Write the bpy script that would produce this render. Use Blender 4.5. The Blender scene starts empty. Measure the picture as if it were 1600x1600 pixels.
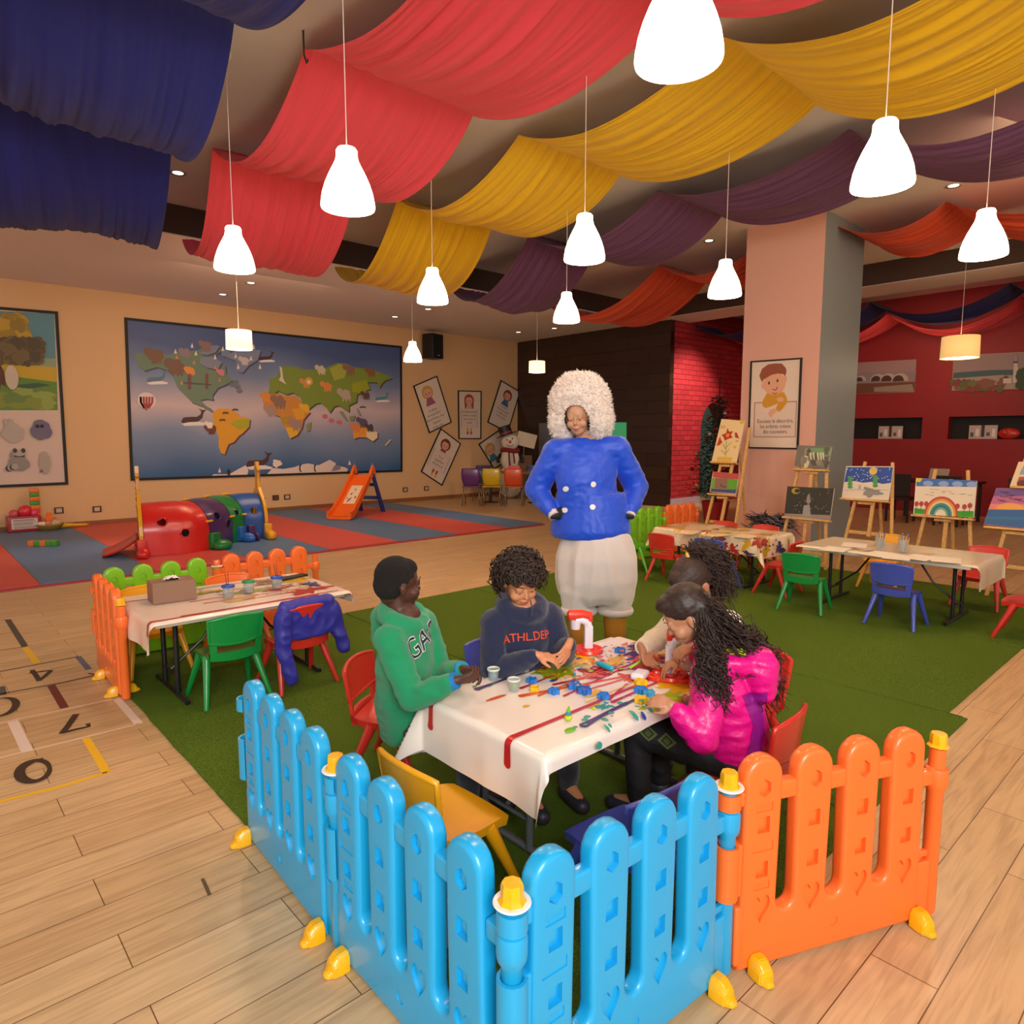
import bpy, bmesh, math, random
from math import sin, cos, pi, radians as R
from mathutils import Vector as V, Matrix, Quaternion, noise
from mathutils.bvhtree import BVHTree

scene = bpy.context.scene
# ---------------------------------------------------------------- camera
FOC, CX, CY, EYE = 1060.0, 800.0, 800.0, V((0, 0, 1.6))
PITCH, YAW = R(6.4), R(42.2)
cam_d = bpy.data.cameras.new('camera'); cam = bpy.data.objects.new('camera', cam_d)
scene.collection.objects.link(cam); scene.camera = cam
cam_d.sensor_width = 36; cam_d.lens = 36 * FOC / 1600; cam_d.clip_start = .05; cam_d.clip_end = 100
cam.location = EYE; cam.rotation_euler = (pi / 2 - PITCH, 0, -YAW)
FW = V((sin(YAW) * cos(PITCH), cos(YAW) * cos(PITCH), -sin(PITCH)))
RT = V((cos(YAW), -sin(YAW), 0)); UP = RT.cross(FW)
# ---------------------------------------------------------------- world, big lights, exposure
w = bpy.data.worlds.new('world'); scene.world = w; w.use_nodes = True
bg = w.node_tree.nodes['Background']; bg.inputs[0].default_value = (1, .86, .72, 1); bg.inputs[1].default_value = .80
scene.view_settings.view_transform = 'Standard'; scene.view_settings.look = 'None'
scene.view_settings.gamma = 1; scene.view_settings.use_curve_mapping = False
scene.view_settings.exposure = 0.44
def lamp(name, kind, loc, energy, color, target=None, size=1.0, parent=None, **k):
    d = bpy.data.lights.new(name, kind); o = bpy.data.objects.new(name, d); scene.collection.objects.link(o)
    d.energy = energy; d.color = color; o.location = loc
    if kind == 'AREA': d.shape = 'SQUARE'; d.size = size
    elif kind in ('POINT', 'SPOT'): d.shadow_soft_size = size
    for a, b in k.items(): setattr(d, a, b)
    if target is not None: o.rotation_euler = (V(target) - V(loc)).to_track_quat('-Z', 'Y').to_euler()
    if parent: o.parent = parent
    return o
lamp('front_window_light', 'AREA', (-1.2, -2.6, 3.1), 215, (1, .98, .97), (1.6, 1.8, .4), 2.2)  # added neutral fill behind the camera
lamp('hall_light_left', 'AREA', (4.5, 10.6, 4.0), 75, (1, .66, .38), (4.5, 12.2, 0), 2.5)
lamp('hall_light_right', 'AREA', (8.5, 1.0, 4.0), 45, (1, .6, .32), (9.5, 4, .3), 2.0)
lamp('red_room_light', 'AREA', (14.2, 4.5, 3.5), 18, (1, .55, .33), (16, 4.5, 1.6), 1.5)
lamp('brick_wall_light', 'SPOT', (13.35, 7.0, 3.95), 330, (1, .72, .6), (13.6, 8.9, 2.0), .1, spot_size=R(75), spot_blend=.8)
for (sx, sy, tx, ty) in ((1.6, 10.6, 1.6, 10.9), (8.2, 9.9, 8.0, 10.4), (3.0, 10.8, 3.0, 10.9)):
    lamp('ceiling_spot_light', 'SPOT', (sx, sy, 4.05), 90, (1, .85, .72), (tx, ty, 0), .05, spot_size=R(38), spot_blend=.9)

# ---------------------------------------------------------------- helpers
def ray(px, py): return RT * ((px - CX) / FOC) - UP * ((py - CY) / FOC) + FW
def P(px, py, z=0.0):
    d = ray(px, py); return EYE + d * ((z - EYE.z) / d.z)
def D(px, py, dep): return EYE + ray(px, py) * dep
def onplane(px, py, p, n):
    d = ray(px, py); return EYE + d * ((V(p) - EYE).dot(n) / d.dot(n))
def lin(h):
    if not isinstance(h, str): return tuple(h)
    h = h.lstrip('#'); c = [int(h[i:i + 2], 16) / 255 for i in (0, 2, 4)]
    return tuple(x / 12.92 if x <= .04045 else ((x + .055) / 1.055) ** 2.4 for x in c)
MATS = {}
def mat(col, rough=.55, metal=0, bump=0, bscale=60, emit=0, trans=0, sheen=0, coat=0, sss=0, alpha=1, var=0, vscale=8, name=None):
    key = (col, rough, metal, bump, bscale, emit, trans, sheen, coat, sss, alpha, var, vscale, name)
    if key in MATS: return MATS[key]
    m = bpy.data.materials.new(name or 'surface'); m.use_nodes = True
    nt = m.node_tree; b = nt.nodes['Principled BSDF']; c = lin(col)
    b.inputs['Base Color'].default_value = (*c, 1); b.inputs['Roughness'].default_value = rough
    b.inputs['Metallic'].default_value = metal
    if emit: b.inputs['Emission Color'].default_value = (*c, 1); b.inputs['Emission Strength'].default_value = emit
    if trans: b.inputs['Transmission Weight'].default_value = trans
    if sheen: b.inputs['Sheen Weight'].default_value = sheen
    if coat: b.inputs['Coat Weight'].default_value = coat; b.inputs['Coat Roughness'].default_value = .12
    if sss: b.inputs['Subsurface Weight'].default_value = sss; b.inputs['Subsurface Radius'].default_value = (.012, .005, .003); 
    if alpha < 1: b.inputs['Alpha'].default_value = alpha
    if bump or var:
        tc = nt.nodes.new('ShaderNodeTexCoord')
    if bump:
        nz = nt.nodes.new('ShaderNodeTexNoise'); nz.inputs['Scale'].default_value = bscale; nz.inputs['Detail'].default_value = 4
        bp = nt.nodes.new('ShaderNodeBump'); bp.inputs['Strength'].default_value = bump; bp.inputs['Distance'].default_value = .01
        nt.links.new(tc.outputs['Object'], nz.inputs['Vector']); nt.links.new(nz.outputs['Fac'], bp.inputs['Height'])
        nt.links.new(bp.outputs['Normal'], b.inputs['Normal'])
    if var:
        n2 = nt.nodes.new('ShaderNodeTexNoise'); n2.inputs['Scale'].default_value = vscale; n2.inputs['Detail'].default_value = 5
        rp = nt.nodes.new('ShaderNodeValToRGB'); rp.color_ramp.elements[0].position = .35; rp.color_ramp.elements[1].position = .65
        rp.color_ramp.elements[0].color = (*[x * (1 - var) for x in c], 1); rp.color_ramp.elements[1].color = (*[min(1, x * (1 + var)) for x in c], 1)
        nt.links.new(tc.outputs['Object'], n2.inputs['Vector']); nt.links.new(n2.outputs['Fac'], rp.inputs['Fac']); nt.links.new(rp.outputs['Color'], b.inputs['Base Color'])
    MATS[key] = m; return m
def link(o): scene.collection.objects.link(o); return o
def tag(o, label=None, cat=None, group=None, kind=None):
    if label: o['label'] = label
    if cat: o['category'] = cat
    if group: o['group'] = group
    if kind: o['kind'] = kind
    return o
def empty(name, loc=(0, 0, 0), rz=0, label=None, cat=None, group=None):
    o = link(bpy.data.objects.new(name, None)); o.location = loc; o.rotation_euler = (0, 0, rz); o.empty_display_size = .1
    return tag(o, label, cat, group)
def obj(name, bm, mats, parent=None, smooth=False, loc=None, angle=None):
    me = bpy.data.meshes.new(name)
    if isinstance(bm, bmesh.types.BMesh): bm.to_mesh(me); bm.free()
    else: me = bm
    o = link(bpy.data.objects.new(name, me))
    for m in (mats if isinstance(mats, (list, tuple)) else [mats]): me.materials.append(m)
    if smooth:
        me.shade_smooth()
        if angle: me.set_sharp_from_angle(angle=R(angle))
    if parent is not None:
        o.parent = parent
    if loc is not None: o.location = loc
    return o
def kids(o): return [c for c in o.children]
def copy_tree(o, parent=None):
    c = o.copy(); link(c); c.parent = parent
    for ch in kids(o): copy_tree(ch, c)
    return c
def NB(): return bmesh.new()
def frame(d):
    d = V(d).normalized(); a = V((0, 0, 1)) if abs(d.z) < .9 else V((1, 0, 0))
    x = a.cross(d).normalized(); return x, d.cross(x), d
def box(bm, c, s, rot=None, mi=0, bev=0):
    g = bmesh.ops.create_cube(bm, size=1); vs = g['verts']
    M = Matrix.Translation(V(c)) @ (rot.to_4x4() if rot is not None else Matrix()) @ Matrix.Diagonal((*s, 1))
    bmesh.ops.transform(bm, matrix=M, verts=vs)
    fs = list({f for v in vs for f in v.link_faces})
    for f in fs: f.material_index = mi
    if bev:
        es = list({e for v in vs for e in v.link_edges})
        r = bmesh.ops.bevel(bm, geom=es, offset=bev, segments=3, affect='EDGES', profile=.6)
        for f in r['faces']: f.material_index = mi
    return vs
def ring(bm, c, x, y, rx, ry, n): return [bm.verts.new(c + x * (cos(2 * pi * i / n) * rx) + y * (sin(2 * pi * i / n) * ry)) for i in range(n)]
def skinrings(bm, rings, cap=True, mi=0, closed=False):
    n = len(rings[0]); fs = []
    seq = list(zip(rings, rings[1:])) + ([(rings[-1], rings[0])] if closed else [])
    for a, b in seq:
        for i in range(n): fs.append(bm.faces.new((a[i], a[(i + 1) % n], b[(i + 1) % n], b[i])))
    if cap and not closed:
        fs.append(bm.faces.new(rings[0][::-1])); fs.append(bm.faces.new(rings[-1]))
    for f in fs: f.material_index = mi
    return fs
def tube(bm, pts, r, n=8, mi=0, cap=True, closed=False, flat=1.0):
    pts = [V(p) for p in pts]; rs = r if isinstance(r, (list, tuple)) else [r] * len(pts); rings = []
    x = None
    for i, p in enumerate(pts):
        if closed: d = pts[(i + 1) % len(pts)] - pts[i - 1]
        else: d = (pts[min(i + 1, len(pts) - 1)] - pts[max(i - 1, 0)])
        if d.length < 1e-7: d = V((0, 0, 1))
        d.normalize()
        if x is None: x, y, _ = frame(d)
        else:
            x = (x - d * x.dot(d)); x = x.normalized() if x.length > 1e-6 else frame(d)[0]
            y = d.cross(x)
        rings.append(ring(bm, p, x, y, rs[i], rs[i] * flat, n))
    return skinrings(bm, rings, cap, mi, closed)
def cyl(bm, a, b, r0, r1=None, n=16, mi=0, cap=True): return tube(bm, [a, b], [r0, r1 if r1 is not None else r0], n, mi, cap)
def lathe(bm, prof, c=(0, 0, 0), n=24, mi=0, cap=False, axis=None):
    c = V(c); x, y, z = (V((1, 0, 0)), V((0, 1, 0)), V((0, 0, 1))) if axis is None else frame(axis)
    rings = [ring(bm, c + z * h, x, y, max(r, 1e-4), max(r, 1e-4), n) for r, h in prof]
    return skinrings(bm, rings, cap, mi)
def ell(bm, c, r, rot=None, seg=16, mi=0):
    r = (r, r, r) if not isinstance(r, (tuple, list, V)) else r
    g = bmesh.ops.create_uvsphere(bm, u_segments=seg, v_segments=max(6, seg // 2 + 2), radius=1)
    M = Matrix.Translation(V(c)) @ (rot.to_4x4() if rot is not None else Matrix()) @ Matrix.Diagonal((*r, 1))
    bmesh.ops.transform(bm, matrix=M, verts=g['verts'])
    for f in {f for v in g['verts'] for f in v.link_faces}: f.material_index = mi
    return g['verts']
def caps(bm, a, b, ra, rb=None, n=14, mi=0):
    """tapered capsule"""
    a, b = V(a), V(b); rb = ra if rb is None else rb; x, y, z = frame(b - a); rings = []
    for k in range(1, 6):
        t = pi / 2 * k / 5; rings.append(ring(bm, a - z * (ra * cos(t)), x, y, ra * sin(t), ra * sin(t), n))
    for k in range(4, 0, -1):
        t = pi / 2 * k / 5; rings.append(ring(bm, b + z * (rb * cos(t)), x, y, rb * sin(t), rb * sin(t), n)) if k < 5 else None
    rings.insert(5, ring(bm, b, x, y, rb, rb, n))
    skinrings(bm, rings, True, mi)
def prism(bm, pts, n, depth, mi=0):
    """polygon (3d points) extruded along n"""
    a = [bm.verts.new(V(p)) for p in pts]; b = [bm.verts.new(V(p) + V(n) * depth) for p in pts]
    fs = [bm.faces.new(a[::-1]), bm.faces.new(b)]
    for i in range(len(a)):
        j = (i + 1) % len(a); fs.append(bm.faces.new((a[i], a[j], b[j], b[i])))
    for f in fs: f.material_index = mi
    return fs
def evalmesh(o, kill=True):
    dg = bpy.context.evaluated_depsgraph_get(); dg.update(); me = bpy.data.meshes.new_from_object(o.evaluated_get(dg), depsgraph=dg)
    if kill: bpy.data.objects.remove(o, do_unlink=True)
    return me
def remesh(bm, vox, smooth=4, fac=.5, disp=None):
    bmesh.ops.recalc_face_normals(bm, faces=bm.faces)
    me = bpy.data.meshes.new('tmp'); bm.to_mesh(me); bm.free(); o = link(bpy.data.objects.new('tmp', me))
    m = o.modifiers.new('r', 'REMESH'); m.mode = 'VOXEL'; m.voxel_size = vox
    if smooth: s = o.modifiers.new('s', 'SMOOTH'); s.iterations = smooth; s.factor = fac
    out = evalmesh(o); bpy.data.meshes.remove(me); 
    for p in out.polygons: p.use_smooth = True
    if disp:
        out.update(); ns = [v.normal.copy() for v in out.vertices]
        for v, n in zip(out.vertices, ns): v.co += n * disp(v.co, n)
        out.update()
    return out
TXT = {}
def text_polys(s, size=1.0, bold=0.0, italic=0.0):
    """filled text as (verts2d, faces) centred on x"""
    k = (s, bold, italic)
    if k not in TXT:
        c = bpy.data.curves.new('t', 'FONT'); c.body = s; c.align_x = 'CENTER'; c.size = 1; c.offset = bold; c.shear = italic; c.resolution_u = 3
        o = link(bpy.data.objects.new('t', c)); me = evalmesh(o)
        TXT[k] = ([v.co.copy() for v in me.vertices], [list(p.vertices) for p in me.polygons]); bpy.data.meshes.remove(me); bpy.data.curves.remove(c)
    vs, fs = TXT[k]; return [v * size for v in vs], fs
class Art:
    """flat print: layered coloured polygons on a plane, given either in plane metres or through pixel rays"""
    def __init__(s, p, n, up=(0, 0, 1), step=.00012):
        s.p = V(p); s.n = V(n).normalized(); s.u = V(up).cross(s.n).normalized(); s.v = s.n.cross(s.u).normalized()
        s.bm = NB(); s.mats = []; s.k = 0; s.step = step
    def mi(s, c):
        m = c if isinstance(c, bpy.types.Material) else mat(c, .6)
        if m not in s.mats: s.mats.append(m)
        return s.mats.index(m)
    def to2(s, w): w = w - s.p; return (w.dot(s.u), w.dot(s.v))
    def px(s, x, y): return s.to2(onplane(x, y, s.p, s.n))
    def poly(s, pts, c, pix=False):
        s.k += 1; i = s.mi(c)
        if pix: pts = [s.px(*q) for q in pts]
        vs = [s.bm.verts.new(s.p + s.u * a + s.v * b + s.n * (s.step * s.k)) for a, b in pts]
        try:
            f = s.bm.faces.new(vs); f.material_index = i; f.normal_update()
            if f.normal.dot(s.n) < 0: f.normal_flip()
            if len(vs) > 4: bmesh.ops.triangulate(s.bm, faces=[f])
        except ValueError: pass
    def ell(s, cx, cy, rx, ry, c, rot=0, pix=False, n=20, a0=0, a1=2 * pi):
        pts = []
        for i in range(n + (a1 - a0 < 6.28)):
            t = a0 + (a1 - a0) * i / n; x, y = rx * cos(t), ry * sin(t); pts.append((cx + x * cos(rot) - y * sin(rot), cy + x * sin(rot) + y * cos(rot)))
        s.poly(pts, c, pix)
    def rect(s, x0, y0, x1, y1, c, pix=False): s.poly([(x0, y0), (x1, y0), (x1, y1), (x0, y1)], c, pix)
    def line(s, pts, wd, c, pix=False):
        if pix: pts = [s.px(*q) for q in pts]
        for (a, b), (d, e) in zip(pts, pts[1:]):
            l = math.hypot(d - a, e - b) or 1; nx, ny = -(e - b) / l * wd / 2, (d - a) / l * wd / 2
            s.k -= 1; s.poly([(a + nx, b + ny), (d + nx, e + ny), (d - nx, e - ny), (a - nx, b - ny)], c)
        s.k += 1
    def blob(s, cx, cy, rx, ry, c, seed=0, rough=.25, pix=False, n=26):
        rr = random.Random(seed); ph = [rr.uniform(0, 6.3) for _ in range(4)]
        s.poly([(cx + rx * cos(t) * q, cy + ry * sin(t) * q) for t in [2 * pi * i / n for i in range(n)]
                for q in [1 + rough * (.5 * sin(3 * t + ph[0]) + .35 * sin(5 * t + ph[1]) + .3 * sin(8 * t + ph[2]))]], c, pix)
    def text(s, st, x, y, size, c, rot=0, bold=0, italic=0, wide=1):
        s.k += 1; i = s.mi(c); vs, fs = text_polys(st, size, bold, italic)
        nv = [s.bm.verts.new(s.p + s.u * (x + q.x * wide * cos(rot) - q.y * sin(rot)) + s.v * (y + q.x * wide * sin(rot) + q.y * cos(rot)) + s.n * (s.step * s.k)) for q in vs]
        for f in fs:
            try: g = s.bm.faces.new([nv[j] for j in f]); g.material_index = i
            except ValueError: pass
    def done(s, name, parent=None): return obj(name, s.bm, s.mats, parent)
def local(o, parent):
    """parent o (built in world space) to an empty placed at the thing's base, keeping it where it is"""
    bpy.context.view_layer.update(); o.parent = parent; o.matrix_parent_inverse = parent.matrix_world.inverted(); return o
# ---------------------------------------------------------------- setting
def nodes(name):
    m = bpy.data.materials.new(name); m.use_nodes = True; nt = m.node_tree
    return m, nt, nt.nodes['Principled BSDF'], (lambda t: nt.nodes.new('ShaderNode' + t)), (lambda a, b: nt.links.new(a, b))
def floor_mat():
    m, nt, b, N, L = nodes('oak_planks'); tc = N('TexCoord'); mp = N('Mapping'); L(tc.outputs['Object'], mp.inputs[0]); mp.inputs['Location'].default_value = (.37, .05, 0)
    br = N('TexBrick'); L(mp.outputs[0], br.inputs['Vector']); br.inputs['Scale'].default_value = 1; br.inputs['Brick Width'].default_value = 1.25
    br.inputs['Row Height'].default_value = .185; br.inputs['Mortar Size'].default_value = .0018; br.offset = .37; br.inputs['Bias'].default_value = 0
    br.inputs['Color1'].default_value = (*lin('#cfb187'), 1); br.inputs['Color2'].default_value = (*lin('#c3a277'), 1); br.inputs['Mortar'].default_value = (*lin('#6b4a2c'), 1)
    m2 = N('Mapping'); L(tc.outputs['Object'], m2.inputs[0]); m2.inputs['Scale'].default_value = (1.2, 16, 1)
    nz = N('TexNoise'); L(m2.outputs[0], nz.inputs[0]); nz.inputs['Scale'].default_value = 2.2; nz.inputs['Detail'].default_value = 8; nz.inputs['Distortion'].default_value = 1.1
    rp = N('ValToRGB'); rp.color_ramp.elements[0].position = .33; rp.color_ramp.elements[1].position = .6
    rp.color_ramp.elements[0].color = (.74, .69, .64, 1); rp.color_ramp.elements[1].color = (1.06, 1.04, 1, 1); L(nz.outputs['Fac'], rp.inputs[0])
    mx = N('MixRGB'); mx.blend_type = 'MULTIPLY'; mx.inputs[0].default_value = .75; L(br.outputs['Color'], mx.inputs[1]); L(rp.outputs[0], mx.inputs[2]); L(mx.outputs[0], b.inputs['Base Color'])
    b.inputs['Roughness'].default_value = .34; b.inputs['Specular IOR Level'].default_value = .45
    bp = N('Bump'); bp.inputs['Strength'].default_value = .12; bp.inputs['Distance'].default_value = .004; L(nz.outputs['Fac'], bp.inputs['Height']); L(bp.outputs[0], b.inputs['Normal'])
    return m
def brick_mat(c1, c2, mo, w, h, ms, loc=(0, 0, 0), swap=None, rough=.6, bump=.5):
    m, nt, b, N, L = nodes('brick_pattern'); tc = N('TexCoord'); sp = N('SeparateXYZ'); cb = N('CombineXYZ'); L(tc.outputs['Object'], sp.inputs[0])
    L(sp.outputs[swap or 'X'], cb.inputs[0]); L(sp.outputs['Z'], cb.inputs[1])
    br = N('TexBrick'); L(cb.outputs[0], br.inputs['Vector']); br.inputs['Scale'].default_value = 1
    br.inputs['Brick Width'].default_value = w; br.inputs['Row Height'].default_value = h; br.inputs['Mortar Size'].default_value = ms
    for n, c in (('Color1', c1), ('Color2', c2), ('Mortar', mo)): br.inputs[n].default_value = (*lin(c), 1)
    L(br.outputs['Color'], b.inputs['Base Color']); b.inputs['Roughness'].default_value = rough
    bp = N('Bump'); bp.inputs['Strength'].default_value = bump; bp.inputs['Distance'].default_value = .02; bp.invert = True; L(br.outputs['Fac'], bp.inputs['Height']); L(bp.outputs[0], b.inputs['Normal'])
    return m
def slab(name, lo, hi, m, kind='structure', label=None):
    bm = NB(); lo, hi = V(lo), V(hi); box(bm, (lo + hi) / 2, hi - lo); return tag(obj(name, bm, m), label, None, None, kind)
CREAM = mat('#d9b183', .8, bump=.05, bscale=200, name='cream_paint'); WHITEC = mat('#e4dcd4', .85, name='ceiling_paint'); DKB = mat('#4a352c', .8, name='dark_fascia_paint')
slab('floor', (-7, -7, -.1), (17.5, 14.2, 0), floor_mat())
slab('wall_left', (-7, 14, -.1), (13.2, 14.15, 4.9), CREAM)
slab('baseboard_left', (-7, 13.982, 0), (13.0, 14.0, .09), mat('#8a5a32', .6))
bm = NB(); box(bm, (12.97, 11.5, 2.4), (.14, 5.0, 5.0)); o = tag(obj('wall_far', bm, brick_mat('#3d2a20', '#35231b', '#2c1d16', 1.2, .3, .012, swap='Y', rough=.25, bump=.15)), kind='structure')
# brick side wall with the arched opening
YB = 9.0
def wall_arch():
    bm = NB()
    a = onplane(1094, 700, (0, YB, 0), V((0, 1, 0))); b_ = onplane(1131, 700, (0, YB, 0), V((0, 1, 0)))
    x0, x1 = a.x, b_.x; zt = onplane(1110, 629, (0, YB, 0), V((0, 1, 0))).z; r = (x1 - x0) / 2; N_ = 16
    def pr(pts): prism(bm, [(x, YB, z) for x, z in pts], (0, 1, 0), .3)
    pr([(13.03, -.1), (x0, -.1), (x0, 4.9), (13.03, 4.9)]); pr([(x1, -.1), (17.5, -.1), (17.5, 4.9), (x1, 4.9)])
    arc = [((x0 + x1) / 2 - r * cos(pi * i / N_), zt - .7 + .7 * sin(pi * i / N_)) for i in range(N_ + 1)]
    for (xa, za), (xb, zb) in zip(arc, arc[1:]): pr([(xa, za), (xb, zb), (xb, 4.9), (xa, 4.9)])
    bmesh.ops.recalc_face_normals(bm, faces=bm.faces); return bm, x0, x1
bmw, AX0, AX1 = wall_arch()
tag(obj('wall_brick', bmw, brick_mat('#c0353c', '#a82a33', '#7c1820', .3, .115, .009)), kind='structure')
slab('wall_niche', (AX0 - .3, 10.4, -.1), (AX1 + 3, 10.5, 4.9), mat('#2f6a5c', .7))
slab('baseboard_brick', (13.03, 8.975, 0), (AX0, 9.0, .17), mat('#b9b3c4', .5))
XR = 16.0
def wall_red():
    bm = NB(); n = V((1, 0, 0)); q = lambda x, y: onplane(x, y, (XR, 0, 0), n)
    z0, z1 = q(1441, 686).z, q(1441, 652).z; ya, yb = 7.0, q(1441, 660).y; yc = q(1482, 660).y; yd = yc - 1.5
    def b2(y0, y1, a, b): box(bm, (XR + .1, (y0 + y1) / 2, (a + b) / 2), (.2, abs(y1 - y0), b - a))
    b2(-3, 9, -.1, z0); b2(-3, 9, z1, 4.9); b2(9, ya, z0, z1); b2(yb, yc, z0, z1); b2(yd, -3, z0, z1)
    return bm, z0, z1, ya, yb, yc, yd
bmr, NZ0, NZ1, NYA, NYB, NYC, NYD = wall_red(); tag(obj('wall_red', bmr, mat('#8e1018', .55, var=.12, vscale=.6)), kind='structure')
slab('wall_red_back', (XR + .2, -3, 1), (XR + .5, 9, 2.6), mat('#120c0a', .7))
slab('wall_right', (10, -7, -.1), (17.5, -6.9, 4.9), CREAM)
# ceiling: raised tray in the middle, lower white margin round it
ZL, ZH, TY, TX = 4.15, 4.52, 9.55, 12.6
slab('ceiling', (-7, -7, ZH), (TX, TY, ZH + .1), WHITEC)
slab('ceiling_margin_left', (-7, TY, ZL), (TX + 1.3, 14, ZL + .5), WHITEC)
slab('ceiling_margin_far', (TX, -7, ZL), (13.6, TY, ZL + .5), WHITEC)
slab('ceiling_red_room', (13.6, -7, 4.5), (17.5, 9.4, 4.6), WHITEC)
slab('trim_1', (-7, TY - .02, ZL + .01), (TX, TY, ZH), DKB); slab('trim_2', (TX - .02, -7, ZL + .01), (TX, TY, ZH), DKB)
slab('ceiling_upper', (-7, -7, 4.9), (17.5, 14.2, 5.0), WHITEC)
# column
CXX = 9.2; ca = onplane(1274, 681, (CXX, 0, 0), V((1, 0, 0))); cb_ = onplane(1155, 700, (CXX, 0, 0), V((1, 0, 0))); cr = onplane(1334, 681, (0, ca.y, 0), V((0, 1, 0)))
CY0, CY1, CX1 = ca.y, cb_.y, cr.x
slab('column', (CXX + .006, CY0, 0), (CX1, CY1, ZH), mat('#7f8a8c', .5))
slab('column_face', (CXX, CY0, 0), (CXX + .006, CY1, ZH), mat('#dba592', .7))
# turf: separate strips laid side by side
def turf_mat():
    m, nt, b, N, L = nodes('turf'); tc = N('TexCoord'); nz = N('TexNoise'); nz.inputs['Scale'].default_value = 260; nz.inputs['Detail'].default_value = 3
    n2 = N('TexNoise'); n2.inputs['Scale'].default_value = 1.3; L(tc.outputs['Object'], nz.inputs[0]); L(tc.outputs['Object'], n2.inputs[0])
    rp = N('ValToRGB'); rp.color_ramp.elements[0].position = .36; rp.color_ramp.elements[1].position = .66
    rp.color_ramp.elements[0].color = (*lin('#3a5c16'), 1); rp.color_ramp.elements[1].color = (*lin('#7f9a34'), 1); L(nz.outputs['Fac'], rp.inputs[0])
    mx = N('MixRGB'); mx.blend_type = 'MULTIPLY'; mx.inputs[0].default_value = .2; L(rp.outputs[0], mx.inputs[1]); L(n2.outputs['Fac'], mx.inputs[2]); L(mx.outputs[0], b.inputs['Base Color'])
    b.inputs['Roughness'].default_value = .9; b.inputs['Specular IOR Level'].default_value = .1
    bp = N('Bump'); bp.inputs['Strength'].default_value = 1; bp.inputs['Distance'].default_value = .012; L(nz.outputs['Fac'], bp.inputs['Height']); L(bp.outputs[0], b.inputs['Normal'])
    return m
TURF = turf_mat(); rnd = random.Random(4)
strips = [(.95, 2.9, .99, 5.46), (2.9, 4.4, 1.0, 5.46), (4.4, 6.24, 1.1, 5.46), (6.24, 8.28, -1.2, 5.46)]
def turf_strip(x0, x1, y0, y1):
    bm = NB(); nx, ny = 24, 60; g = []
    for i in range(nx + 1):
        row = []
        for j in range(ny + 1):
            x = x0 + .007 + (x1 - x0 - .014) * i / nx; y = y0 + (y1 - y0) * j / ny
            ed = min(i, nx - i); lift = .004 * max(0, noise.noise(V((x * .9, y * .7, 3)))) + (.006 * max(0, noise.noise(V((x, y * 1.7, 9)))) if ed == 0 else 0)
            jx = (.006 * noise.noise(V((x * 9, y * 9, 1))) if ed == 0 else 0)
            row.append(bm.verts.new((x + jx, y + (.005 * noise.noise(V((x * 14, 2, y))) if j in (0, ny) else 0), .008 + lift)))
        g.append(row)
    for i in range(nx):
        for j in range(ny): bm.faces.new((g[i][j], g[i + 1][j], g[i + 1][j + 1], g[i][j + 1]))
    r = bmesh.ops.extrude_face_region(bm, geom=bm.faces[:])
    for v in [e for e in r['geom'] if isinstance(e, bmesh.types.BMVert)]: v.co.z = .0005
    bmesh.ops.recalc_face_normals(bm, faces=bm.faces); return bm
tl = ['artificial turf strip nearest the camera, under the blue fence panels', 'artificial turf strip running behind the table with the children', 'artificial turf strip under the feet of the standing costumed performer', 'artificial turf strip under the two far tables, reaching furthest right']
for s, l in zip(strips, tl): tag(obj('artificial_turf', turf_strip(*s), TURF, smooth=False), l, 'carpet', 'artificial turf strips')
for k_, x_ in enumerate((2.9, 4.4, 6.24)):  # dark strips added below so the gaps between turf strips read dark
    bm = NB(); box(bm, (x_, 3.23, .0008), (.05, 4.4, .0012)); tag(obj('seam_tape', bm, mat('#0e1208', .9)), ['dark seam tape between the turf strips nearest the camera', 'dark seam tape under the turf behind the table with children', 'dark seam tape under the turf in front of the far tables'][k_], 'tape', 'seam tapes under the turf')
# foam mats
mats_x = [-.05, 1.05, 2.17, 3.29, 4.41, 5.53, 6.65, 7.77, 8.62]
for i in range(8):
    c = '#c84c44' if i % 2 == 0 else '#54749c'; nm = ('red', 'blue')[i % 2]
    wl = ['at the left picture edge', 'holding the toy bar', 'under the red end of the play tunnel', 'under the blue end of the play tunnel', 'just right of the play tunnel', 'under the foot of the orange slide', 'right of the orange slide', 'rightmost, toward the coloured chairs'][i]
    bm = NB(); box(bm, ((mats_x[i] + mats_x[i + 1]) / 2, 11.32, .014), (mats_x[i + 1] - mats_x[i] - .004, 5.3, .026), bev=.004)
    tag(obj('foam_mat', bm, mat(c, .5, bump=.1, bscale=300)), f'long {nm} foam floor mat {wl}', 'mat', 'foam floor mats')
bm = NB(); box(bm, (4.0, 8.63, .009), (9.2, .07, .016)); tag(obj('mat_edging', bm, mat('#a03238', .5)), 'thin red edging strip along the front of the foam mats', 'edging')
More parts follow.
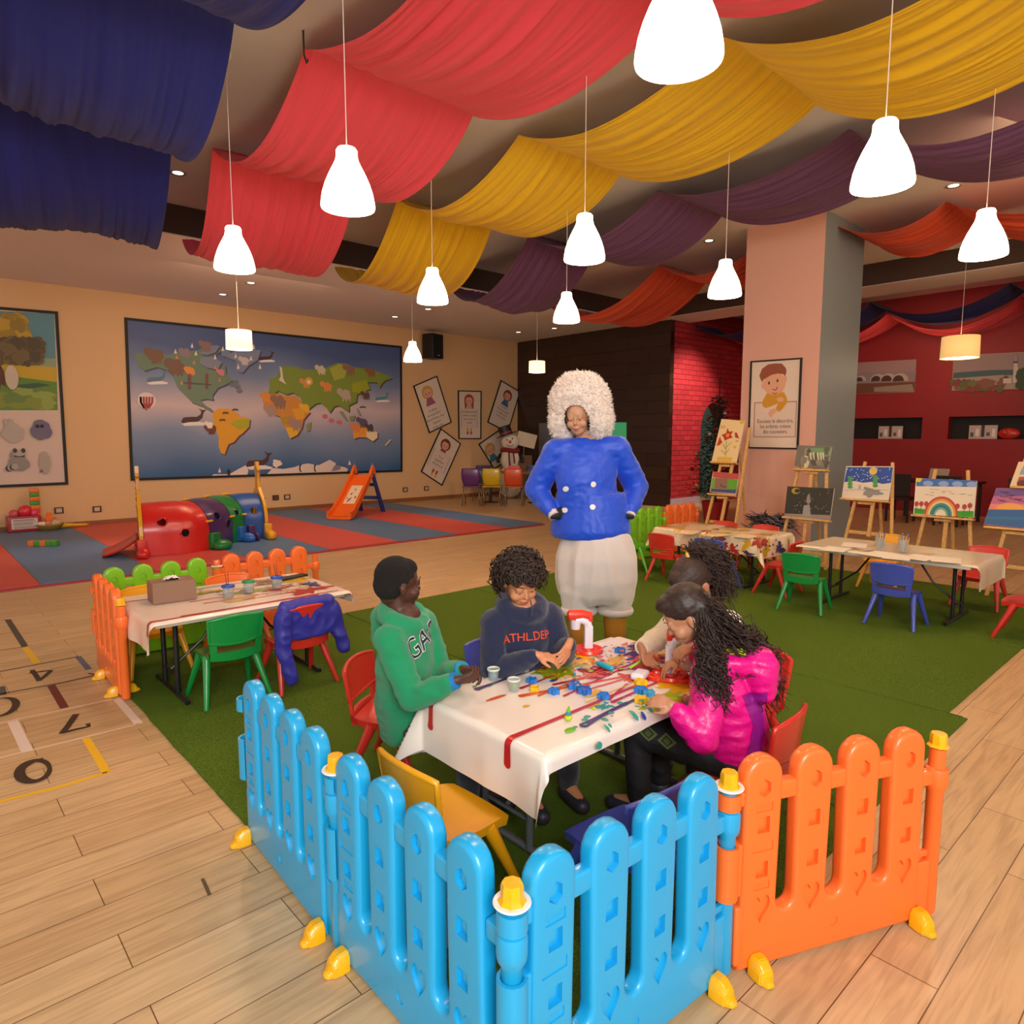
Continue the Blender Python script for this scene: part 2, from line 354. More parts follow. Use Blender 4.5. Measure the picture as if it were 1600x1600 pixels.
# hopscotch tape
hp = empty('hopscotch_marking', P(60, 1100), 0, 'hopscotch grid of coloured tape and numerals on the plank floor', 'floor marking')
def tape(name, draw):
    a = Art((0, 0, .001), (0, 0, 1), up=(0, 1, 0), step=.0003); draw(a); return local(a.done(name), hp)
tp = lambda pts, w, c: tape('tape_line', lambda a: a.line(pts, w * .62, c, True))
for pts, w_, c in [([(-30, 972), (12, 968)], .02, '#46423c'), ([(12, 968), (39, 1010)], .07, '#4a4640'), ([(39, 1011), (58, 1036)], .07, '#e0b42a'), ([(-30, 1020), (42, 1010)], .018, '#46423c'), ([(-30, 996), (24, 988)], .012, '#4a4036'),
        ([(-20, 1053), (122, 1026)], .03, '#4c4c50'), ([(122, 1026), (139, 1046)], .06, '#5a6078'), ([(138, 1052), (152, 1054), (100, 1066), (-20, 1088)], .03, '#4c4640'), ([(0, 1073), (3, 1086)], .08, '#4c4c4e'), ([(80, 1071), (101, 1106)], .07, '#6e3226'),
        ([(-20, 1134), (182, 1091)], .025, '#e6cdb8'), ([(182, 1091), (217, 1131)], .07, '#e6cdb8'), ([(217, 1131), (-20, 1189)], .025, '#e6cdb8'), ([(20, 1127), (42, 1173)], .08, '#e2cfc0'), ([(134, 1153), (167, 1207)], .06, '#eab51a'), ([(168, 1207), (80, 1233), (-20, 1257)], .045, '#eab51a')]: tp(pts, w_, c)
def arc(cx, cy, rx, ry, a0, a1, n=14, rot=0): return [(cx + rx * cos(a0 + (a1 - a0) * i / n) * cos(rot) - ry * sin(a0 + (a1 - a0) * i / n) * sin(rot), cy + rx * cos(a0 + (a1 - a0) * i / n) * sin(rot) + ry * sin(a0 + (a1 - a0) * i / n) * cos(rot)) for i in range(n + 1)]
def numpoly(pts, ws):
    """one smooth painted stroke of varying width"""
    def dr(a):
        q = [V((*a.px(*p), 0)) for p in pts]; n = len(q); L_, R_ = [], []; mi_ = a.mi('#3c2a20'); a.k += 1
        for i_ in range(n):
            d = (q[min(i_ + 1, n - 1)] - q[max(i_ - 1, 0)]).normalized(); w_ = ws if not isinstance(ws, (list, tuple)) else ws[0] + (ws[1] - ws[0]) * sin(pi * i_ / (n - 1)); o_ = V((-d.y, d.x, 0)) * w_ / 2
            mk = lambda p: a.bm.verts.new(a.p + a.u * p.x + a.v * p.y + a.n * .0003 * (1 + dr.k)); L_.append(mk(q[i_] + o_)); R_.append(mk(q[i_] - o_))
        for i_ in range(n - 1): f_ = a.bm.faces.new((L_[i_], R_[i_], R_[i_ + 1], L_[i_ + 1])); f_.material_index = mi_
    dr.k = numpoly.k = numpoly.k + 1; tape('numeral', dr)
numpoly.k = 0
numpoly([(45, 1052), (58, 1050), (70, 1048.5), (80, 1047.5)], .022); numpoly([(80, 1047.5), (71, 1056), (60, 1064)], .03); numpoly([(62, 1064), (56, 1055), (50, 1047)], .03)
numpoly([(97, 1146), (106, 1135), (119, 1116)], .035); numpoly([(97, 1145.5), (118, 1140), (139, 1135.5), (137, 1131)], .025)
numpoly(arc(54, 1205, 24, 16, 0, 2 * pi, 30, -.25), (.018, .045)); numpoly([(68, 1185), (55, 1189), (42, 1196), (33, 1204), (30, 1212)], (.01, .03))
numpoly(arc(2, 1105, 24, 13, -1.5, 2.4, 20, -.3), (.012, .04))
bm = NB(); c0 = P(322, 1386); box(bm, (c0.x, c0.y, .0012), (.012, .11, .0015), rot=Matrix.Rotation(-.1, 3, 'Z')); tag(obj('floor_joint_strip', bm, mat('#5a4632', .5)), 'short dark strip in an open plank joint left of blue fence', 'strip')
# ---------------------------------------------------------------- fence panels
PL, PH = .76, .662           # board length, height
def panel_mesh():
    cd = bpy.data.curves.new('p', 'CURVE'); cd.dimensions = '2D'; cd.fill_mode = 'BOTH'
    B = .016; cd.extrude = .011; cd.bevel_depth = B; cd.bevel_resolution = 3
    xs = [.105 + i * .183 for i in range(4)]; r = .067 - B; ztop = PH - B - r
    def arc(cx, cz, rad, a0, a1, n=9): return [(cx + rad * cos(a0 + (a1 - a0) * i / n), cz + rad * sin(a0 + (a1 - a0) * i / n)) for i in range(n + 1)]
    out = [(.035 + B, B)]
    zrail = .40
    out = [(.036 + B, B), (.041 + B, ztop - .02)]
    for i, x in enumerate(xs):
        out += arc(x, ztop, r, pi, 0)
        if i < 3:
            nx = xs[i + 1]; gz = .200; gl, gr = x + r - .006, nx - r + .006; gm = (gl + gr) / 2
            out += [(gl, gz + .01)] + arc(gm, gz, (gr - gl) / 2, pi, 2 * pi, 6) + [(gr, gz + .01)]
    out += [(xs[3] + r + .01, B)]
    def spl(p):
        s = cd.splines.new('POLY'); s.points.add(len(p) - 1); s.use_cyclic_u = True
        for q, (a, b) in zip(s.points, p): q.co = (a, b, 0, 1)
    spl(out)
    o = link(bpy.data.objects.new('p', cd)); me = evalmesh(o); bpy.data.curves.remove(cd)
    bm = NB(); bm.from_mesh(me); bpy.data.meshes.remove(me)
    bmesh.ops.remove_doubles(bm, verts=bm.verts, dist=1e-5); bmesh.ops.recalc_face_normals(bm, faces=bm.faces)
    bmesh.ops.rotate(bm, verts=bm.verts, cent=(0, 0, 0), matrix=Matrix.Rotation(pi / 2, 3, 'X'))
    m1 = bpy.data.meshes.new('p'); bm.to_mesh(m1); bm.free()
    # pressed-in shapes on both faces
    cb = NB(); T = .027; dep = .008
    def cut(pts, side, pyr=0, dp=dep):
        y0 = side * (T + .01); y1 = side * (T - dp)
        a = [cb.verts.new((x, y0, z)) for x, z in pts]; b = [cb.verts.new((x, y1, z)) for x, z in pts]; n = len(pts)
        fs = [cb.faces.new(a)]
        if pyr:
            c = cb.verts.new((sum(x for x, _ in pts) / n, side * (T - dp + pyr), sum(z for _, z in pts) / n))
            fs += [cb.faces.new((b[i], b[(i + 1) % n], c)) for i in range(n)]
        else: fs.append(cb.faces.new(b))
        for i in range(n): fs.append(cb.faces.new((a[i], a[(i + 1) % n], b[(i + 1) % n], b[i])))
    for side in (-1, 1):
        for i, x in enumerate(xs):
            cut([(x + .023 * cos(pi / 3 * k + pi / 6), .568 + .028 * sin(pi / 3 * k + pi / 6)) for k in range(6)], side, .008, .013)
            for z in ((.445 if i else .455), .315): cut([(x - .021, z - .025), (x + .021, z - .025), (x + .021, z + .025), (x - .021, z + .025)], side, .008, .015)
            hp_ = []
            for k in range(24):
                t = 2 * pi * k / 24; hx = 16 * sin(t) ** 3; hz = 13 * cos(t) - 5 * cos(2 * t) - 2 * cos(3 * t) - cos(4 * t); hp_.append((x + hx * .0021, .195 + hz * .0031))
            cut(hp_, side, 0, .010)
        cut([(xs[0] - .03, .496), (xs[0] + .03, .496), (xs[0] + .03, .524), (xs[0] - .03, .524)], side, 0, .003)
        cut([(xs[0] - .04, .372), (xs[0] + .036, .372), (xs[0] + .036, .402), (xs[0] - .04, .402)], side, 0, .003)
        cut([(xs[0] - .028, .252), (xs[0] + .028, .252), (xs[0] + .028, .277), (xs[0] - .028, .277)], side, 0, .003)
        cut([((xs[1] + xs[2]) / 2 + .018 * cos(k * pi / 8), .085 + .018 * sin(k * pi / 8)) for k in range(16)], side, 0, .003)
    bmesh.ops.recalc_face_normals(cb, faces=cb.faces)
    m2 = bpy.data.meshes.new('c'); cb.to_mesh(m2); cb.free()
    o1 = link(bpy.data.objects.new('p', m1)); o2 = link(bpy.data.objects.new('c', m2))
    md = o1.modifiers.new('b', 'BOOLEAN'); md.operation = 'DIFFERENCE'; md.solver = 'EXACT'; md.object = o2
    me = evalmesh(o1); bpy.data.objects.remove(o2, do_unlink=True)
    bm = NB(); bm.from_mesh(me)
    # rails between the pickets
    for i in range(3):
        xm = (xs[i] + xs[i + 1]) / 2; box(bm, (xm, 0, .545), (.10, .036, .058), bev=.009)
    # raised strokes of the moulded lettering
    rr = random.Random(2)
    for side in (-1, 1):
        for k in range(9):
            x = xs[0] - .024 + k * .006; z = .510 + rr.uniform(-.003, .003)
            tube(bm, [(x - .001, side * .0245, z - .006), (x + .0015, side * .0245, z + rr.uniform(.001, .007))], .0009, 5)
        for k in range(4):
            x = xs[0] - .015 + k * .009; tube(bm, [(x, side * .0245, .259), (x + .004, side * .0245, .270)], .0009, 5)
    # clips gripping the neighbour's pole, x = 0 end
    def clip(z0, z1):
        n = 10; ro, ri = .036, .027
        for a, b in ((z0, z1),):
            A = [(ro * cos(t), ro * sin(t)) for t in [R(40) + R(280) * i / n for i in range(n + 1)]]; I = [(ri * cos(t), ri * sin(t)) for t in [R(320) - R(280) * i / n for i in range(n + 1)]]
            prism(bm, [(x, y, a) for x, y in A + I], (0, 0, 1), b - a)
        box(bm, (.036, 0, (z0 + z1) / 2), (.03, .036, z1 - z0 - .004), bev=.006)
    clip(.515, .562); clip(.235, .40)
    box(bm, (.038, 0, .11), (.03, .045, .19), bev=.01)
    # pole and knuckle, x = PL + .04 end
    xe = PL + .04
    lathe(bm, [(.0, .0), (.022, 0), (.025, .01), (.025, .43), (.034, .445), (.036, .46), (.036, .498), (.033, .507), (.025, .512), (.025, .575), (0, .575)], (xe, 0, 0), 20)
    for z0, z1 in ((.0, .19), (.455, .503)): box(bm, ((PL + xe) / 2 - .02, 0, (z0 + z1) / 2 + .002), (.07, .03, z1 - z0), bev=.006)
    box(bm, ((PL + xe) / 2 - .02, 0, .215), (.06, .016, .02), bev=.003)
    bmesh.ops.recalc_face_normals(bm, faces=bm.faces)
    out = bpy.data.meshes.new('panel'); bm.to_mesh(out); bm.free()
    out.shade_smooth(); out.set_sharp_from_angle(angle=R(38)); return out
PANEL = panel_mesh()
def pl(c): return mat(c, .33, coat=.25, bump=.04, bscale=220, name='moulded_plastic')
SKY, ORG, LIM, YEL = pl('#16a2dc'), pl('#f0702c'), pl('#7cc01c'), pl('#eeb008')
def foot_bm():
    bm = NB(); pr = [(-.03, 0), (.03, 0), (.028, .045), (.016, .062), (-.016, .062), (-.028, .045)]
    rings = [[bm.verts.new((x * s, y, z * h)) for x, z in pr] for y, s, h in ((0, 1, 1), (-.030, 1.02, .98), (-.052, .86, .70), (-.057, .62, .34), (-.068, .52, .30), (-.073, .34, .22))]
    skinrings(bm, rings); bmesh.ops.recalc_face_normals(bm, faces=bm.faces); bmesh.ops.bevel(bm, geom=bm.edges[:], offset=.003, segments=2, affect='EDGES'); return bm
def fence(a, b, color, label, feet=(), cap=None, washer=True, group='picket play fence panels'):
    a, b = V((*a, 0)), V((*b, 0)); d = b - a; L = d.length
    t = empty('fence_panel', a, math.atan2(d.y, d.x), label, 'fence', group)
    me = PANEL.copy(); me.materials.clear(); me.materials.append(color)
    o = link(bpy.data.objects.new('picket_board', me)); o.parent = t; o.scale = (L / (PL + .04), 1, 1); o.location.z = .011
    for fx, side in feet:
        f = obj('foot', foot_bm(), YEL, t, True, angle=35); f.location = (fx * L, side * .027, .002); f.rotation_euler = (0, 0, 0 if side < 0 else pi)
    if cap:
        bm = NB(); z = .588
        lathe(bm, [(0, z), (.034, z), (.026, z + .008), (.0255, z + .035), (.023, z + .043), (.0, z + .044)], (L, 0, .004), 8)
        obj('pin_cap', bm, cap, t, True, angle=30)
        if washer:
            bm = NB(); lathe(bm, [(0, z - .001), (.041, z - .001), (.043, z + .002), (.041, z + .005), (0, z + .005)], (L, 0, 0), 28); obj('washer', bm, mat('#f2ece4', .4, name='white_plastic'), t, True, angle=30)
    return t
F0, F1, F2, F3, F4 = (.955, 2.62), (.925, 1.82), (.925, 1.02), (1.72, .96), (2.46, .635)
fence(F0, F1, SKY, 'sky blue picket fence panel with free clips at its far end', [(.06, -1), (.9, -1)], YEL)
fence(F1, F2, SKY, 'sky blue picket fence panel in front of the yellow child chair', [(.1, -1)], YEL)
fence(F2, F3, SKY, 'sky blue picket fence panel nearest the camera, meeting the orange one', [(.9, -1)], YEL)
fence(F3, F4, ORG, 'bright orange picket fence panel at the right front of the turf', [(.12, -1), (.9, -1)], YEL, washer=False)
fence((.955, 5.33), (.935, 4.53), ORG, 'orange picket fence panel at the left end of the paint table', [(.35, -1), (.85, -1), (.85, 1)], YEL, washer=False)
fence((.98, 5.42), (1.80, 5.42), LIM, 'lime green picket fence panel behind the tissue box', [(.08, -1)], ORG)
fence((1.80, 5.42), (2.62, 5.42), ORG, 'orange picket fence panel at the far side of the paint table', [(.1, -1)])
fence((6.05, 5.42), (6.85, 5.36), LIM, 'lime green picket fence panel directly right of the standing performer', [(.3, -1)])
fence((6.85, 5.36), (7.63, 5.36), LIM, 'lime green picket fence panel between performer and far orange panel', [(.3, -1)])
fence((7.63, 5.36), (8.42, 5.36), ORG, 'orange picket fence panel in front of the brick wall', [(.5, -1)])

# ---------------------------------------------------------------- child chairs
def seatmesh():
    bm = NB(); n = 10; top, bot = [], []
    for i in range(n + 1):
        rt, rb = [], []
        for j in range(n + 1):
            u, v = i / n * 2 - 1, j / n * 2 - 1
            x = u * .165 * (1 - .08 * (v < 0) * abs(v)); y = v * .155
            k = (abs(u) ** 6 + abs(v) ** 6); s = 1 - .09 * max(0, abs(u) * abs(v)) ** 2; x *= s; y *= s
            z = .30 - .012 * (1 - u * u) * (1 - v * v) + .006 * u * u - (.02 * max(0, v - .6) ** 1.2 * 2) + (.02 * max(0, -v - .6))
            rt.append(bm.verts.new((x, y, z))); rb.append(bm.verts.new((x * .96, y * .96, z - (.035 if max(abs(u), abs(v)) > .99 else .012))))
        top.append(rt); bot.append(rb)
    for i in range(n):
        for j in range(n):
            bm.faces.new((top[i][j], top[i + 1][j], top[i + 1][j + 1], top[i][j + 1])); bm.faces.new((bot[i][j], bot[i][j + 1], bot[i + 1][j + 1], bot[i + 1][j]))
    for k in range(n):
        bm.faces.new((top[k][0], bot[k][0], bot[k + 1][0], top[k + 1][0])); bm.faces.new((top[k][n], top[k + 1][n], bot[k + 1][n], bot[k][n]))
        bm.faces.new((top[0][k], top[0][k + 1], bot[0][k + 1], bot[0][k])); bm.faces.new((top[n][k], bot[n][k], bot[n][k + 1], top[n][k + 1]))
    bmesh.ops.recalc_face_normals(bm, faces=bm.faces); return bm
def backmesh():
    bm = NB()
    def plate(f, nu, nv, th, us=(-1, 1)):
        g = [[[bm.verts.new(f(us[0] + (us[1] - us[0]) * i / nu, j / nv, s * th)) for s in (0, 1)] for j in range(nv + 1)] for i in range(nu + 1)]
        for i in range(nu):
            for j in range(nv):
                bm.faces.new((g[i][j][0], g[i + 1][j][0], g[i + 1][j + 1][0], g[i][j + 1][0])); bm.faces.new((g[i][j][1], g[i][j + 1][1], g[i + 1][j + 1][1], g[i + 1][j][1]))
        for i in range(nu):
            bm.faces.new((g[i][0][0], g[i][0][1], g[i + 1][0][1], g[i + 1][0][0])); bm.faces.new((g[i][nv][0], g[i + 1][nv][0], g[i + 1][nv][1], g[i][nv][1]))
        for j in range(nv):
            bm.faces.new((g[0][j][0], g[0][j + 1][0], g[0][j + 1][1], g[0][j][1])); bm.faces.new((g[nu][j][0], g[nu][j][1], g[nu][j + 1][1], g[nu][j + 1][0]))
    yb = lambda u, z: -.150 - (z - .30) * .14 - .028 * (1 - u * u)
    def upper(u, v, t):     # wide curved upper plate
        zt = .545 - .016 * u * u; zb = .375 + .018 * u * u; z = zb + (zt - zb) * v; wd = .150 + .008 * v
        return (u * wd, yb(u, z) + t, z)
    plate(upper, 12, 6, .016)
    def lower(u, v, t): z = .285 + .045 * v - .012 * (1 - u * u) * (1 - v); return (u * .150, yb(u, z) + t, z)
    plate(lower, 12, 3, .016)
    for s in (-1, 1):
        def side(u, v, t): z = .29 + .11 * v; x = s * (.132 + .018 * u); return (x, yb(x / .15, z) + t, z)
        plate(side, 2, 4, .0165)
    # thick rim round the upper plate
    rim = [upper(-1 + 2 * i / 14, 1, .008) for i in range(15)] + [upper(1, 1 - j / 5, .008) for j in range(1, 6)] + [upper(1 - 2 * i / 14, 0, .008) for i in range(1, 15)] + [upper(-1, j / 5, .008) for j in range(5)]
    tube(bm, rim, .011, 8, closed=True)
    bmesh.ops.recalc_face_normals(bm, faces=bm.faces); return bm
def leg_bm(sx, sy):
    bm = NB(); a = V((sx * .138, sy * .055, .287)); b = V((sx * .192, sy * .175, .004)); pts = [a + (b - a) * t for t in (0, .15, .5, .97, 1)]
    tube(bm, pts, [.028, .024, .019, .0145, .012], 10); bmesh.ops.recalc_face_normals(bm, faces=bm.faces); return bm
proto = None
def chair(color, x, y, head, label, group, h=1.0, z=.006, back=None):
    global proto
    if proto is None:
        proto = empty('child_chair'); proto['category'] = 'chair'
        for nm, bm in [('seat', seatmesh()), ('backrest', backmesh())] + [('leg', leg_bm(i, j)) for i in (-1, 1) for j in (-1, 1)]: obj(nm, bm, mat('#ffffff'), proto, True, angle=45)
        t = proto
    else: t = copy_tree(proto)
    m = pl(color) if isinstance(color, str) else color
    for c in t.children:
        c.data = c.data.copy(); c.data.materials.clear(); c.data.materials.append(m)
    t.location = (x, y, z); t.rotation_euler = (0, 0, head - pi / 2); t.scale = (h, h, h); t['label'] = label; t['group'] = group; t['category'] = 'chair'
    return t
CR, CG, CB, CYE, CL = '#c42c22', '#128a3c', '#4453b8', '#eca412', '#54a81c'
GA, GB, GC, GD = 'child chairs round the dough table', 'child chairs round the paint table', 'child chairs round the paper-strewn table', 'child chairs round the splattered table'
A_ = lambda dx, dy: math.atan2(dy, dx)
chair(CR, 1.66, 2.66, A_(.60, -.80), 'red plastic child chair under the boy in the green hoodie', GA)
chair(CB, 2.19, 2.44, A_(-.27, -.96), 'blue plastic child chair behind the boy in the navy hoodie', GA)
chair(CYE, 1.33, 1.79, A_(1, .03), 'yellow plastic child chair just inside the blue fence', GA)
chair(CB, 1.70, 1.33, A_(.10, 1), 'blue plastic child chair just inside the fence, right of yellow one', GA, .93)
chair(CR, 2.44, 1.30, A_(-.1, 1), 'red plastic child chair under the girl in the pink jacket', GA)
chair(CR, 2.96, 1.62, A_(-1, .2), 'red plastic child chair under the girl in the cream sweater', GA)
chair(CG, 1.42, 4.17, A_(0, 1), 'green plastic child chair at the near side of the paint table', GB)
chair(CR, 1.83, 4.10, A_(-.05, 1), 'red plastic child chair with the blue smock over it', GB)
chair(CYE, 1.22, 5.0, A_(0, -1), 'yellow plastic child chair behind the tissue box end of the table', GB)
chair(ORG, 1.80, 5.03, A_(0, -1), 'orange plastic child chair at the far side of the paint table', GB)
chair(CG, 6.12, 2.73, A_(1, .15), 'dark green plastic child chair at the left of the paper-strewn table', GC)
chair('#4050b0', 6.20, 1.98, A_(1, 0), 'blue plastic child chair in the middle of the paper-strewn table', GC)
chair(CR, 6.55, 1.16, A_(-.05, 1), 'red plastic child chair at the right end, nearest the picture edge', GC)
chair('#d23a30', 7.46, 1.68, A_(-1, .05), 'red plastic child chair behind the right end of the paper-strewn table', GC)
chair(CYE, 7.62, 2.58, A_(-1, .05), 'yellow plastic child chair mostly hidden behind the pencil cups', GC)
chair(CR, 6.22, 4.28, A_(1, 0), 'red plastic child chair at the left of the splattered table front', GD)
chair('#3c52a8', 6.28, 3.74, A_(1, .05), 'blue plastic child chair behind the dark ponytail, at the splattered table', GD)
chair(CR, 6.58, 3.22, A_(-.05, 1), 'red plastic child chair at the right end of the splattered table', GD)
chair('#cc3a28', 7.32, 4.36, A_(-1, 0), 'red plastic child chair back behind splattered table, left of the two', GD)
chair('#cc3a28', 7.36, 3.86, A_(-1, 0), 'red plastic child chair back behind splattered table, right of the two', GD)
chair(CL, 6.52, 4.92, A_(.3, -1), 'light green plastic child chair at the far left of the splattered table', GD)

# ---------------------------------------------------------------- tables
TH = .56
BLK = mat('#15161a', .4, name='black_steel'); GRY = mat('#6c6f74', .35, metal=.3, name='grey_steel')
def table(cx, cy, lx, ly, label, legm, rz=0.0, h=TH, strut=True):
    """folding table, long side along its x"""
    t = empty('folding_table', (cx, cy, 0), rz, label, 'table', 'folding activity tables')
    bm = NB(); box(bm, (0, 0, h - .024), (lx, ly, .04), bev=.012); obj('tabletop', bm, mat('#d8d2c6', .5), t, True, angle=40)
    for s in (-1, 1):
        bm = NB(); x = s * (lx / 2 - .17)
        for y in (-.13, .13): cyl(bm, (x, y * 1.05, h - .045), (x, y, .03), .015)
        tube(bm, [(x, -ly * .41, .022), (x, -ly * .3, .026), (x, ly * .3, .026), (x, ly * .41, .022)], .015, 12)
        cyl(bm, (x, -.13, .14), (x, .13, .14), .009)
        tube(bm, [(x, 0, .15), (x - s * .2, 0, h * .55), (x - s * .34, 0, h - .045)], .009, 8)
        obj('leg_frame', bm, legm, t, True, angle=40)
    return t
TA = (1.51, 2.72, 1.50, 2.17); TB = (1.0, 2.20, 4.08, 4.88); TC = (6.38, 7.15, 1.47, 2.93); TD = (6.42, 7.1, 3.35, 4.62)
# the near table is shown with grey legs closer to the middle
table((TA[0] + TA[1]) / 2, (TA[2] + TA[3]) / 2 + .06, 1.19, .64, 'folding table with grey legs under the white dripping-paint cloth', GRY)
table((TB[0] + TB[1]) / 2, (TB[2] + TB[3]) / 2, 1.18, .76, 'folding table with black legs holding the tissue box', BLK)
table((TC[0] + TC[1]) / 2, (TC[2] + TC[3]) / 2, 1.38, .78, 'folding table with black legs and struts, strewn with papers', BLK, pi / 2)
table((TD[0] + TD[1]) / 2, (TD[2] + TD[3]) / 2, 1.25, .66, 'folding table under the heavily splattered cloth', BLK, pi / 2)
class Cloth:
    """oilcloth lying on a table and folding down over its edges; decals follow the same surface"""
    def __init__(s, box4, over, h, seed=0, wav=.02, rad=.022):
        s.x0, s.x1, s.y0, s.y1 = box4; s.ov = over; s.h = h + .0025; s.seed = seed; s.wav = wav; s.rad = rad
        s.bm = NB(); s.mats = []; s.k = 0
    def S(s, a, b, off=0.0):
        """a, b are flat cloth coordinates (world x, y before folding)"""
        ex = a - s.x1 if a > s.x1 else (a - s.x0 if a < s.x0 else 0); ey = b - s.y1 if b > s.y1 else (b - s.y0 if b < s.y0 else 0)
        cx, cy = min(max(a, s.x0), s.x1), min(max(b, s.y0), s.y1); e = math.hypot(ex, ey)
        if e < 1e-9: return V((a, b, s.h + off + .0012 * noise.noise(V((a * 6, b * 6, s.seed)))))
        dx, dy = ex / e, ey / e; r = s.rad; q = r * pi / 2
        if e < q: t = e / r; out, dn = r * sin(t), r * (1 - cos(t)); nx, nz = sin(t), cos(t)
        else: out, dn = r, r + (e - q); nx, nz = 1, 0
        along = (b if abs(dx) > abs(dy) else a)
        wv = s.wav * min(1, dn / .12) * (noise.noise(V((along * 5, s.seed, dx * 3))) + .25) + (.42 * max(0, dn - .03) * (min(abs(dx), abs(dy)) * 1.6))
        out += max(-.004, wv); out += off * nx
        return V((cx + dx * out, cy + dy * out, s.h - dn + off * nz))
    def mi(s, c):
        m = c if isinstance(c, bpy.types.Material) else mat(c, .28, coat=.3)
        if m not in s.mats: s.mats.append(m)
        return s.mats.index(m)
    def base(s, m, n=90, corner=None):
        i = s.mi(m); L, Rr, Bt, Tp = s.ov; xs0, xs1, ys0, ys1 = s.x0 - L, s.x1 + Rr, s.y0 - Bt, s.y1 + Tp
        nx, ny = n, int(n * .7); g = [[s.bm.verts.new(s.S(xs0 + (xs1 - xs0) * a / nx, ys0 + (ys1 - ys0) * b / ny)) for b in range(ny + 1)] for a in range(nx + 1)]
        for a in range(nx):
            for b in range(ny): f = s.bm.faces.new((g[a][b], g[a + 1][b], g[a + 1][b + 1], g[a][b + 1])); f.material_index = i; f.smooth = True
    def off(s): s.k += 1; return .0010 + .00008 * s.k
    def blob(s, cx, cy, rx, ry, c, seed=0, rough=.3, n=30, rings=3):
        rx = min(rx, s.x1 + s.ov[1] - cx, cx - s.x0 + s.ov[0]) if rx > .02 else rx; ry = min(ry, (cy - s.y0 + s.ov[2]) * .85) if ry > .02 else ry
        if rx <= 0 or ry <= 0: return
        rr = random.Random(seed * 7 + 1); ph = [rr.uniform(0, 6.3) for _ in range(5)]; i = s.mi(c); o = s.off(); R_ = []
        for k in range(1, rings + 1):
            R_.append([s.bm.verts.new(s.S(cx + rx * k / rings * q * cos(t), cy + ry * k / rings * q * sin(t), o)) for t in [2 * pi * j / n for j in range(n)]
                       for q in [1 + rough * (.45 * sin(2 * t + ph[4]) + .5 * sin(3 * t + ph[0]) + .4 * sin(7 * t + ph[1]) + .45 * sin(11 * t + ph[2])) * k / rings]])
        c0 = s.bm.verts.new(s.S(cx, cy, o))
        for j in range(n):
            f = s.bm.faces.new((c0, R_[0][j], R_[0][(j + 1) % n])); f.material_index = i
            for k in range(rings - 1): f = s.bm.faces.new((R_[k][j], R_[k + 1][j], R_[k + 1][(j + 1) % n], R_[k][(j + 1) % n])); f.material_index = i
    def drip(s, pts, w0, w1, c, n=110):
        i = s.mi(c); o = s.off(); P2 = [V((*p, 0)) for p in pts]; tot = [0]
        for a, b in zip(P2, P2[1:]): tot.append(tot[-1] + (b - a).length)
        def at(d):
            for k in range(len(P2) - 1):
                if d <= tot[k + 1] + 1e-9: return P2[k].lerp(P2[k + 1], (d - tot[k]) / (tot[k + 1] - tot[k] + 1e-9)), (P2[k + 1] - P2[k]).normalized()
            return P2[-1], (P2[-1] - P2[-2]).normalized()
        prev = None
        for k in range(n + 1):
            t = 1 - (1 - k / n) ** 1.7; p, d = at(tot[-1] * t); wd = w0 + (w1 - w0) * t; endd = tot[-1] * (1 - t)
            if t > .8: wd *= 1 + .5 * (t - .8) / .2
            if endd < wd / 2: wd *= math.sqrt(max(0.0004, 1 - (1 - endd / (wd / 2)) ** 2))
            nn = V((-d.y, d.x, 0)) * wd / 2; cur = (s.bm.verts.new(s.S(*(p + nn).xy, o)), s.bm.verts.new(s.S(*(p - nn).xy, o)))
            if prev: f = s.bm.faces.new((prev[0], prev[1], cur[1], cur[0])); f.material_index = i
            prev = cur
    def spat(s, cx, cy, rad, cols, n, seed, r0=.004, r1=.014):
        rr = random.Random(seed)
        for _ in range(n):
            a, d = rr.uniform(0, 6.3), rad * math.sqrt(rr.random()); r = r0 + (r1 - r0) * rr.random() ** 2
            bx, by = cx + d * cos(a), cy + d * sin(a)
            if not (s.x0 - s.ov[0] + r * 2 < bx < s.x1 + s.ov[1] - r * 2 and s.y0 - s.ov[2] + r * 2 < by < s.y1 + s.ov[3] - r * 2): continue
            s.blob(bx, by, r * rr.uniform(.8, 1.5), r, rr.choice(cols), rr.randint(0, 999), .12, 12, 1)
    def done(s, label, cat='tablecloth'):
        o = obj('tablecloth', s.bm, s.mats); return tag(o, label, cat, 'painted oilcloths on the tables')
def cl(c): return mat(c, .3, coat=.35, name='oilcloth')
RED, ORN, YLW, GRN, PUR, TEA, BLU = '#b8141c', '#dc5a14', '#e6b80a', '#9cb80c', '#4a2466', '#2c9c8c', '#20489c'
ca_ = Cloth(TA, (.23, .04, .07, .26), TH, 3, .022); ca_.base(cl('#efe6dc'), 110)
p2 = lambda x, y: P(x, y, TH)[:2]
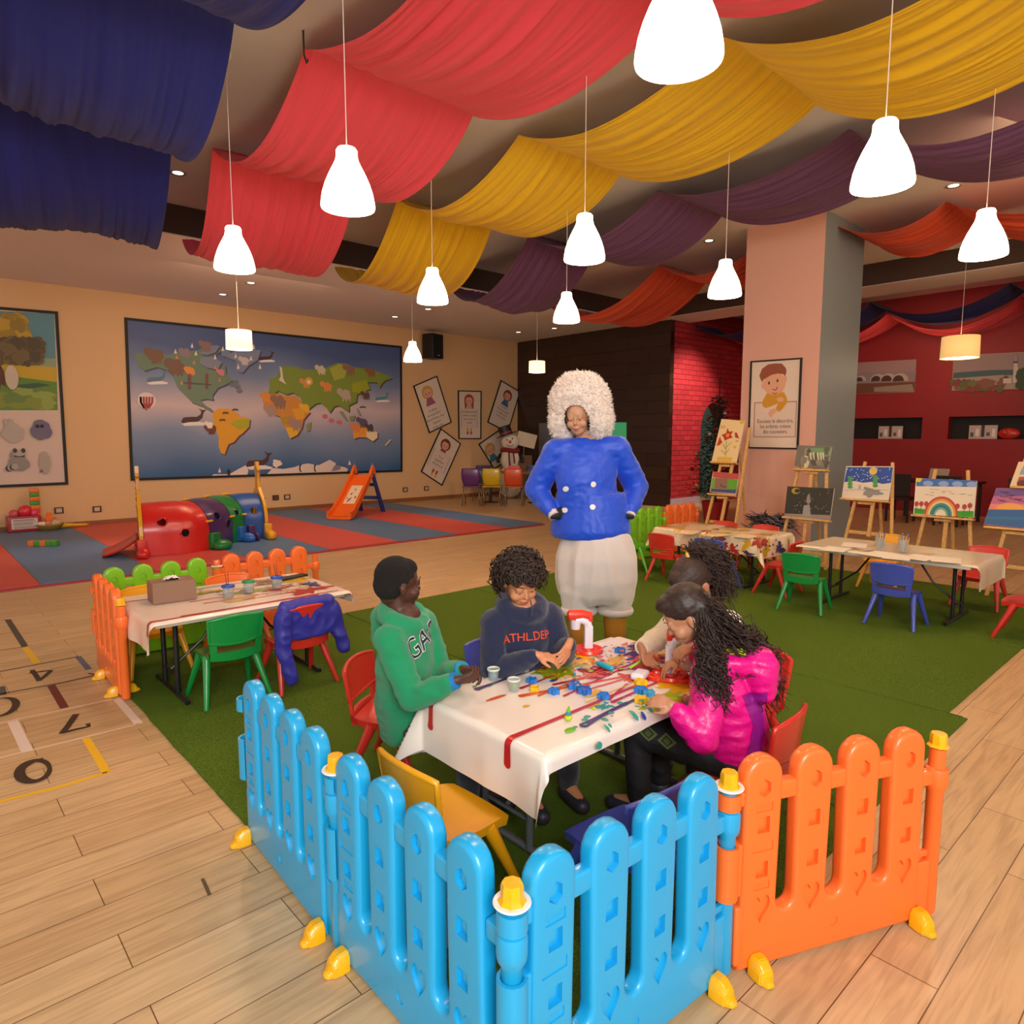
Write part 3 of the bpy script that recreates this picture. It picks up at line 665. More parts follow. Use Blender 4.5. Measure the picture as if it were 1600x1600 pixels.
for (x, y, rx, ry, c, sd, ro) in [(870, 1045, .13, .10, GRN, 1, .5), (905, 1030, .10, .08, YLW, 2, .9), (935, 1050, .10, .05, RED, 5, .9), (1010, 1030, .10, .09, ORN, 4, .9), (1030, 1050, .12, .09, RED, 7, .8), (1000, 1015, .11, .05, PUR, 9, 1.0), (960, 1035, .08, .05, YLW, 8, .7),
        (1060, 1075, .09, .07, YLW, 10, .8), (1040, 1095, .10, .045, '#a8c01a', 11, .8), (880, 1015, .10, .04, PUR, 12, 1.0), (985, 1060, .05, .04, ORN, 13, 1), (905, 1075, .05, .03, ORN, 14, 1), (930, 1085, .06, .02, YLW, 15, .8), (925, 1104, .045, .018, '#dcb010', 16, .2), (945, 1106, .03, .02, TEA, 17, .9),
        (975, 1102, .025, .015, TEA, 18, .3), (775, 1092, .055, .011, ORN, 19, .15), (822, 1105, .016, .010, YLW, 20, .2), (865, 1065, .022, .010, BLU, 21, .2), (985, 1031, .03, .012, BLU, 22, .3), (905, 1047, .012, .008, BLU, 23, .4), (785, 1060, .02, .012, TEA, 24, .6), (742, 1074, .014, .008, TEA, 25, .3), (765, 1073, .02, .008, TEA, 25, .4)]:
    q = p2(x, y); ca_.blob(q[0], q[1], rx, ry, c, sd, ro * .6)
def dline(l, w0, w1, c): ca_.drip([p2(*q) for q in l], w0, w1, c)
for l, a, b, c in [([(1010, 1052), (810, 1165 - 75)], .012, .02, ORN), ([(985, 1040), (905, 1062)], .008, .012, ORN), ([(990, 1045), (863, 1072)], .01, .014, RED), ([(870, 1055), (812, 1078)], .008, .014, RED), ([(980, 1070), (950, 1096)], .01, .014, RED), ([(1040, 1062), (955, 1100)], .012, .015, RED), ([(1000, 1055), (900, 1085)], .012, .012, ORN),
        ([(995, 1035), (880, 1090)], .01, .01, RED), ([(1020, 1082), (960, 1110), (908, 1138)], .012, .026, PUR), ([(830, 1050), (790, 1063), (742, 1080)], .010, .022, PUR), ([(965, 1038), (840, 1090)], .008, .008, ORN), ([(1005, 1062), (915, 1100)], .007, .009, YLW)]: dline(l, a, b, c)
e0 = p2(1030, 1058); e1 = p2(806, 1152); ca_.drip([e0, (e0[0] - .4, (e0[1] + e1[1]) / 2), (TA[0] + .02, e1[1]), (TA[0] - .115, e1[1])], .014, .024, RED)
ca_.drip([(TA[0] + .03, TA[3] - .06), (TA[0] - .125, TA[3] - .06)], .026, .028, RED)
for (x, y, r, cs, n, sd) in [(900, 1040, .22, [GRN, YLW, ORN, RED], 120, 1), (1000, 1030, .2, [RED, PUR, ORN, BLU, YLW], 120, 2), (960, 1110, .12, [TEA], 16, 3), (850, 1040, .16, [PUR, TEA, YLW], 26, 4), (930, 1140, .09, [TEA], 8, 5), (1000, 1120, .1, [TEA, BLU], 12, 6), (900, 1068, .1, [YLW, ORN], 24, 7)]:
    q = p2(x, y); ca_.spat(q[0], q[1], r, cs, n, sd)
ca_.done('white oilcloth with red paint drips under the dough toys')
cb2 = Cloth(TB, (.19, .10, .03, .05), TH, 8, .02); cb2.base(cl('#ead6c8'), 90)
for k, (yy, x0, x1, w_, c) in enumerate([(4.80, 1.2, 2.1, .012, '#584040'), (4.22, .89, 2.0, .018, RED), (4.12, 1.15, 2.15, .016, RED), (4.35, 1.35, 2.05, .014, ORN), (4.45, 1.30, 2.1, .01, RED), (4.52, 1.5, 2.0, .01, '#503040'), (4.62, 1.3, 2.1, .012, '#584040'), (4.28, 1.5, 2.1, .012, RED)]): cb2.drip([(x1, yy), (x0, yy)] if k not in (1,) else [(x1, 4.1), (1.05, 4.1), (TB[0] - .1, 4.12)], w_, w_ * 1.3, c)
cb2.drip([(1.3, 4.70), (TB[0], 4.72), (TB[0] - .11, 4.74)], .012, .018, '#9c2a26')
for (x, y, rx, ry, c, sd) in [(2.0, 4.25, .13, .08, RED, 1), (1.85, 4.45, .1, .06, '#b8301c', 2), (2.08, 4.6, .08, .08, YLW, 3), (1.7, 4.5, .1, .05, GRN, 4), (1.9, 4.7, .1, .06, '#7a5030', 5), (2.1, 4.42, .06, .07, '#383a7a', 6), (1.5, 4.65, .12, .03, '#b8a018', 7), (1.55, 4.3, .1, .03, '#dcb030', 8)]: cb2.blob(x, y, rx, ry, c, sd, .5)
cb2.spat(1.9, 4.5, .26, [RED, YLW, ORN, PUR, GRN], 90, 3); cb2.spat(1.5, 4.5, .22, [YLW, GRN, '#503040'], 40, 4)
cb2.done('pale oilcloth with red drips under the tissue box')
cc = Cloth(TC, (.03, .03, .22, .02), TH, 5, .015); cc.base(cl('#dccdb2'), 70)
for (x, y, rx, ry, c, sd) in [(6.45, 2.3, .05, .06, '#9a4a34', 1), (6.5, 2.45, .04, .05, '#a05a3c', 2), (6.9, 2.4, .1, .05, '#c0a878', 3), (6.7, 1.9, .06, .04, '#c8a67c', 4), (6.42, 2.6, .03, .05, '#b89a6a', 5)]: cc.blob(x, y, rx, ry, c, sd, .6)
cc.spat(6.8, 2.2, .5, ['#b4884c', '#8a5a3c', '#c8ac7c'], 50, 3, .003, .01); cc.done('beige stained oilcloth under scattered papers and pencil cups')
cd_ = Cloth(TD, (.19, .03, .22, .14), TH, 6, .03); cd_.base(cl('#e2cfae'), 80)
for k in range(34):
    cd_.blob(rnd.uniform(6.3, 7.1), rnd.uniform(3.25, 4.6), rnd.uniform(.03, .11), rnd.uniform(.03, .1), rnd.choice(['#d8a428', '#c8742c', '#d8b440', '#b89018', '#a83a28', '#e0c070']), k, .5)
for (x, y, rx, ry, c, sd) in [(6.27, 3.62, .06, .06, '#b42c1c', 1), (6.25, 3.45, .08, .05, '#3a2460', 2), (6.5, 3.2, .06, .07, '#c0a014', 3), (6.8, 3.2, .07, .09, '#2c2c6c', 4), (7.0, 3.2, .04, .08, '#a89018', 5), (6.28, 4.0, .07, .1, '#c09018', 6), (6.3, 4.3, .05, .06, '#e8dcc0', 7), (6.26, 3.82, .05, .06, '#30386c', 8)]: cd_.blob(x, y, rx, ry, c, sd, .6)
cd_.spat(6.6, 3.2, .3, ['#2c2450', '#a81c2c', '#302c70'], 70, 8, .004, .013); cd_.spat(6.25, 3.8, .25, ['#f0e8dc', '#2c2450', '#a81c2c'], 40, 9, .004, .012)
cd_.done('cream oilcloth splattered with yellow, red and purple paint')
# ---------------------------------------------------------------- ceiling drapes
def drape(name, x0, x1, ys, color, label, z=4.42, sag=.42, seed=0, zend=None, sags=None, xo=None, along='y', nx=110, ns=26, group='draped ceiling cloths', fold=.028):
    """one long cloth hooked up along lines at ys, hanging in a belly between them"""
    bm = NB(); rows = []
    Zs = [z] * len(ys)
    if zend is not None: Zs[-1] = zend
    for k in range(len(ys) - 1):
        y0, y1, z0, z1 = ys[k], ys[k + 1], Zs[k], Zs[k + 1]; sg = sags[k] if sags else sag * abs(y1 - y0) / 2.2
        for j in range(ns + (k == len(ys) - 2)):
            s = j / ns; b = 4 * s * (1 - s); row = []
            for i in range(nx + 1):
                u = i / nx; e = abs(u - .5) * 2
                sgl = sg * (1 + .22 * noise.noise(V((u * 2.3, k * 3.7, seed))) - .10 * e ** 4)
                pin = (1 - b) ** 2
                x = x0 + (x1 - x0) * u + (xo[k] + (xo[k + 1] - xo[k]) * s if xo else 0) + .04 * sin(2 * u * 5 + seed) * b - (.05 * (u - .5)) * pin
                ph = u * 26 + 1.5 * noise.noise(V((u * 6, s * 1.6 + k * 7, seed + 2)))
                f = fold * (.55 + .45 * noise.noise(V((u * 5, s * 2 + k, seed + 5)))) * (abs(sin(ph * 1.0)) * 1.5 - .75 + .5 * sin(ph * 2.3 + 1 + s * 1.2) + .9 * noise.noise(V((u * 30, s * 1.8 + k * 5, seed))))
                f += .02 * noise.noise(V((u * 70, s * 2.0 + k, seed + 8)))
                y = y0 + (y1 - y0) * s; zz = z0 + (z1 - z0) * s - sgl * b ** .92 + f * (.35 + .65 * b) - .02 * e ** 6
                p = (x, y, zz) if along == 'y' else (y, x, zz); row.append(bm.verts.new(p))
            rows.append(row)
    for a, b in zip(rows, rows[1:]):
        for i in range(nx): bm.faces.new((a[i], a[i + 1], b[i + 1], b[i]))
    bmesh.ops.recalc_face_normals(bm, faces=bm.faces)
    o = tag(obj(name, bm, mat(color, .78, sheen=.08, bump=.25, bscale=500, name='crepe_fabric'), smooth=True), label, 'drape', group)
    return o
SG, XO = [.45, .42, .28, .40, .58], [0, 0, 0, 0, .1, .5]
YS = [-1.4, .70, 2.80, 4.92, 7.15, 9.5]
drape('ceiling_drape', .02, 1.93, YS, '#141e78', 'dark navy cloth draped in bellies across the ceiling, leftmost', seed=1, zend=4.12, sags=[.5, .5, .42, .50, .55], xo=[0, 0, 0, .02, .25, .65])
drape('ceiling_drape', 2.40, 4.02, YS, '#ec4a58', 'coral red cloth draped in bellies across the ceiling', seed=2, zend=4.12, sags=SG, xo=XO)
drape('ceiling_drape', 4.52, 6.06, YS, '#e6b400', 'golden yellow cloth draped in bellies across the ceiling', seed=3, zend=4.12, sags=SG, xo=XO)
drape('ceiling_drape', 6.68, 8.12, YS, '#6a3c62', 'dusky purple cloth draped in bellies across the ceiling', seed=4, zend=4.12, sags=SG, xo=XO)
drape('ceiling_drape', 9.55, 11.1, [CY1 - .02, 6.95, 9.5], '#d8491c', 'orange cloth draped from the column toward the dark wall', seed=5, zend=4.12, sag=.42)
drape('ceiling_drape', 9.55, 11.1, [-1.4, .70, 2.80, CY0 + .02], '#d8491c', 'orange cloth draped on the right side of the column', seed=6, sags=[.42, .42, .25])
drape('ceiling_drape', 13.75, 14.85, [-1.2, .9, 3.02, 5.2, 7.3, 8.95], '#141a58', 'navy cloth draped over the red walled room', seed=7, z=4.12, sag=.45)
drape('ceiling_drape', 14.95, 15.9, [-1.1, 1.0, 3.12, 5.3, 7.4, 8.95], '#e0464e', 'coral cloth draped against the top of the red wall', seed=8, z=4.06, sag=.50)
HK = mat('#3c3230', .4)
for k, (x, y) in enumerate([(2.42, 4.92), (2.2, 7.15)]):
    bm = NB(); tube(bm, [(x, y, ZH - .002), (x, y, 4.36), (x + .02, y, 4.30), (x + .03, y, 4.33)], .007, 6)
    tag(obj('ceiling_hook', bm, HK), ['thin dark ceiling hook at the corner of the coral cloth', 'thin dark ceiling hook beside a white cord rose between navy and coral cloths'][k], 'hook', 'ceiling hooks')

# ---------------------------------------------------------------- pendant lamps
GLOW = mat((1, .86, .66), .4, emit=5.5, name='lit_opal_glass'); CORD = mat('#e6dcd2', .5); CAPM = mat('#efe9e2', .5)
def pendant(px, yb, zb, label, D0=.30, energy=17, ztop=ZH):
    p = P(px, yb, zb + .0); t = empty('pendant_lamp', (p.x, p.y, ztop), 0, label, 'lamp', 'white bell pendant lamps'); zt = zb - ztop; r = D0 / 2
    bm = NB(); prof = [(.022, 1.02), (.034, 1.0), (.33, .985), (.38, .95), (.38, .86), (.43, .77), (.56, .655), (.70, .53), (.83, .39), (.935, .24), (.99, .10), (1.0, .03), (.985, 0)]
    H = D0 * 1.10; out = [(r * a, zt + H * b) for a, b in prof]; lathe(bm, out, n=36)
    o = obj('lamp_shade', bm, GLOW, t, True); o.modifiers.new('s', 'SOLIDIFY').thickness = .003
    bm = NB(); cyl(bm, (0, 0, zt + H * .99), (0, 0, -.02), .0028, n=6); obj('cord', bm, CORD, t)
    bm = NB(); lathe(bm, [(0, -.075), (.02, -.07), (.045, -.045), (.055, 0), (0, 0)], n=20); obj('canopy', bm, CAPM, t, True)
    lamp('lamp_bulb', 'POINT', (0, 0, zt - .03), energy, (1, .76, .52), size=.07, parent=t)
    return t
for px, yb, lab in [(1060, 97, 'white bell pendant lamp largest and topmost, cut by the top edge'), (544, 326, 'white bell pendant lamp against the coral cloth, second largest on the left'), (367, 422, 'white bell pendant lamp between the navy and coral cloths'),
        (913, 407, 'white bell pendant lamp against the yellow and purple cloths'), (676, 473, 'white bell pendant lamp against the lower end of the yellow cloth'), (885, 503, 'white bell pendant lamp right below the purple cloth, above the performer'),
        (1378, 292, 'white bell pendant lamp above the right half, over the column'), (1132, 463, 'white bell pendant lamp hanging just left of the pink column'), (1536, 401, 'white bell pendant lamp at the right edge in front of the orange cloth')]:
    pendant(px, yb, 2.90, lab)
pendant(645, 565, 2.84, 'small looking white bell pendant lamp beside the black loudspeaker', ztop=ZL, energy=12)
def drum(px, yb, zb, col, label, Dm, ztop, em, h=.2, energy=8):
    p = P(px, yb, zb); t = empty('drum_lamp', (p.x, p.y, ztop), 0, label, 'lamp', 'drum shade pendant lamps'); zt = zb - ztop; r = Dm / 2; bm = NB()
    lathe(bm, [(r * .97, zt + h), (r, zt)], n=32); o = obj('lamp_shade', bm, mat(col, .7, emit=em, name='lit_paper_shade'), t, True)
    o.modifiers.new('s', 'SOLIDIFY').thickness = .003
    bm = NB(); lathe(bm, [(r * 1.004, zt + .035), (r * 1.006, zt + .03), (r * 1.004, zt + .025)], n=32); tube(bm, [(r * .975 * cos(2 * pi * i / 24), r * .975 * sin(2 * pi * i / 24), zt + h) for i in range(24)], .004, 5, closed=True); obj('shade_band', bm, mat('#c06a50', .6), t)
    bm = NB(); lathe(bm, [(0, zt + .012), (r * .93, zt + .012), (r * .93, zt + .008), (0, zt + .008)], n=32); obj('diffuser', bm, mat((1, .9, .72), .5, emit=4), t)
    bm = NB(); cyl(bm, (0, 0, zt + h * .5), (0, 0, zt + h + .25), .008, .003, 8); cyl(bm, (0, 0, zt + h + .25), (0, 0, -.02), .003, n=6); obj('cord', bm, CORD, t)
    bm = NB(); lathe(bm, [(0, -.07), (.03, -.06), (.055, 0), (0, 0)], n=20); obj('canopy', bm, CAPM, t, True)
    lamp('lamp_bulb', 'POINT', (0, 0, zt - .05), energy, (1, .72, .45), size=.1, parent=t)
drum(374, 546, 2.85, (1, .72, .5), 'small patterned drum lamp hanging in front of the world map', .36, ZL, .95, .27)
drum(839, 582, 2.85, (1, .8, .5), 'small cream drum lamp hanging in front of the dark wall', .32, ZL, 1.0, .22)
drum(1499, 560, 2.75, (1, .62, .22), 'yellow ribbed drum lamp hanging in front of the red wall', .50, 4.5, .45, .32)
for (x, y, z, l) in [(278, 270, ZH, 'between navy and coral cloths'), (392, 442, ZL, 'nearest the world map, right of a pair'), (348, 460, ZL, 'nearest the world map, left of a pair'), (617, 495, ZL, 'left of the pair above the loudspeaker'), (669, 483, ZL, 'right of the pair above the loudspeaker'), (1490, 290, ZH, 'under the purple cloth at the right'), (1108, 376, ZH, 'between purple and orange cloths'), (866, 513, ZL, 'near the dark wall, right of a pair'), (810, 519, ZL, 'near the dark wall, left of a pair')]:
    p = P(x, y, z); t = empty('downlight', p, 0, 'round recessed downlight ' + l, 'light', 'recessed downlights')
    bm = NB(); lathe(bm, [(.055, -.001), (.085, -.008), (.085, -.0005), (.055, -.0005)], n=24); obj('trim_ring', bm, mat('#b8aea2', .4), t, True)
    bm = NB(); lathe(bm, [(0, -.003), (.056, -.003), (.056, -.0008), (0, -.0008)], n=20); obj('lens', bm, mat((1, .86, .7), .3, emit=2.2), t)

# ---------------------------------------------------------------- pictures on the left wall
WL = (0, 13.998, 0); NL = (0, -1, 0); FRM = mat('#0d0a09', .6, name='black_frame')
def framed(name, corners, n, p, draw, label, cat='poster', th=.03, fw=.035, base='#e0cfc0', frame_m=None, group=None, step=.00012):
    """corners: image points tl, tr, br, bl of the outer frame on the plane"""
    q = [onplane(*c, p, V(n)) for c in corners]; cen = sum(q, V()) / 4; t = empty(name, (cen.x, cen.y, min(v.z for v in q)), 0, label, cat, group); n = V(n).normalized()
    bm = NB(); inn = []
    for i in range(4):
        a, b, c = q[i - 1], q[i], q[(i + 1) % 4]; inn.append(b + ((a - b).normalized() + (c - b).normalized()) * fw)
    off = n * th
    for i in range(4):
        j = (i + 1) % 4
        prism(bm, [q[i], q[j], inn[j], inn[i]], n, th)
    if fw: local(obj('frame', bm, frame_m or FRM), t)
    else: bm.free(); inn = q
    a = Art(V(p) + n * (th * .4), n, step=step)
    a.poly([a.to2(v + n * 0) for v in inn], base); draw(a); local(a.done('print'), t); return t
def ocean():
    m, nt, b, N, L = nodes('printed_ocean'); tc = N('TexCoord'); sp = N('SeparateXYZ'); L(tc.outputs['Object'], sp.inputs[0]); mr = N('MapRange'); mr.inputs[1].default_value = .76; mr.inputs[2].default_value = 3.74
    nz = N('TexNoise'); nz.inputs['Scale'].default_value = .6; L(tc.outputs['Object'], nz.inputs[0]); ad = N('Math'); ad.operation = 'MULTIPLY_ADD'; ad.inputs[1].default_value = .25; L(nz.outputs['Fac'], ad.inputs[0]); L(sp.outputs['Z'], mr.inputs[0]); L(mr.outputs[0], ad.inputs[2])
    rp = N('ValToRGB'); cr = rp.color_ramp; cr.elements[0].position = .12; cr.elements[0].color = (*lin('#27598c'), 1); cr.elements[1].position = 1.0; cr.elements[1].color = (*lin('#44598c'), 1)
    for ps, c in ((.4, '#7c8cac'), (.6, '#c8b4b8'), (.8, '#7284a8')): e = cr.elements.new(ps); e.color = (*lin(c), 1)
    L(ad.outputs[0], rp.inputs[0]); L(rp.outputs[0], b.inputs['Base Color']); b.inputs['Roughness'].default_value = .5; return m
def k1(l): return [(195 + x * .1687, 490 + y * .1687) for x, y in l]    # points read off the left half of the map
def k2(l): return [(400 + x * .14375, 530 + y * .14375) for x, y in l]  # right half
def draw_map(a):
    SH = '#4a4a64'
    def land(pts, c, sh=SH, d=(2.0, 2.2)):
        a.poly([(x + d[0], y + d[1]) for x, y in pts], sh, True); a.poly(pts, c, True)
    na = k1([(85, 375), (150, 365), (220, 380), (300, 370), (400, 385), (470, 360), (560, 350), (680, 340), (740, 300), (860, 290), (900, 340), (820, 400), (860, 450), (930, 480), (940, 560), (1000, 620), (930, 660), (860, 690), (810, 760), (820, 800), (760, 790), (700, 800), (760, 860), (800, 880), (830, 920), (790, 900), (720, 860), (620, 820), (560, 760), (490, 690), (460, 620), (440, 570), (380, 520), (300, 495), (180, 530), (120, 480)])
    land(na, '#6c8470')
    land(k1([(700, 370), (760, 300), (880, 300), (840, 360), (760, 385)]), '#7a86a0'); land(k1([(890, 340), (960, 320), (990, 380), (940, 400), (900, 390)]), '#7682a0'); land(k1([(940, 400), (1060, 310), (1170, 330), (1260, 340), (1230, 430), (1150, 480), (1090, 550), (1040, 530), (1030, 440)]), '#7c88a8'); land(k1([(700, 410), (800, 400), (900, 450), (860, 520), (760, 500), (700, 460)]), '#8088a0')
    land(k1([(815, 920), (860, 880), (960, 880), (1040, 920), (1060, 950), (1160, 975), (1150, 1050), (1090, 1110), (1060, 1130), (1010, 1190), (960, 1210), (940, 1260), (925, 1305), (890, 1290), (870, 1230), (870, 1140), (850, 1090), (815, 1000)]), '#dc9c28', '#5a3a44')
    a.poly(k1([(970, 1020), (1040, 980), (1160, 975), (1140, 1060), (1060, 1075)]), '#a8a824', True)
    land(k2([(140, 430), (220, 410), (260, 320), (310, 290), (440, 300), (500, 330), (640, 330), (760, 310), (880, 260), (980, 265), (1080, 310), (1200, 320), (1300, 345), (1420, 390), (1480, 420), (1400, 450), (1370, 480), (1340, 530), (1320, 470), (1210, 465), (1240, 540), (1180, 560), (1100, 600), (1090, 680), (1010, 720), (1010, 790), (960, 760), (900, 720), (850, 730), (800, 800), (760, 740), (700, 690), (650, 700), (560, 770), (510, 700), (470, 620), (400, 580), (330, 600), (240, 560), (190, 600), (130, 590), (150, 510)]), '#7c9038', '#4c5038')
    a.poly(k2([(1050, 480), (1200, 440), (1210, 465), (1240, 540), (1130, 590), (1040, 570)]), '#98a020', True); a.poly(k2([(800, 320), (900, 270), (1000, 290), (960, 420), (850, 450)]), '#a4ac40', True)
    land(k2([(80, 560), (130, 600), (240, 590), (330, 620), (440, 620), (490, 680), (520, 770), (590, 790), (520, 870), (500, 960), (450, 1040), (370, 1080), (340, 1000), (300, 940), (260, 840), (170, 810), (90, 760), (75, 660)]), '#cc8a3c', '#5a4048')
    a.poly(k2([(320, 960), (480, 960), (450, 1040), (370, 1080)]), '#e0b030', True); a.poly(k2([(260, 850), (380, 830), (380, 920), (290, 930)]), '#b09030', True); a.poly(k2([(390, 760), (520, 740), (530, 860), (440, 880)]), '#e0a030', True)
    land(k2([(1045, 920), (1100, 940), (1180, 930), (1240, 960), (1320, 1010), (1320, 1070), (1270, 1110), (1200, 1070), (1120, 1065), (1060, 1085)]), '#e49a3c'); a.poly(k2([(1200, 1000), (1320, 1010), (1320, 1070), (1270, 1110), (1200, 1060)]), '#ecd8b0', True)
    for l, c in [([(545, 930), (600, 900), (590, 990), (555, 1010)], '#8c8c60'), ([(900, 790), (940, 780), (1000, 890), (970, 880)], '#8c9070'), ([(1015, 840), (1080, 830), (1060, 890), (1020, 885)], '#848c60'), ([(1085, 740), (1110, 760), (1140, 830), (1120, 830)], '#8c9478'), ([(1395, 1155), (1450, 1090), (1475, 1095), (1415, 1160)], '#d0c098'), ([(1150, 570), (1200, 570), (1180, 640), (1140, 630)], '#b08c70')]: land(k2(l), c, d=(1, 1))
    for x, y in [(750, 840), (820, 885), (905, 905)]: q = k2([(x, y)])[0]; a.ell(*a.px(*q), .07, .05, '#c86878')
    # ice at the bottom
    a.poly(k2([(115, 1470), (180, 1400), (300, 1410), (420, 1390), (480, 1365), (560, 1350), (680, 1370), (740, 1340), (800, 1310), (870, 1350), (860, 1375), (960, 1390), (1000, 1410), (985, 1445)]), '#e0ccc4', True)
    a.poly([(330, 744), (334, 741), (358, 741), (372, 733), (384, 727), (388, 735), (386, 743.5), (360, 744.5)], '#e4d0c8', True)
    def whale(x, y, s, c='#4a3038', fl=1):
        P_ = lambda l: [(x + u * s * fl, y + v * s) for u, v in l]
        a.poly(P_([(-20, 6), (-8, 2), (10, 3), (22, 6), (20, 9), (-14, 10)]), '#e4dcd8', True)
        a.poly(P_([(-20, 2), (-16, -4), (-4, -5), (6, -5), (12, -9), (13, -14), (8, -19), (15, -16), (22, -17), (17, -12), (15, -3), (8, 3), (-8, 4), (-18, 6)]), c, True)
    whale(302, 656, .95); whale(404, 724, 1.0); whale(416, 560, .62); whale(245, 593, .8, '#5c7890'); whale(597, 623, .55, '#4c8c98')
    def tree(x, y, s, c='#e4d8d0'): a.poly([(x - 2.2 * s, y + 3 * s), (x, y - 4 * s), (x + 2.2 * s, y + 3 * s)], c, True)
    for x, y in [(274, 549), (300, 540), (306, 552), (336, 558), (348, 545), (368, 556), (392, 560), (372, 573), (406, 573), (396, 542), (343, 735), (546, 723)]: tree(x, y, 1.1)
    for x, y in [(276, 558), (303, 566), (336, 574), (284, 598), (343, 593)]: tree(x, y, 1.0, '#d88858')
    def beast(x, y, s, c, ear=True, legs=True):
        a.blob(*a.px(x, y), .095 * s, .085 * s, c, int(x), .2); a.ell(*a.px(x - 7 * s, y - 4 * s), .055 * s, .055 * s, c)
        if legs:
            for dx in (-4, 0, 4): a.poly([(x + dx * s, y + 2 * s), (x + (dx + 1.6) * s, y + 2 * s), (x + (dx + 1.6) * s, y + 8 * s), (x + dx * s, y + 8 * s)], c, True)
    for x, y, s, c in [(243, 556, 1.5, '#7c5c48'), (276, 574, 1.7, '#7a5c50'), (290, 552, 1.0, '#8c7c84'), (382, 564, .9, '#c8bcc4'), (322, 541, 1.1, '#8a6c70'), (478, 599, 1.0, '#c89448'), (511, 604, 1.1, '#dc8848'), (540, 617, 1.35, '#b4a494'), (547, 578, 1.2, '#8c6854'), (580, 582, 1.0, '#8a5c30'), (502, 578, 1.0, '#ccc0a4'), (418, 622, 1.1, '#dc8c3c'), (437, 628, 1.4, '#8c6c5c'), (424, 642, 1.2, '#a88c84'), (477, 638, 1.0, '#e0b030'), (463, 663, 1.3, '#a4847c'), (567, 660, 1.1, '#605068'), (578, 668, .9, '#4c4450'), (556, 668, 1.0, '#e08440'), (572, 618, .9, '#5c4440'), (330, 671, 1.0, '#6c3c34'), (327, 664, .7, '#e8dcd0'), (297, 580, .9, '#e09048'), (345, 582, .7, '#c8808c')]: beast(x, y, s, c)
    a.ell(*a.px(482, 596), .09, .09, '#d8a050'); a.ell(*a.px(482, 597), .045, .04, '#f0d8b0')
    for x in (296, 323): a.line([(x, 584), (x, 608)], .05, '#7c4c48', True)
    a.line([(286, 598), (330, 601)], .02, '#5a5058', True); a.poly([(436, 572), (440, 575), (442, 592), (447, 601), (435, 594), (438, 588)], '#d8ccc0', True)
    for x, y in [(352, 645), (367, 640), (347, 656), (566, 636)]:
        for k in range(5): t = pi * k / 4; a.line([(x, y), (x + 5 * cos(t), y - 2.5 * sin(t) + 1)], .025, '#4c4a40', True)
    # balloon
    a.ell(*a.px(228.5, 626), .16, .15, '#dccac8'); 
    for dx in (-9, -4.3, 0.0, 4.3, 9): a.line([(228.5 + dx, 620), (228.5 + dx * 1.0, 629), (228.5 + dx * .35, 638)], .035, '#9c3c3c', True)
    a.rect(227, 638, 230, 641, '#8c6c58', True)
    for x, y in [(362, 601), (371, 604), (374, 611), (368, 597)]: a.ell(*a.px(x, y), .06, .04, '#6c7480')
    for x in (469, 492): a.ell(*a.px(x, 731), .03, .09, '#2c2830'); a.ell(*a.px(x + 1, 731.5), .015, .06, '#e8e0dc')
    a.ell(*a.px(357, 738), .03, .07, '#2c2830'); a.poly([(517, 736), (522, 727), (530, 727), (532, 732), (526, 735)], '#8c8090', True); a.blob(*a.px(432, 724), .1, .08, '#e4d4cc', 3)
OC = ocean()
framed('world_map_poster', [(194, 496), (627, 541), (628, 737), (204, 751)], NL, WL, draw_map, 'large framed world map with cartoon animals on the left wall', 'map', base=OC, fw=.045, step=.0001)
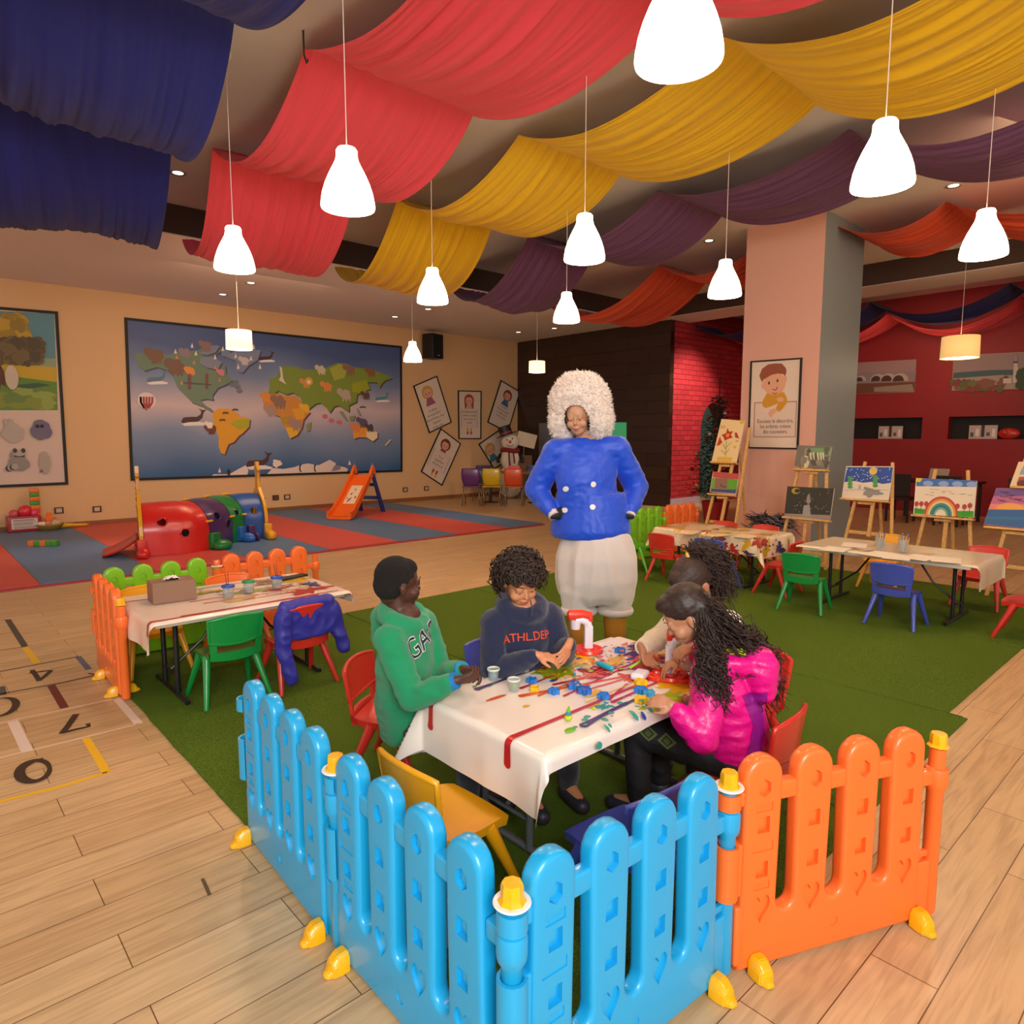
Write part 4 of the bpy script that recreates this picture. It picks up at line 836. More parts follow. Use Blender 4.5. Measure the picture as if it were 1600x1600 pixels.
def draw_garden(a):
    a.poly([(-40, 484), (84.5, 490), (90.5, 641), (-40, 641)], '#5a8a98', True)
    a.poly([(-40, 568), (30, 560), (88, 560), (88, 600), (-40, 600)], '#8c9c74', True); a.poly([(-40, 565), (0, 568), (89, 574), (89, 596), (-40, 590)], '#c0a028', True)
    a.poly([(-40, 590), (20, 588), (89, 597), (90, 641), (-40, 641)], '#5c8434', True); a.poly([(20, 602), (60, 598), (80, 602), (30, 610)], '#34583c', True)
    for i in range(26): a.blob(*a.px(random.Random(i).uniform(-10, 74), random.Random(i + 50).uniform(614, 632)), .16, .09, ['#7c8c34', '#64803a', '#8c9c48'][i % 3], i)
    a.poly([(-40, 641), (-6, 641), (2, 600), (8, 604), (6, 580), (-4, 560), (-40, 560)], '#5c3024', True)
    for i in range(120):
        r = random.Random(i + 7); x, y = r.uniform(-20, 38), r.uniform(498, 545); a.blob(*a.px(x - abs(y - 525) * .25, y), .11, .11, ['#a08428', '#b4942c', '#8c7428', '#987c26'][i % 4], i)
    for i in range(110):
        r = random.Random(i + 90); x, y = r.uniform(-10, 60), r.uniform(533, 564); a.blob(*a.px(x, y), .10, .09, ['#5c4c30', '#6c5c38', '#4e4430'][i % 3], i)
    a.ell(*a.px(18, 590), .09, .2, '#c4b4a0'); a.ell(*a.px(17, 578), .06, .07, '#c8b8a8')
    def an(x, y, c, sx, sy, hd): a.blob(*a.px(x, y), sx, sy, c, int(x), .12); a.ell(*a.px(x - 2, y - hd), sx * .7, sx * .62, c)
    an(20, 678, '#b0a49a', .15, .14, 8)
    for dx in (-7, 0): a.ell(*a.px(14 + dx + 3, 662), .03, .09, '#b0a49a', .2)
    an(64, 672, '#6a6480', .15, .17, 4); a.ell(*a.px(58, 666), .03, .03, '#1c1820'); a.ell(*a.px(65, 666), .03, .03, '#1c1820'); a.line([(58, 682), (66, 683)], .02, '#8c6c50', True)
    an(29, 724, '#8c8480', .15, .13, 12); a.rect(22, 710, 38, 714, '#302a2c', True); a.ell(*a.px(30, 708), .09, .05, '#a8a09c')
    for k in range(4): a.ell(*a.px(14 + k * 3, 732 - k), .05, .05, ['#3c3434', '#a49c98'][k % 2])
    for dx in (-7, 6): a.ell(*a.px(30 + dx, 704), .03, .04, '#3c3434')
    an(70, 724, '#a89c92', .08, .17, 14); a.line([(66, 734), (62, 738)], .03, '#6c5c54', True)
framed('garden_poster', [(-70, 474), (90, 487), (106.5, 757), (-70, 765)], NL, WL, draw_garden, 'framed poster with a tree scene above small animals, at the left edge', 'poster', base='#d0b8ac', fw=.045)
def girl_poster(hair, dress, text, tx, ty, txs, hx, hy, hr, rot, box4=None, legs=None, longh=False):
    def dr(a):
        S = '#dca890'; cx, cy = a.px(hx, hy); r = hr
        c, s_ = cos(rot), sin(rot); T = lambda u, v: (cx + u * c - v * s_, cy + u * s_ + v * c)
        a.ell(*T(0, r * .1), r * 1.25, r * 1.2, hair, rot)
        if longh: a.poly([T(-r * 1.2, 0), T(r * 1.2, 0), T(r * 1.1, -r * 1.9), T(r * .7, -r * 2), T(-r * .7, -r * 2), T(-r * 1.1, -r * 1.9)], hair)
        a.poly([T(-r * .5, -r * .8), T(r * .5, -r * .8), T(r * 1.1, -r * 2.2), T(-r * 1.1, -r * 2.2)], dress)
        a.ell(*T(0, -.05 * r), r * .85, r * .85, S, rot); a.ell(*T(0, r * .62), r * .85, r * .42, hair, rot, a0=0, a1=pi)
        for e in (-1, 1): a.ell(*T(e * r * .35, -.1 * r), r * .1, r * .14, '#3c2420', rot); a.ell(*T(e * r * .55, -.38 * r), r * .12, r * .08, '#e08878', rot)
        a.ell(*T(0, -.5 * r), r * .14, r * .06, '#a04038', rot)
        if legs:
            for e in (-1, 1): 
                a.poly([T(e * r * .45 - r * .25, -r * legs[0]), T(e * r * .45 + r * .25, -r * legs[0]), T(e * r * .45 + r * .2, -r * legs[1]), T(e * r * .45 - r * .2, -r * legs[1])], legs[2]); a.ell(*T(e * r * .45, -r * (legs[1] + .15)), r * .3, r * .35, legs[3], rot)
        if box4:
            x0, y0, x1, y1 = box4; a.poly([T(x0, y0), T(x1, y0), T(x1, y1), T(x0, y1)], '#8c6860'); d = .012; a.poly([T(x0 + d, y0 + d), T(x1 - d, y0 + d), T(x1 - d, y1 - d), T(x0 + d, y1 - d)], '#dcc8bc')
        for i, l in enumerate(text): a.text(l, *T(tx, ty - i * txs * 1.25), txs, '#3c2c2c', rot, italic=.25, wide=.8)
    return dr
framed('quote_poster', [(645, 603), (682, 587), (705, 660), (670, 677)], NL, WL, girl_poster('#d4a04c', '#9c5c78', ['La maman', 'est toute bel et', 'douce femme... tout', "l'apprend", 'et qui a rien'], 0.0, -.46, .085, 668, 614, .14, .36), 'tilted quote poster with a blond girl in mauve, upper left of the group', 'poster', fw=.025, group='quote posters on the left wall')
framed('quote_poster', [(715, 610), (751.5, 611), (751, 686), (716, 686)], NL, WL, girl_poster('#a84c2c', '#c8ac98', ['Lorem la aimee', 'les enfants devenus', 'devenir, un enfant', 'dans le coeur du', 'enfance'][1:], 0, -.31, .075, 733, 626, .13, 0, (-.27, -.22, .27, -.70), (5.4, 6.3, '#d8a040', '#b45c74'), True), 'upright quote poster with a red haired girl in the middle of the group', 'poster', fw=.025, group='quote posters on the left wall')
framed('quote_poster', [(782, 594), (812, 612), (793, 676), (761, 660)], NL, WL, girl_poster('#983c28', '#3c6c98', ['Un enfant a', 'est tout un joueur', 'un enfant sur la', 'route a seul et'], -.0, -.36, .075, 793, 619, .13, -.42), 'tilted quote poster with a red haired boy in blue, upper right of the group', 'poster', fw=.025, group='quote posters on the left wall')
framed('quote_poster', [(688, 669), (719.5, 693), (690, 759), (657, 737)], NL, WL, girl_poster('#7c3428', '#9c4438', ['Tu es', 'magnifique', 'tel que tu es'], 0, -.36, .085, 696, 696, .13, -.48, (-.28, -.2, .28, -.68), (5.2, 6.2, '#a83434', '#d8a848')), 'tilted quote poster with a brown haired girl, lower left of the group', 'poster', fw=.025, group='quote posters on the left wall')
framed('quote_poster', [(747, 694), (783, 669), (806, 712), (771, 733)], NL, WL, girl_poster('#d49a40', '#487c98', [], 0, -.45, .115, 766, 703, .15, .45), 'tilted quote poster half hidden behind the snowman, lower right of the group', 'poster', fw=.025, group='quote posters on the left wall')
# loudspeaker, sockets
q = onplane(667, 543, WL, V(NL)); t = empty('loudspeaker', (q.x, 13.75, q.z), .25, 'black loudspeaker high on the left wall near the corner', 'speaker')
bm = NB(); box(bm, (0, 0, 0), (.40, .34, .58), bev=.02); obj('cabinet', bm, mat('#16130f', .5), t, True, angle=40)
bm = NB(); box(bm, (0, -.175, 0), (.34, .012, .52), bev=.004); obj('grille', bm, mat('#0c0b0b', .8, bump=.8, bscale=400), t)
bm = NB(); box(bm, (0, -.183, -.22), (.05, .004, .02)); obj('badge', bm, mat('#c8c0b4', .4), t)
bm = NB(); box(bm, (0, .19, 0), (.08, .10, .12)); obj('wall_bracket', bm, BLK, t)
for k, (x, y, l) in enumerate([(92, 797.5, 'above the toy basket'), (151.5, 795.5, 'right of the toy basket'), (404.5, 779, 'behind the blue end of the tunnel'), (430.5, 777.5, 'leftmost of the close pair left of the slide'), (448.5, 776.5, 'rightmost of the close pair left of the slide'), (633, 765, 'under the map corner'), (666, 763, 'under the lower left quote poster')]):
    q = onplane(x, y, WL, V(NL)); t = empty('wall_socket', (q.x, 13.99, q.z), 0, 'small dark-framed wall socket ' + l, 'socket', 'wall sockets')
    bm = NB(); box(bm, (0, 0, 0), (.14, .012, .11), bev=.003); obj('frame', bm, mat('#4c3020', .5), t)
    bm = NB(); box(bm, (0, -.008, 0), (.085, .006, .07), bev=.002); obj('insert', bm, mat('#5a3c2c' if k == 3 else '#c8b098', .5), t)
# poster on the column
def draw_boy(a):
    S = '#e0a284'; W = '#e2cdbc'
    K = lambda l: [(1160 + x * .10628, 540 + y * .10625) for x, y in l]
    a.poly(K([(175, 835), (805, 812), (785, 1350), (158, 1350)]), '#b47c6c', True); a.poly(K([(190, 850), (790, 830), (772, 1336), (174, 1336)]), '#dcc4b4', True)
    a.poly(K([(360, 700), (420, 670), (540, 655), (620, 700), (660, 780), (650, 850), (600, 920), (540, 975), (490, 930), (520, 850), (430, 890), (340, 920), (295, 890), (300, 810)]), '#cc9018', True)
    a.poly(K([(380, 980), (430, 930), (490, 925), (520, 960), (450, 1020), (430, 1060), (390, 1040)]), S, True); a.poly(K([(500, 780), (560, 750), (610, 780), (600, 820), (530, 830)]), S, True)
    a.ell(*a.px(*K([(470, 560)])[0]), .165, .155, S); a.ell(*a.px(*K([(310, 590)])[0]), .03, .05, S); a.ell(*a.px(*K([(625, 500)])[0]), .03, .05, S)
    a.poly(K([(250, 440), (290, 340), (380, 275), (480, 262), (580, 265), (640, 330), (650, 380), (630, 450), (600, 420), (520, 410), (430, 430), (360, 470), (310, 500), (295, 540), (265, 490)]), '#944c30', True)
    for x, y in ((392, 550), (517, 515)): a.ell(*a.px(*K([(x, y)])[0]), .014, .024, '#2c4c30')
    a.line(K([(445, 640), (480, 655), (505, 640), (512, 605)]), .012, '#7c3428', True); a.line(K([(440, 690), (475, 715), (510, 690)]), .012, '#8c5c20', True)
    for i, l in enumerate(['Excusez le désordre,', 'les enfants créent', 'des souvenirs.']): u, v = a.px(*K([(480, 1135 + i * 78)])[0]); a.text(l, u, v, .078, '#3c2820', 0, wide=.82)
framed('boy_poster', [(1174, 564.5), (1254, 559), (1248, 702), (1169.5, 700.5)], (-1, 0, 0), (CXX - .002, 0, 0), draw_boy, 'framed poster of a cartoon boy in yellow on the pink column', 'poster', fw=.02, base='#dfcab8')
# pictures, niches content on the red wall
def beach(a):
    K = lambda l: [(1320 + x * .175, 530 + y * .175) for x, y in l]
    a.poly(K([(0, 215), (640, 180), (625, 470), (0, 490)]), '#9c8484', True); a.poly(K([(0, 300), (640, 290), (625, 400), (0, 400)]), '#8c8088', True); a.poly(K([(0, 400), (628, 380), (622, 470), (0, 490)]), '#6c4430', True); a.poly(K([(260, 430), (600, 400), (620, 468), (260, 470)]), '#948478', True)
    for x, r in ((140, .1), (290, .13), (385, .14), (490, .14)): u, v = a.px(*K([(x, 375)])[0]); a.ell(u, v, r * 1.2, r * 1.2, '#b4aca4', a0=0, a1=pi); a.ell(u - .03, v, r * .8, r * .9, '#4a2c24', a0=0, a1=pi)
def light(a):
    K = lambda l: [(1320 + x * .175, 530 + y * .175) for x, y in l]
    a.poly(K([(970, 150), (2000, 100), (2000, 300), (965, 300)]), '#948280', True); a.poly(K([(970, 300), (1300, 275), (2000, 265), (2000, 350), (965, 355)]), '#3c5c64', True); a.poly(K([(965, 350), (1400, 320), (2000, 330), (2000, 420), (960, 455)]), '#a09484', True)
    for i in range(40):
        r = random.Random(i + 3); x = r.uniform(965, 1420); a.blob(*a.px(*K([(x, r.uniform(380, 445))])[0]), .07, .07, ['#5c6038', '#7c3c34', '#6c6c40', '#84504c'][i % 4], i)
    a.poly(K([(1500, 390), (1510, 215), (1545, 215), (1560, 390)]), '#c4bcb4', True); a.poly(K([(1505, 212), (1505, 200), (1545, 200), (1545, 212)]), '#3c3434', True); a.poly(K([(1512, 200), (1516, 150), (1528, 138), (1540, 150), (1545, 200)]), '#9c8c88', True)
    a.poly(K([(1415, 350), (1440, 330), (1490, 350), (1490, 395), (1415, 395)]), '#c8beb4', True); a.poly(K([(1405, 350), (1440, 322), (1475, 350)]), '#6c3430', True); a.blob(*a.px(*K([(1600, 350)])[0]), .14, .20, '#34482c', 4)
WR = (XR - .002, 0, 0); NR = (-1, 0, 0)
framed('beach_painting', [(1280, 572), (1431, 561.5), (1428, 613), (1280, 617)], NR, WR, beach, 'wide beach hut painting on the red wall, beside the column', 'painting', fw=0, base='#a89484', step=.0003)
framed('lighthouse_painting', [(1490, 555.5), (1700, 545), (1700, 605), (1487.5, 610.5)], NR, WR, light, 'wide lighthouse painting on the red wall behind the yellow lamp', 'painting', fw=0, base='#a89484', step=.0003)
for k, (x0, x1) in enumerate(((1373, 1412), (1514, 1560))):
    q0, q1 = onplane(x0, 684, (XR + .08, 0, 0), V((1, 0, 0))), onplane(x1, 664, (XR + .08, 0, 0), V((1, 0, 0)))
    a = Art((XR + .05, 0, 0), (-1, 0, 0)); z0 = NZ0 + .005; z1 = z0 + .27; y0, y1 = -q0.y, -q1.y; yy0, yy1 = sorted((a.to2(q0)[0], a.to2(q1)[0]))
    a.rect(yy0, z0, yy1, z1, '#b8aaa4'); w_ = yy1 - yy0
    for i in range(5): a.rect(yy0 + w_ * (.05 + .19 * i), z0 + .04 + .02 * (i % 2), yy0 + w_ * (.17 + .19 * i), z0 + .13 + .07 * (i % 3), ['#5c5454', '#e0d8d0', '#3c3438'][i % 3])
    o = a.done('print'); t = empty('small_art_panel', (XR + .07, (q0.y + q1.y) / 2, z0), 0, ['grey and white panel standing in the left wall niche', 'grey and white panel standing in the right wall niche'][k], 'picture', 'panels in the red wall niches'); local(o, t)
    bm = NB(); box(bm, (XR + .065, (q0.y + q1.y) / 2, (z0 + z1) / 2), (.026, abs(q0.y - q1.y), z1 - z0)); local(obj('backing', bm, mat('#3c3434', .6)), t)
q = onplane(1576, 677, (XR + .08, 0, 0), V((1, 0, 0))); bm = NB(); ell(bm, (.02, 0, .11), (.07, .19, .11)); ell(bm, (-.03, .06, .13), (.04, .06, .06)); tag(obj('red_ornament', bm, mat('#c03020', .3), None, True, loc=(q.x, q.y, NZ0)), 'rounded shiny red ornament in the right wall niche', 'ornament')
# ---------------------------------------------------------------- play tunnel
def play_tunnel():
    A, B = P(233, 868), P(397, 842); d = (B - A).normalized(); L = (B - A).length; nrm = V((-d.y, d.x, 0)); t = empty('play_tunnel', A, math.atan2(d.y, d.x), 'play tunnel of red, purple, green and blue arches with yellow giraffe ends', 'play tunnel')
    ctl = [(2.33, 9.74), (2.63, 9.68), (2.93, 9.65), (3.30, 9.84), (3.62, 10.12), (3.88, 10.27), (4.14, 10.26)]; L = 1.95
    def spn(s):
        m = len(ctl) - 1; t_ = min(max(s, 0), 1) * m; j = min(int(t_), m - 1); u = t_ - j; g_ = lambda i: V((*ctl[min(max(i, 0), m)], 0)); p0, p1, p2, p3 = g_(j - 1), g_(j), g_(j + 1), g_(j + 2)
        return .5 * ((2 * p1) + (p2 - p0) * u + (2 * p0 - 5 * p1 + 4 * p2 - p3) * u * u + (3 * p1 - p0 - 3 * p2 + p3) * u ** 3)
    rotz = Matrix.Rotation(-math.atan2(d.y, d.x), 3, 'Z')
    def warp(co):
        s = min(1, max(0, co.x / L)); p = spn(s); tg = (spn(min(1, s + .06) if s < .94 else 1) - spn(max(0, s - .06) if s > .06 else 0)).normalized()
        if co.x < 0: p = p + tg * co.x
        if co.x > L: p = p + tg * (co.x - L)
        wp = p + V((-tg.y, tg.x, 0)) * co.y; wp = rotz @ (wp - V((A.x, A.y, 0))); return V((wp.x, wp.y, co.z))
    def obj(name, bm, *a_, **k_):
        for v in bm.verts: v.co = warp(v.co)
        return globals()['obj'](name, bm, *a_, **k_)
    W, HS, Rr = .78, .28, .39; MS = [pl('#c8201c'), pl('#46285e'), pl('#0e7434'), pl('#124c9c')]; cut = [0, .44, .66, .81, 1.0]
    def arch(u, r, dx=0): # u 0..1 round the arch -> (y,z), y from 0 (front) to W
        s1 = HS; s2 = pi * Rr; tot = 2 * s1 + s2; q = u * tot
        if q < s1: y, z = 0, q; ny, nz = -1, 0
        elif q < s1 + s2: a = (q - s1) / Rr; y, z = Rr - Rr * cos(a), HS + Rr * sin(a); ny, nz = -cos(a), sin(a)
        else: y, z = W, tot - q; ny, nz = 1, 0
        return y + ny * r, z + nz * r
    holes = [[(.28, .245), (.62, .155)], [(.35, .25), (.78, .17)], [(.5, .25)], [(.5, .245)]]
    for k in range(4):
        x0, x1 = L * cut[k] + .006, L * cut[k + 1] - .006; bm = NB(); nx, nu = 28, 64; tot = 2 * HS + pi * Rr; hr = .058; g = {}
        def vert(i, j, lay):
            if (i, j, lay) in g: return g[i, j, lay]
            x = x0 + (x1 - x0) * i / nx; u = j / nu
            for hx, hu in holes[k]:
                for fl in (0, 1):
                    cxh = x0 + (x1 - x0) * hx; cu = hu if not fl else 1 - hu; ex, eu = x - cxh, (u - cu) * tot; e = math.hypot(ex, eu)
                    if e < hr * 1.9 and e > 1e-6:
                        if e < hr: x, u = cxh + ex / e * hr, cu + eu / e * hr / tot
            bulge = .012 * sin(pi * (x - x0) / (x1 - x0)); y, z = arch(min(1, max(0, u)), bulge if lay else bulge - .02); g[i, j, lay] = bm.verts.new((x, y, z)); return g[i, j, lay]
        def inside(i, j):
            x = x0 + (x1 - x0) * (i + .5) / nx; u = (j + .5) / nu
            return any(math.hypot(x - (x0 + (x1 - x0) * hx), (u - c) * tot) < hr for hx, hu in holes[k] for c in (hu, 1 - hu))
        for i in range(nx):
            for j in range(nu):
                if inside(i, j): continue
                for lay in (1, 0):
                    try: bm.faces.new([vert(i, j, lay), vert(i + 1, j, lay), vert(i + 1, j + 1, lay), vert(i, j + 1, lay)])
                    except ValueError: pass
        be = [e for e in bm.edges if len(e.link_faces) == 1]; pair = {}
        inv = {v: kk for kk, v in g.items()}
        for e in list(be):
            a, b = inv[e.verts[0]], inv[e.verts[1]]
            if a[2] == 1 and (a[0], a[1], 0) in g and (b[0], b[1], 0) in g:
                try: bm.faces.new((g[a], g[b], g[b[0], b[1], 0], g[a[0], a[1], 0]))
                except ValueError: pass
        bmesh.ops.recalc_face_normals(bm, faces=bm.faces)
        tag(obj('tunnel_arch', bm, MS[k], t, True, angle=50), ['red arch section', 'purple arch section', 'green arch section', 'blue arch section'][k])
        for hx, hu in holes[k]:
            bm = NB(); cxh = x0 + (x1 - x0) * hx; pts = []
            for i in range(20):
                q = 2 * pi * i / 20; y, z = arch(hu + hr * sin(q) / tot, .008); pts.append((cxh + hr * cos(q), y, z))
            tube(bm, pts, .008, 6, closed=True); obj('porthole_rim', bm, MS[k], t, True)
    for k in range(1, 4):   # yellow joining straps
        for u in (.22, .5, .78):
            y, z = arch(u, .02); bm = NB(); box(bm, (L * cut[k], y, z), (.09, .03, .028), bev=.008); obj('strap', bm, YEL, t, True)
    def giraffe(x, nm, mirror=False):
        bm = NB(); out = [(-.05, 0), (-.05, HS)]; out += [(Rr - (Rr + .05) * cos(a), HS + (Rr + .05) * sin(a)) for a in [pi * i / 12 for i in range(1, 5)]]
        out += [(.30, 0.770), (.33, 0.870), (.335, 1.000), (.30, 1.040), (.31, 1.080), (.34, 1.070), (.35, 1.170), (.365, 1.170), (.372, 1.090), (.41, 1.090), (.418, 1.170), (.433, 1.170), (.44, 1.070), (.47, 1.080), (.48, 1.040), (.445, 1.000), (.45, 0.870), (.48, 0.770)]
        out += [(Rr - (Rr + .05) * cos(a), HS + (Rr + .05) * sin(a)) for a in [pi * i / 12 for i in range(8, 12)]] + [(W + .05, HS), (W + .05, 0)]
        ir = Rr - .10; out += [(Rr + ir, 0), (Rr + ir, HS)] + [(Rr + ir * cos(a), HS + ir * sin(a)) for a in [pi * i / 12 for i in range(1, 12)]] + [(Rr - ir, HS), (Rr - ir, 0)]
        prism(bm, [(x, y, z) for y, z in out], (1, 0, 0), .045); bmesh.ops.triangulate(bm, faces=[f for f in bm.faces if len(f.verts) > 4])
        o = obj('giraffe_panel', bm, pl('#d89a14'), t); bm = NB()
        for s in (-1, 1): ell(bm, (x + (-.004 if not mirror else .05), .39 + s * .03, 1.03), (.006, .011, .014))
        obj('eye', bm, BLK, o); bm = NB()
        for (y, z) in ((.36, .87), (.41, .96), (.38, .80), (.3, .72), (.5, .72), (.1, .60), (.68, .60)): ell(bm, (x + (-.003 if not mirror else .047), y, z), (.004, .022, .025))
        obj('spots', bm, mat('#7c3a1c', .5), o)
    giraffe(-.05, 'a'); giraffe(L + .005, 'b', True)
    def shoe(x, c, yoff=0):
        bm = NB(); box(bm, (x, yoff - .03, .12), (.13, .09, .22), bev=.02); ell(bm, (x + .01, yoff - .14, .055), (.095, .13, .085)); bm2 = [v for v in bm.verts if v.co.z < 0]
        for v in bm2: v.co.z = 0
        obj('shoe_foot', bm, pl(c), t, True, angle=50)
    shoe(-.02, '#c8201c'); shoe(L * .46, '#0e7434'); shoe(L * .74, '#2460b0'); shoe(L * .86, '#46285e'); shoe(L + .04, '#d89a14')
    shoe(-.02, '#c8201c', W + .2)
    bm = NB(); g = [[bm.verts.new((-.06 - .42 * i / 10, .12 + .54 * j / 8 + .05 * sin(pi * i / 10) * (1 if j > 4 else -1), (.20 * (1 - i / 10) ** 1.5 + .035 * (abs(j - 4) / 4) ** 2) * (1) + .012)) for j in range(9)] for i in range(11)]
    for i in range(10):
        for j in range(8): bm.faces.new((g[i][j], g[i][j + 1], g[i + 1][j + 1], g[i + 1][j]))
    r = bmesh.ops.extrude_face_region(bm, geom=bm.faces[:])
    for v in [e for e in r['geom'] if isinstance(e, bmesh.types.BMVert)]: v.co.z = max(0, v.co.z - .03)
    bmesh.ops.recalc_face_normals(bm, faces=bm.faces); obj('tongue_ramp', bm, pl('#b01c1a'), t, True)
    t.location.z = .028
play_tunnel()
# ---------------------------------------------------------------- slide
def slide():
    F, Bk = (P(513, 815) + P(546, 815)) / 2, (P(563, 800) + P(602, 801)) / 2; d = (Bk - F); L = d.length; t = empty('toddler_slide', (F.x, F.y, .028), math.atan2(d.y, d.x), 'orange toddler slide with blue ladder on the foam mats', 'slide')
    OR, BL = pl('#e8641a'), pl('#14306e'); bm = NB(); n = 18; prof = []
    for i in range(n + 1):
        s = i / n; x = L * .70 * s; z = .06 + .72 * max(0, (s - .1) / .9) ** 1.12; prof.append((x, z))
    rows = []
    for i, (x, z) in enumerate(prof):
        wd = .225 - .03 * i / n; e = .10 + .02 * i / n
        rows.append([bm.verts.new(p) for p in ((x, -wd - .025, z - .03), (x, -wd - .02, z + e), (x, -wd + .01, z + e), (x, -wd + .025, z), (x, wd - .025, z), (x, wd - .01, z + e), (x, wd + .02, z + e), (x, wd + .025, z - .03))])
    skinrings(bm, rows); 
    for s in (-1, 1): tube(bm, [(L * .62, s * .20, .76), (L * .70, s * .20, .90), (L * .74, s * .195, .99), (L * .78, s * .2, .88), (L * .80, s * .20, .76)], [.035, .03, .022, .028, .03], 8)
    box(bm, (L * .74, 0, .77), (.16, .42, .035), bev=.01); box(bm, (.03, 0, .03), (.07, .44, .06), bev=.02)
    bmesh.ops.recalc_face_normals(bm, faces=bm.faces); obj('chute', bm, OR, t, True, angle=40)
    bm = NB()
    for s in (-1, 1): ell(bm, (L * .74, s * .195, 1.0), (.028, .028, .03))
    obj('handle_tips', bm, pl('#3c6c94'), t, True)
    bm = NB(); out = []
    X = lambda z: L * .76 + (L * .98 - L * .76) * (1 - z / .82)
    for s in (-1, 1): tube(bm, [(X(.8), s * .18, .80), (X(.4), s * .215, .4), (X(0), s * .25, .0)], [.04, .045, .05], 8)
    for z, w_ in ((.58, .06), (.30, .07)): box(bm, (X(z), 0, z), (.07, .42 + (.5 - z) * .1, w_), bev=.012)
    obj('ladder', bm, BL, t, True, angle=40)
    bm = NB()
    i0, i1 = int(n * .42), int(n * .80); a, b = prof[i0], prof[i1]; g = [bm.verts.new(p) for p in ((a[0], -.12, a[1] + .006), (b[0], -.12, b[1] + .006), (b[0], .12, b[1] + .006), (a[0], .12, a[1] + .006))]; bm.faces.new(g)
    rr = random.Random(3)
    for k in range(9):
        s = rr.uniform(.1, .9); y = rr.uniform(-.08, .08); x = a[0] + (b[0] - a[0]) * s; z = a[1] + (b[1] - a[1]) * s + .010; r = rr.uniform(.012, .03); f = bm.faces.new([bm.verts.new((x + r * cos(q), y + r * .6 * sin(q), z + (b[1] - a[1]) / (b[0] - a[0]) * r * cos(q))) for q in [2 * pi * m / 7 for m in range(7)]]); f.material_index = 1
    obj('sticker', bm, [mat('#e4cbb4', .5), mat('#4a3c3c', .5)], t)
slide()
# ---------------------------------------------------------------- small toys by the left wall
G_, O_ = pl('#3c9020'), pl('#e0701c')
q = P(59, 831); t = empty('toy_block_tower', (q.x, 13.78, .028), 0, 'tall stack of green and orange toy blocks against the left wall', 'toy')
for k in range(10):
    bm = NB(); box(bm, (0, 0, .035 + k * .07), (.13, .1, .068), bev=.008); obj('toy_block', bm, (G_, O_)[k % 2] if k != 4 else pl('#c83a24'), t, True, angle=40)
q = P(69, 856); t = empty('toy_block_bar', (q.x, q.y, .028), R(-38), 'short bar of orange and green toy blocks lying on the blue mat', 'toy')
for k in range(5):
    bm = NB(); box(bm, (-.16 + k * .08, 0, .04), (.078, .09, .08), bev=.008); obj('toy_block', bm, O_ if k < 3 and k != 1 else (G_ if k != 2 else O_), t, True, angle=40)
q = P(38, 832); t = empty('toy_chest', (q.x, q.y, .028), R(0), 'red toy chest with a white front label by the left wall', 'toy box')
bm = NB(); box(bm, (0, 0, .13), (.46, .3, .26), bev=.02); obj('chest_body', bm, pl('#9c1c28'), t, True, angle=40)
a = Art(V((0, -.152, 0)), (0, -1, 0)); a.rect(-.18, .05, .18, .22, '#c8b8b0')
for i in range(5): a.rect(-.15, .065 + i * .03, .15 - .02 * (i % 3), .08 + i * .03, ['#7c6c6c', '#a09090'][i % 2])
a.done('label_panel', t)
for (x, y, z, r, c, l) in [(-.12, 0, .30, .07, '#c84c5c', 'pink ball lying on the red toy chest, left'), (.03, -.02, .335, .10, '#d0283c', 'large red ball lying on the toy chest, middle'), (.15, 0, .30, .07, '#d43c6c', 'pink ball lying on the red toy chest, right')]:
    bm = NB(); ell(bm, (0, 0, 0), r); tag(obj('toy_ball', bm, pl(c), None, True, loc=(q.x + x, q.y + y, z + .02)), l, 'ball', 'balls on the toy chest')
q = P(78, 830); t = empty('toy_basket', (q.x, q.y, .028), 0, 'low round basket holding plush toys by the left wall', 'basket')
bm = NB(); lathe(bm, [(0, .002), (.14, .002), (.2, .08), (.21, .1), (.19, .1), (.13, .03), (0, .03)], n=24); obj('basket_bowl', bm, mat('#a08030', .8, bump=1, bscale=120), t, True)
rr = random.Random(5)
PLN = ['tan', 'cream', 'light orange', 'brick red', 'pale beige', 'terracotta', 'sand']
for k in range(7):
    an = 2 * pi * k / 7; c = ['#e0a070', '#d8c0a8', '#e08030', '#c85040', '#e8d0b8', '#d08060', '#c8b090'][k]; bm = NB(); ell(bm, (0, 0, 0), (.06, .05, .05)); ell(bm, (.05, 0, .02), .032)
    o = obj('plush_toy', bm, mat(c, .9, sheen=.5), None, True, loc=(q.x + .10 * cos(an), q.y + .10 * sin(an), .125)); o.rotation_euler = (0, 0, an); tag(o, f'small {PLN[k]} coloured plush toy in the low round basket', 'plush toy', 'plush toys in the basket')
bm = NB(); ell(bm, (0, 0, 0), (.05, .05, .07)); ell(bm, (0, 0, .08), .045); ell(bm, (-.06, 0, .02), (.05, .02, .02)); ell(bm, (.06, 0, .02), (.05, .02, .02)); tag(obj('plush_toy', bm, mat('#e8741c', .9, sheen=.5), None, True, loc=(q.x, q.y, .21)), 'orange plush toy standing on top of the round basket', 'plush toy')
q = P(112, 826); bm = NB(); tube(bm, [(-.22, 0, .04), (-.1, 0, .045), (.05, .02, .035), (.2, 0, .03), (.26, .03, .03)], [.03, .045, .03, .03, .015], 10); ell(bm, (-.2, 0, .05), (.06, .06, .05)); tag(obj('long_toy', bm, pl('#d89c18'), None, True, loc=(q.x, 13.72, .028)), 'long yellow toy lying at the wall right of the basket', 'toy')

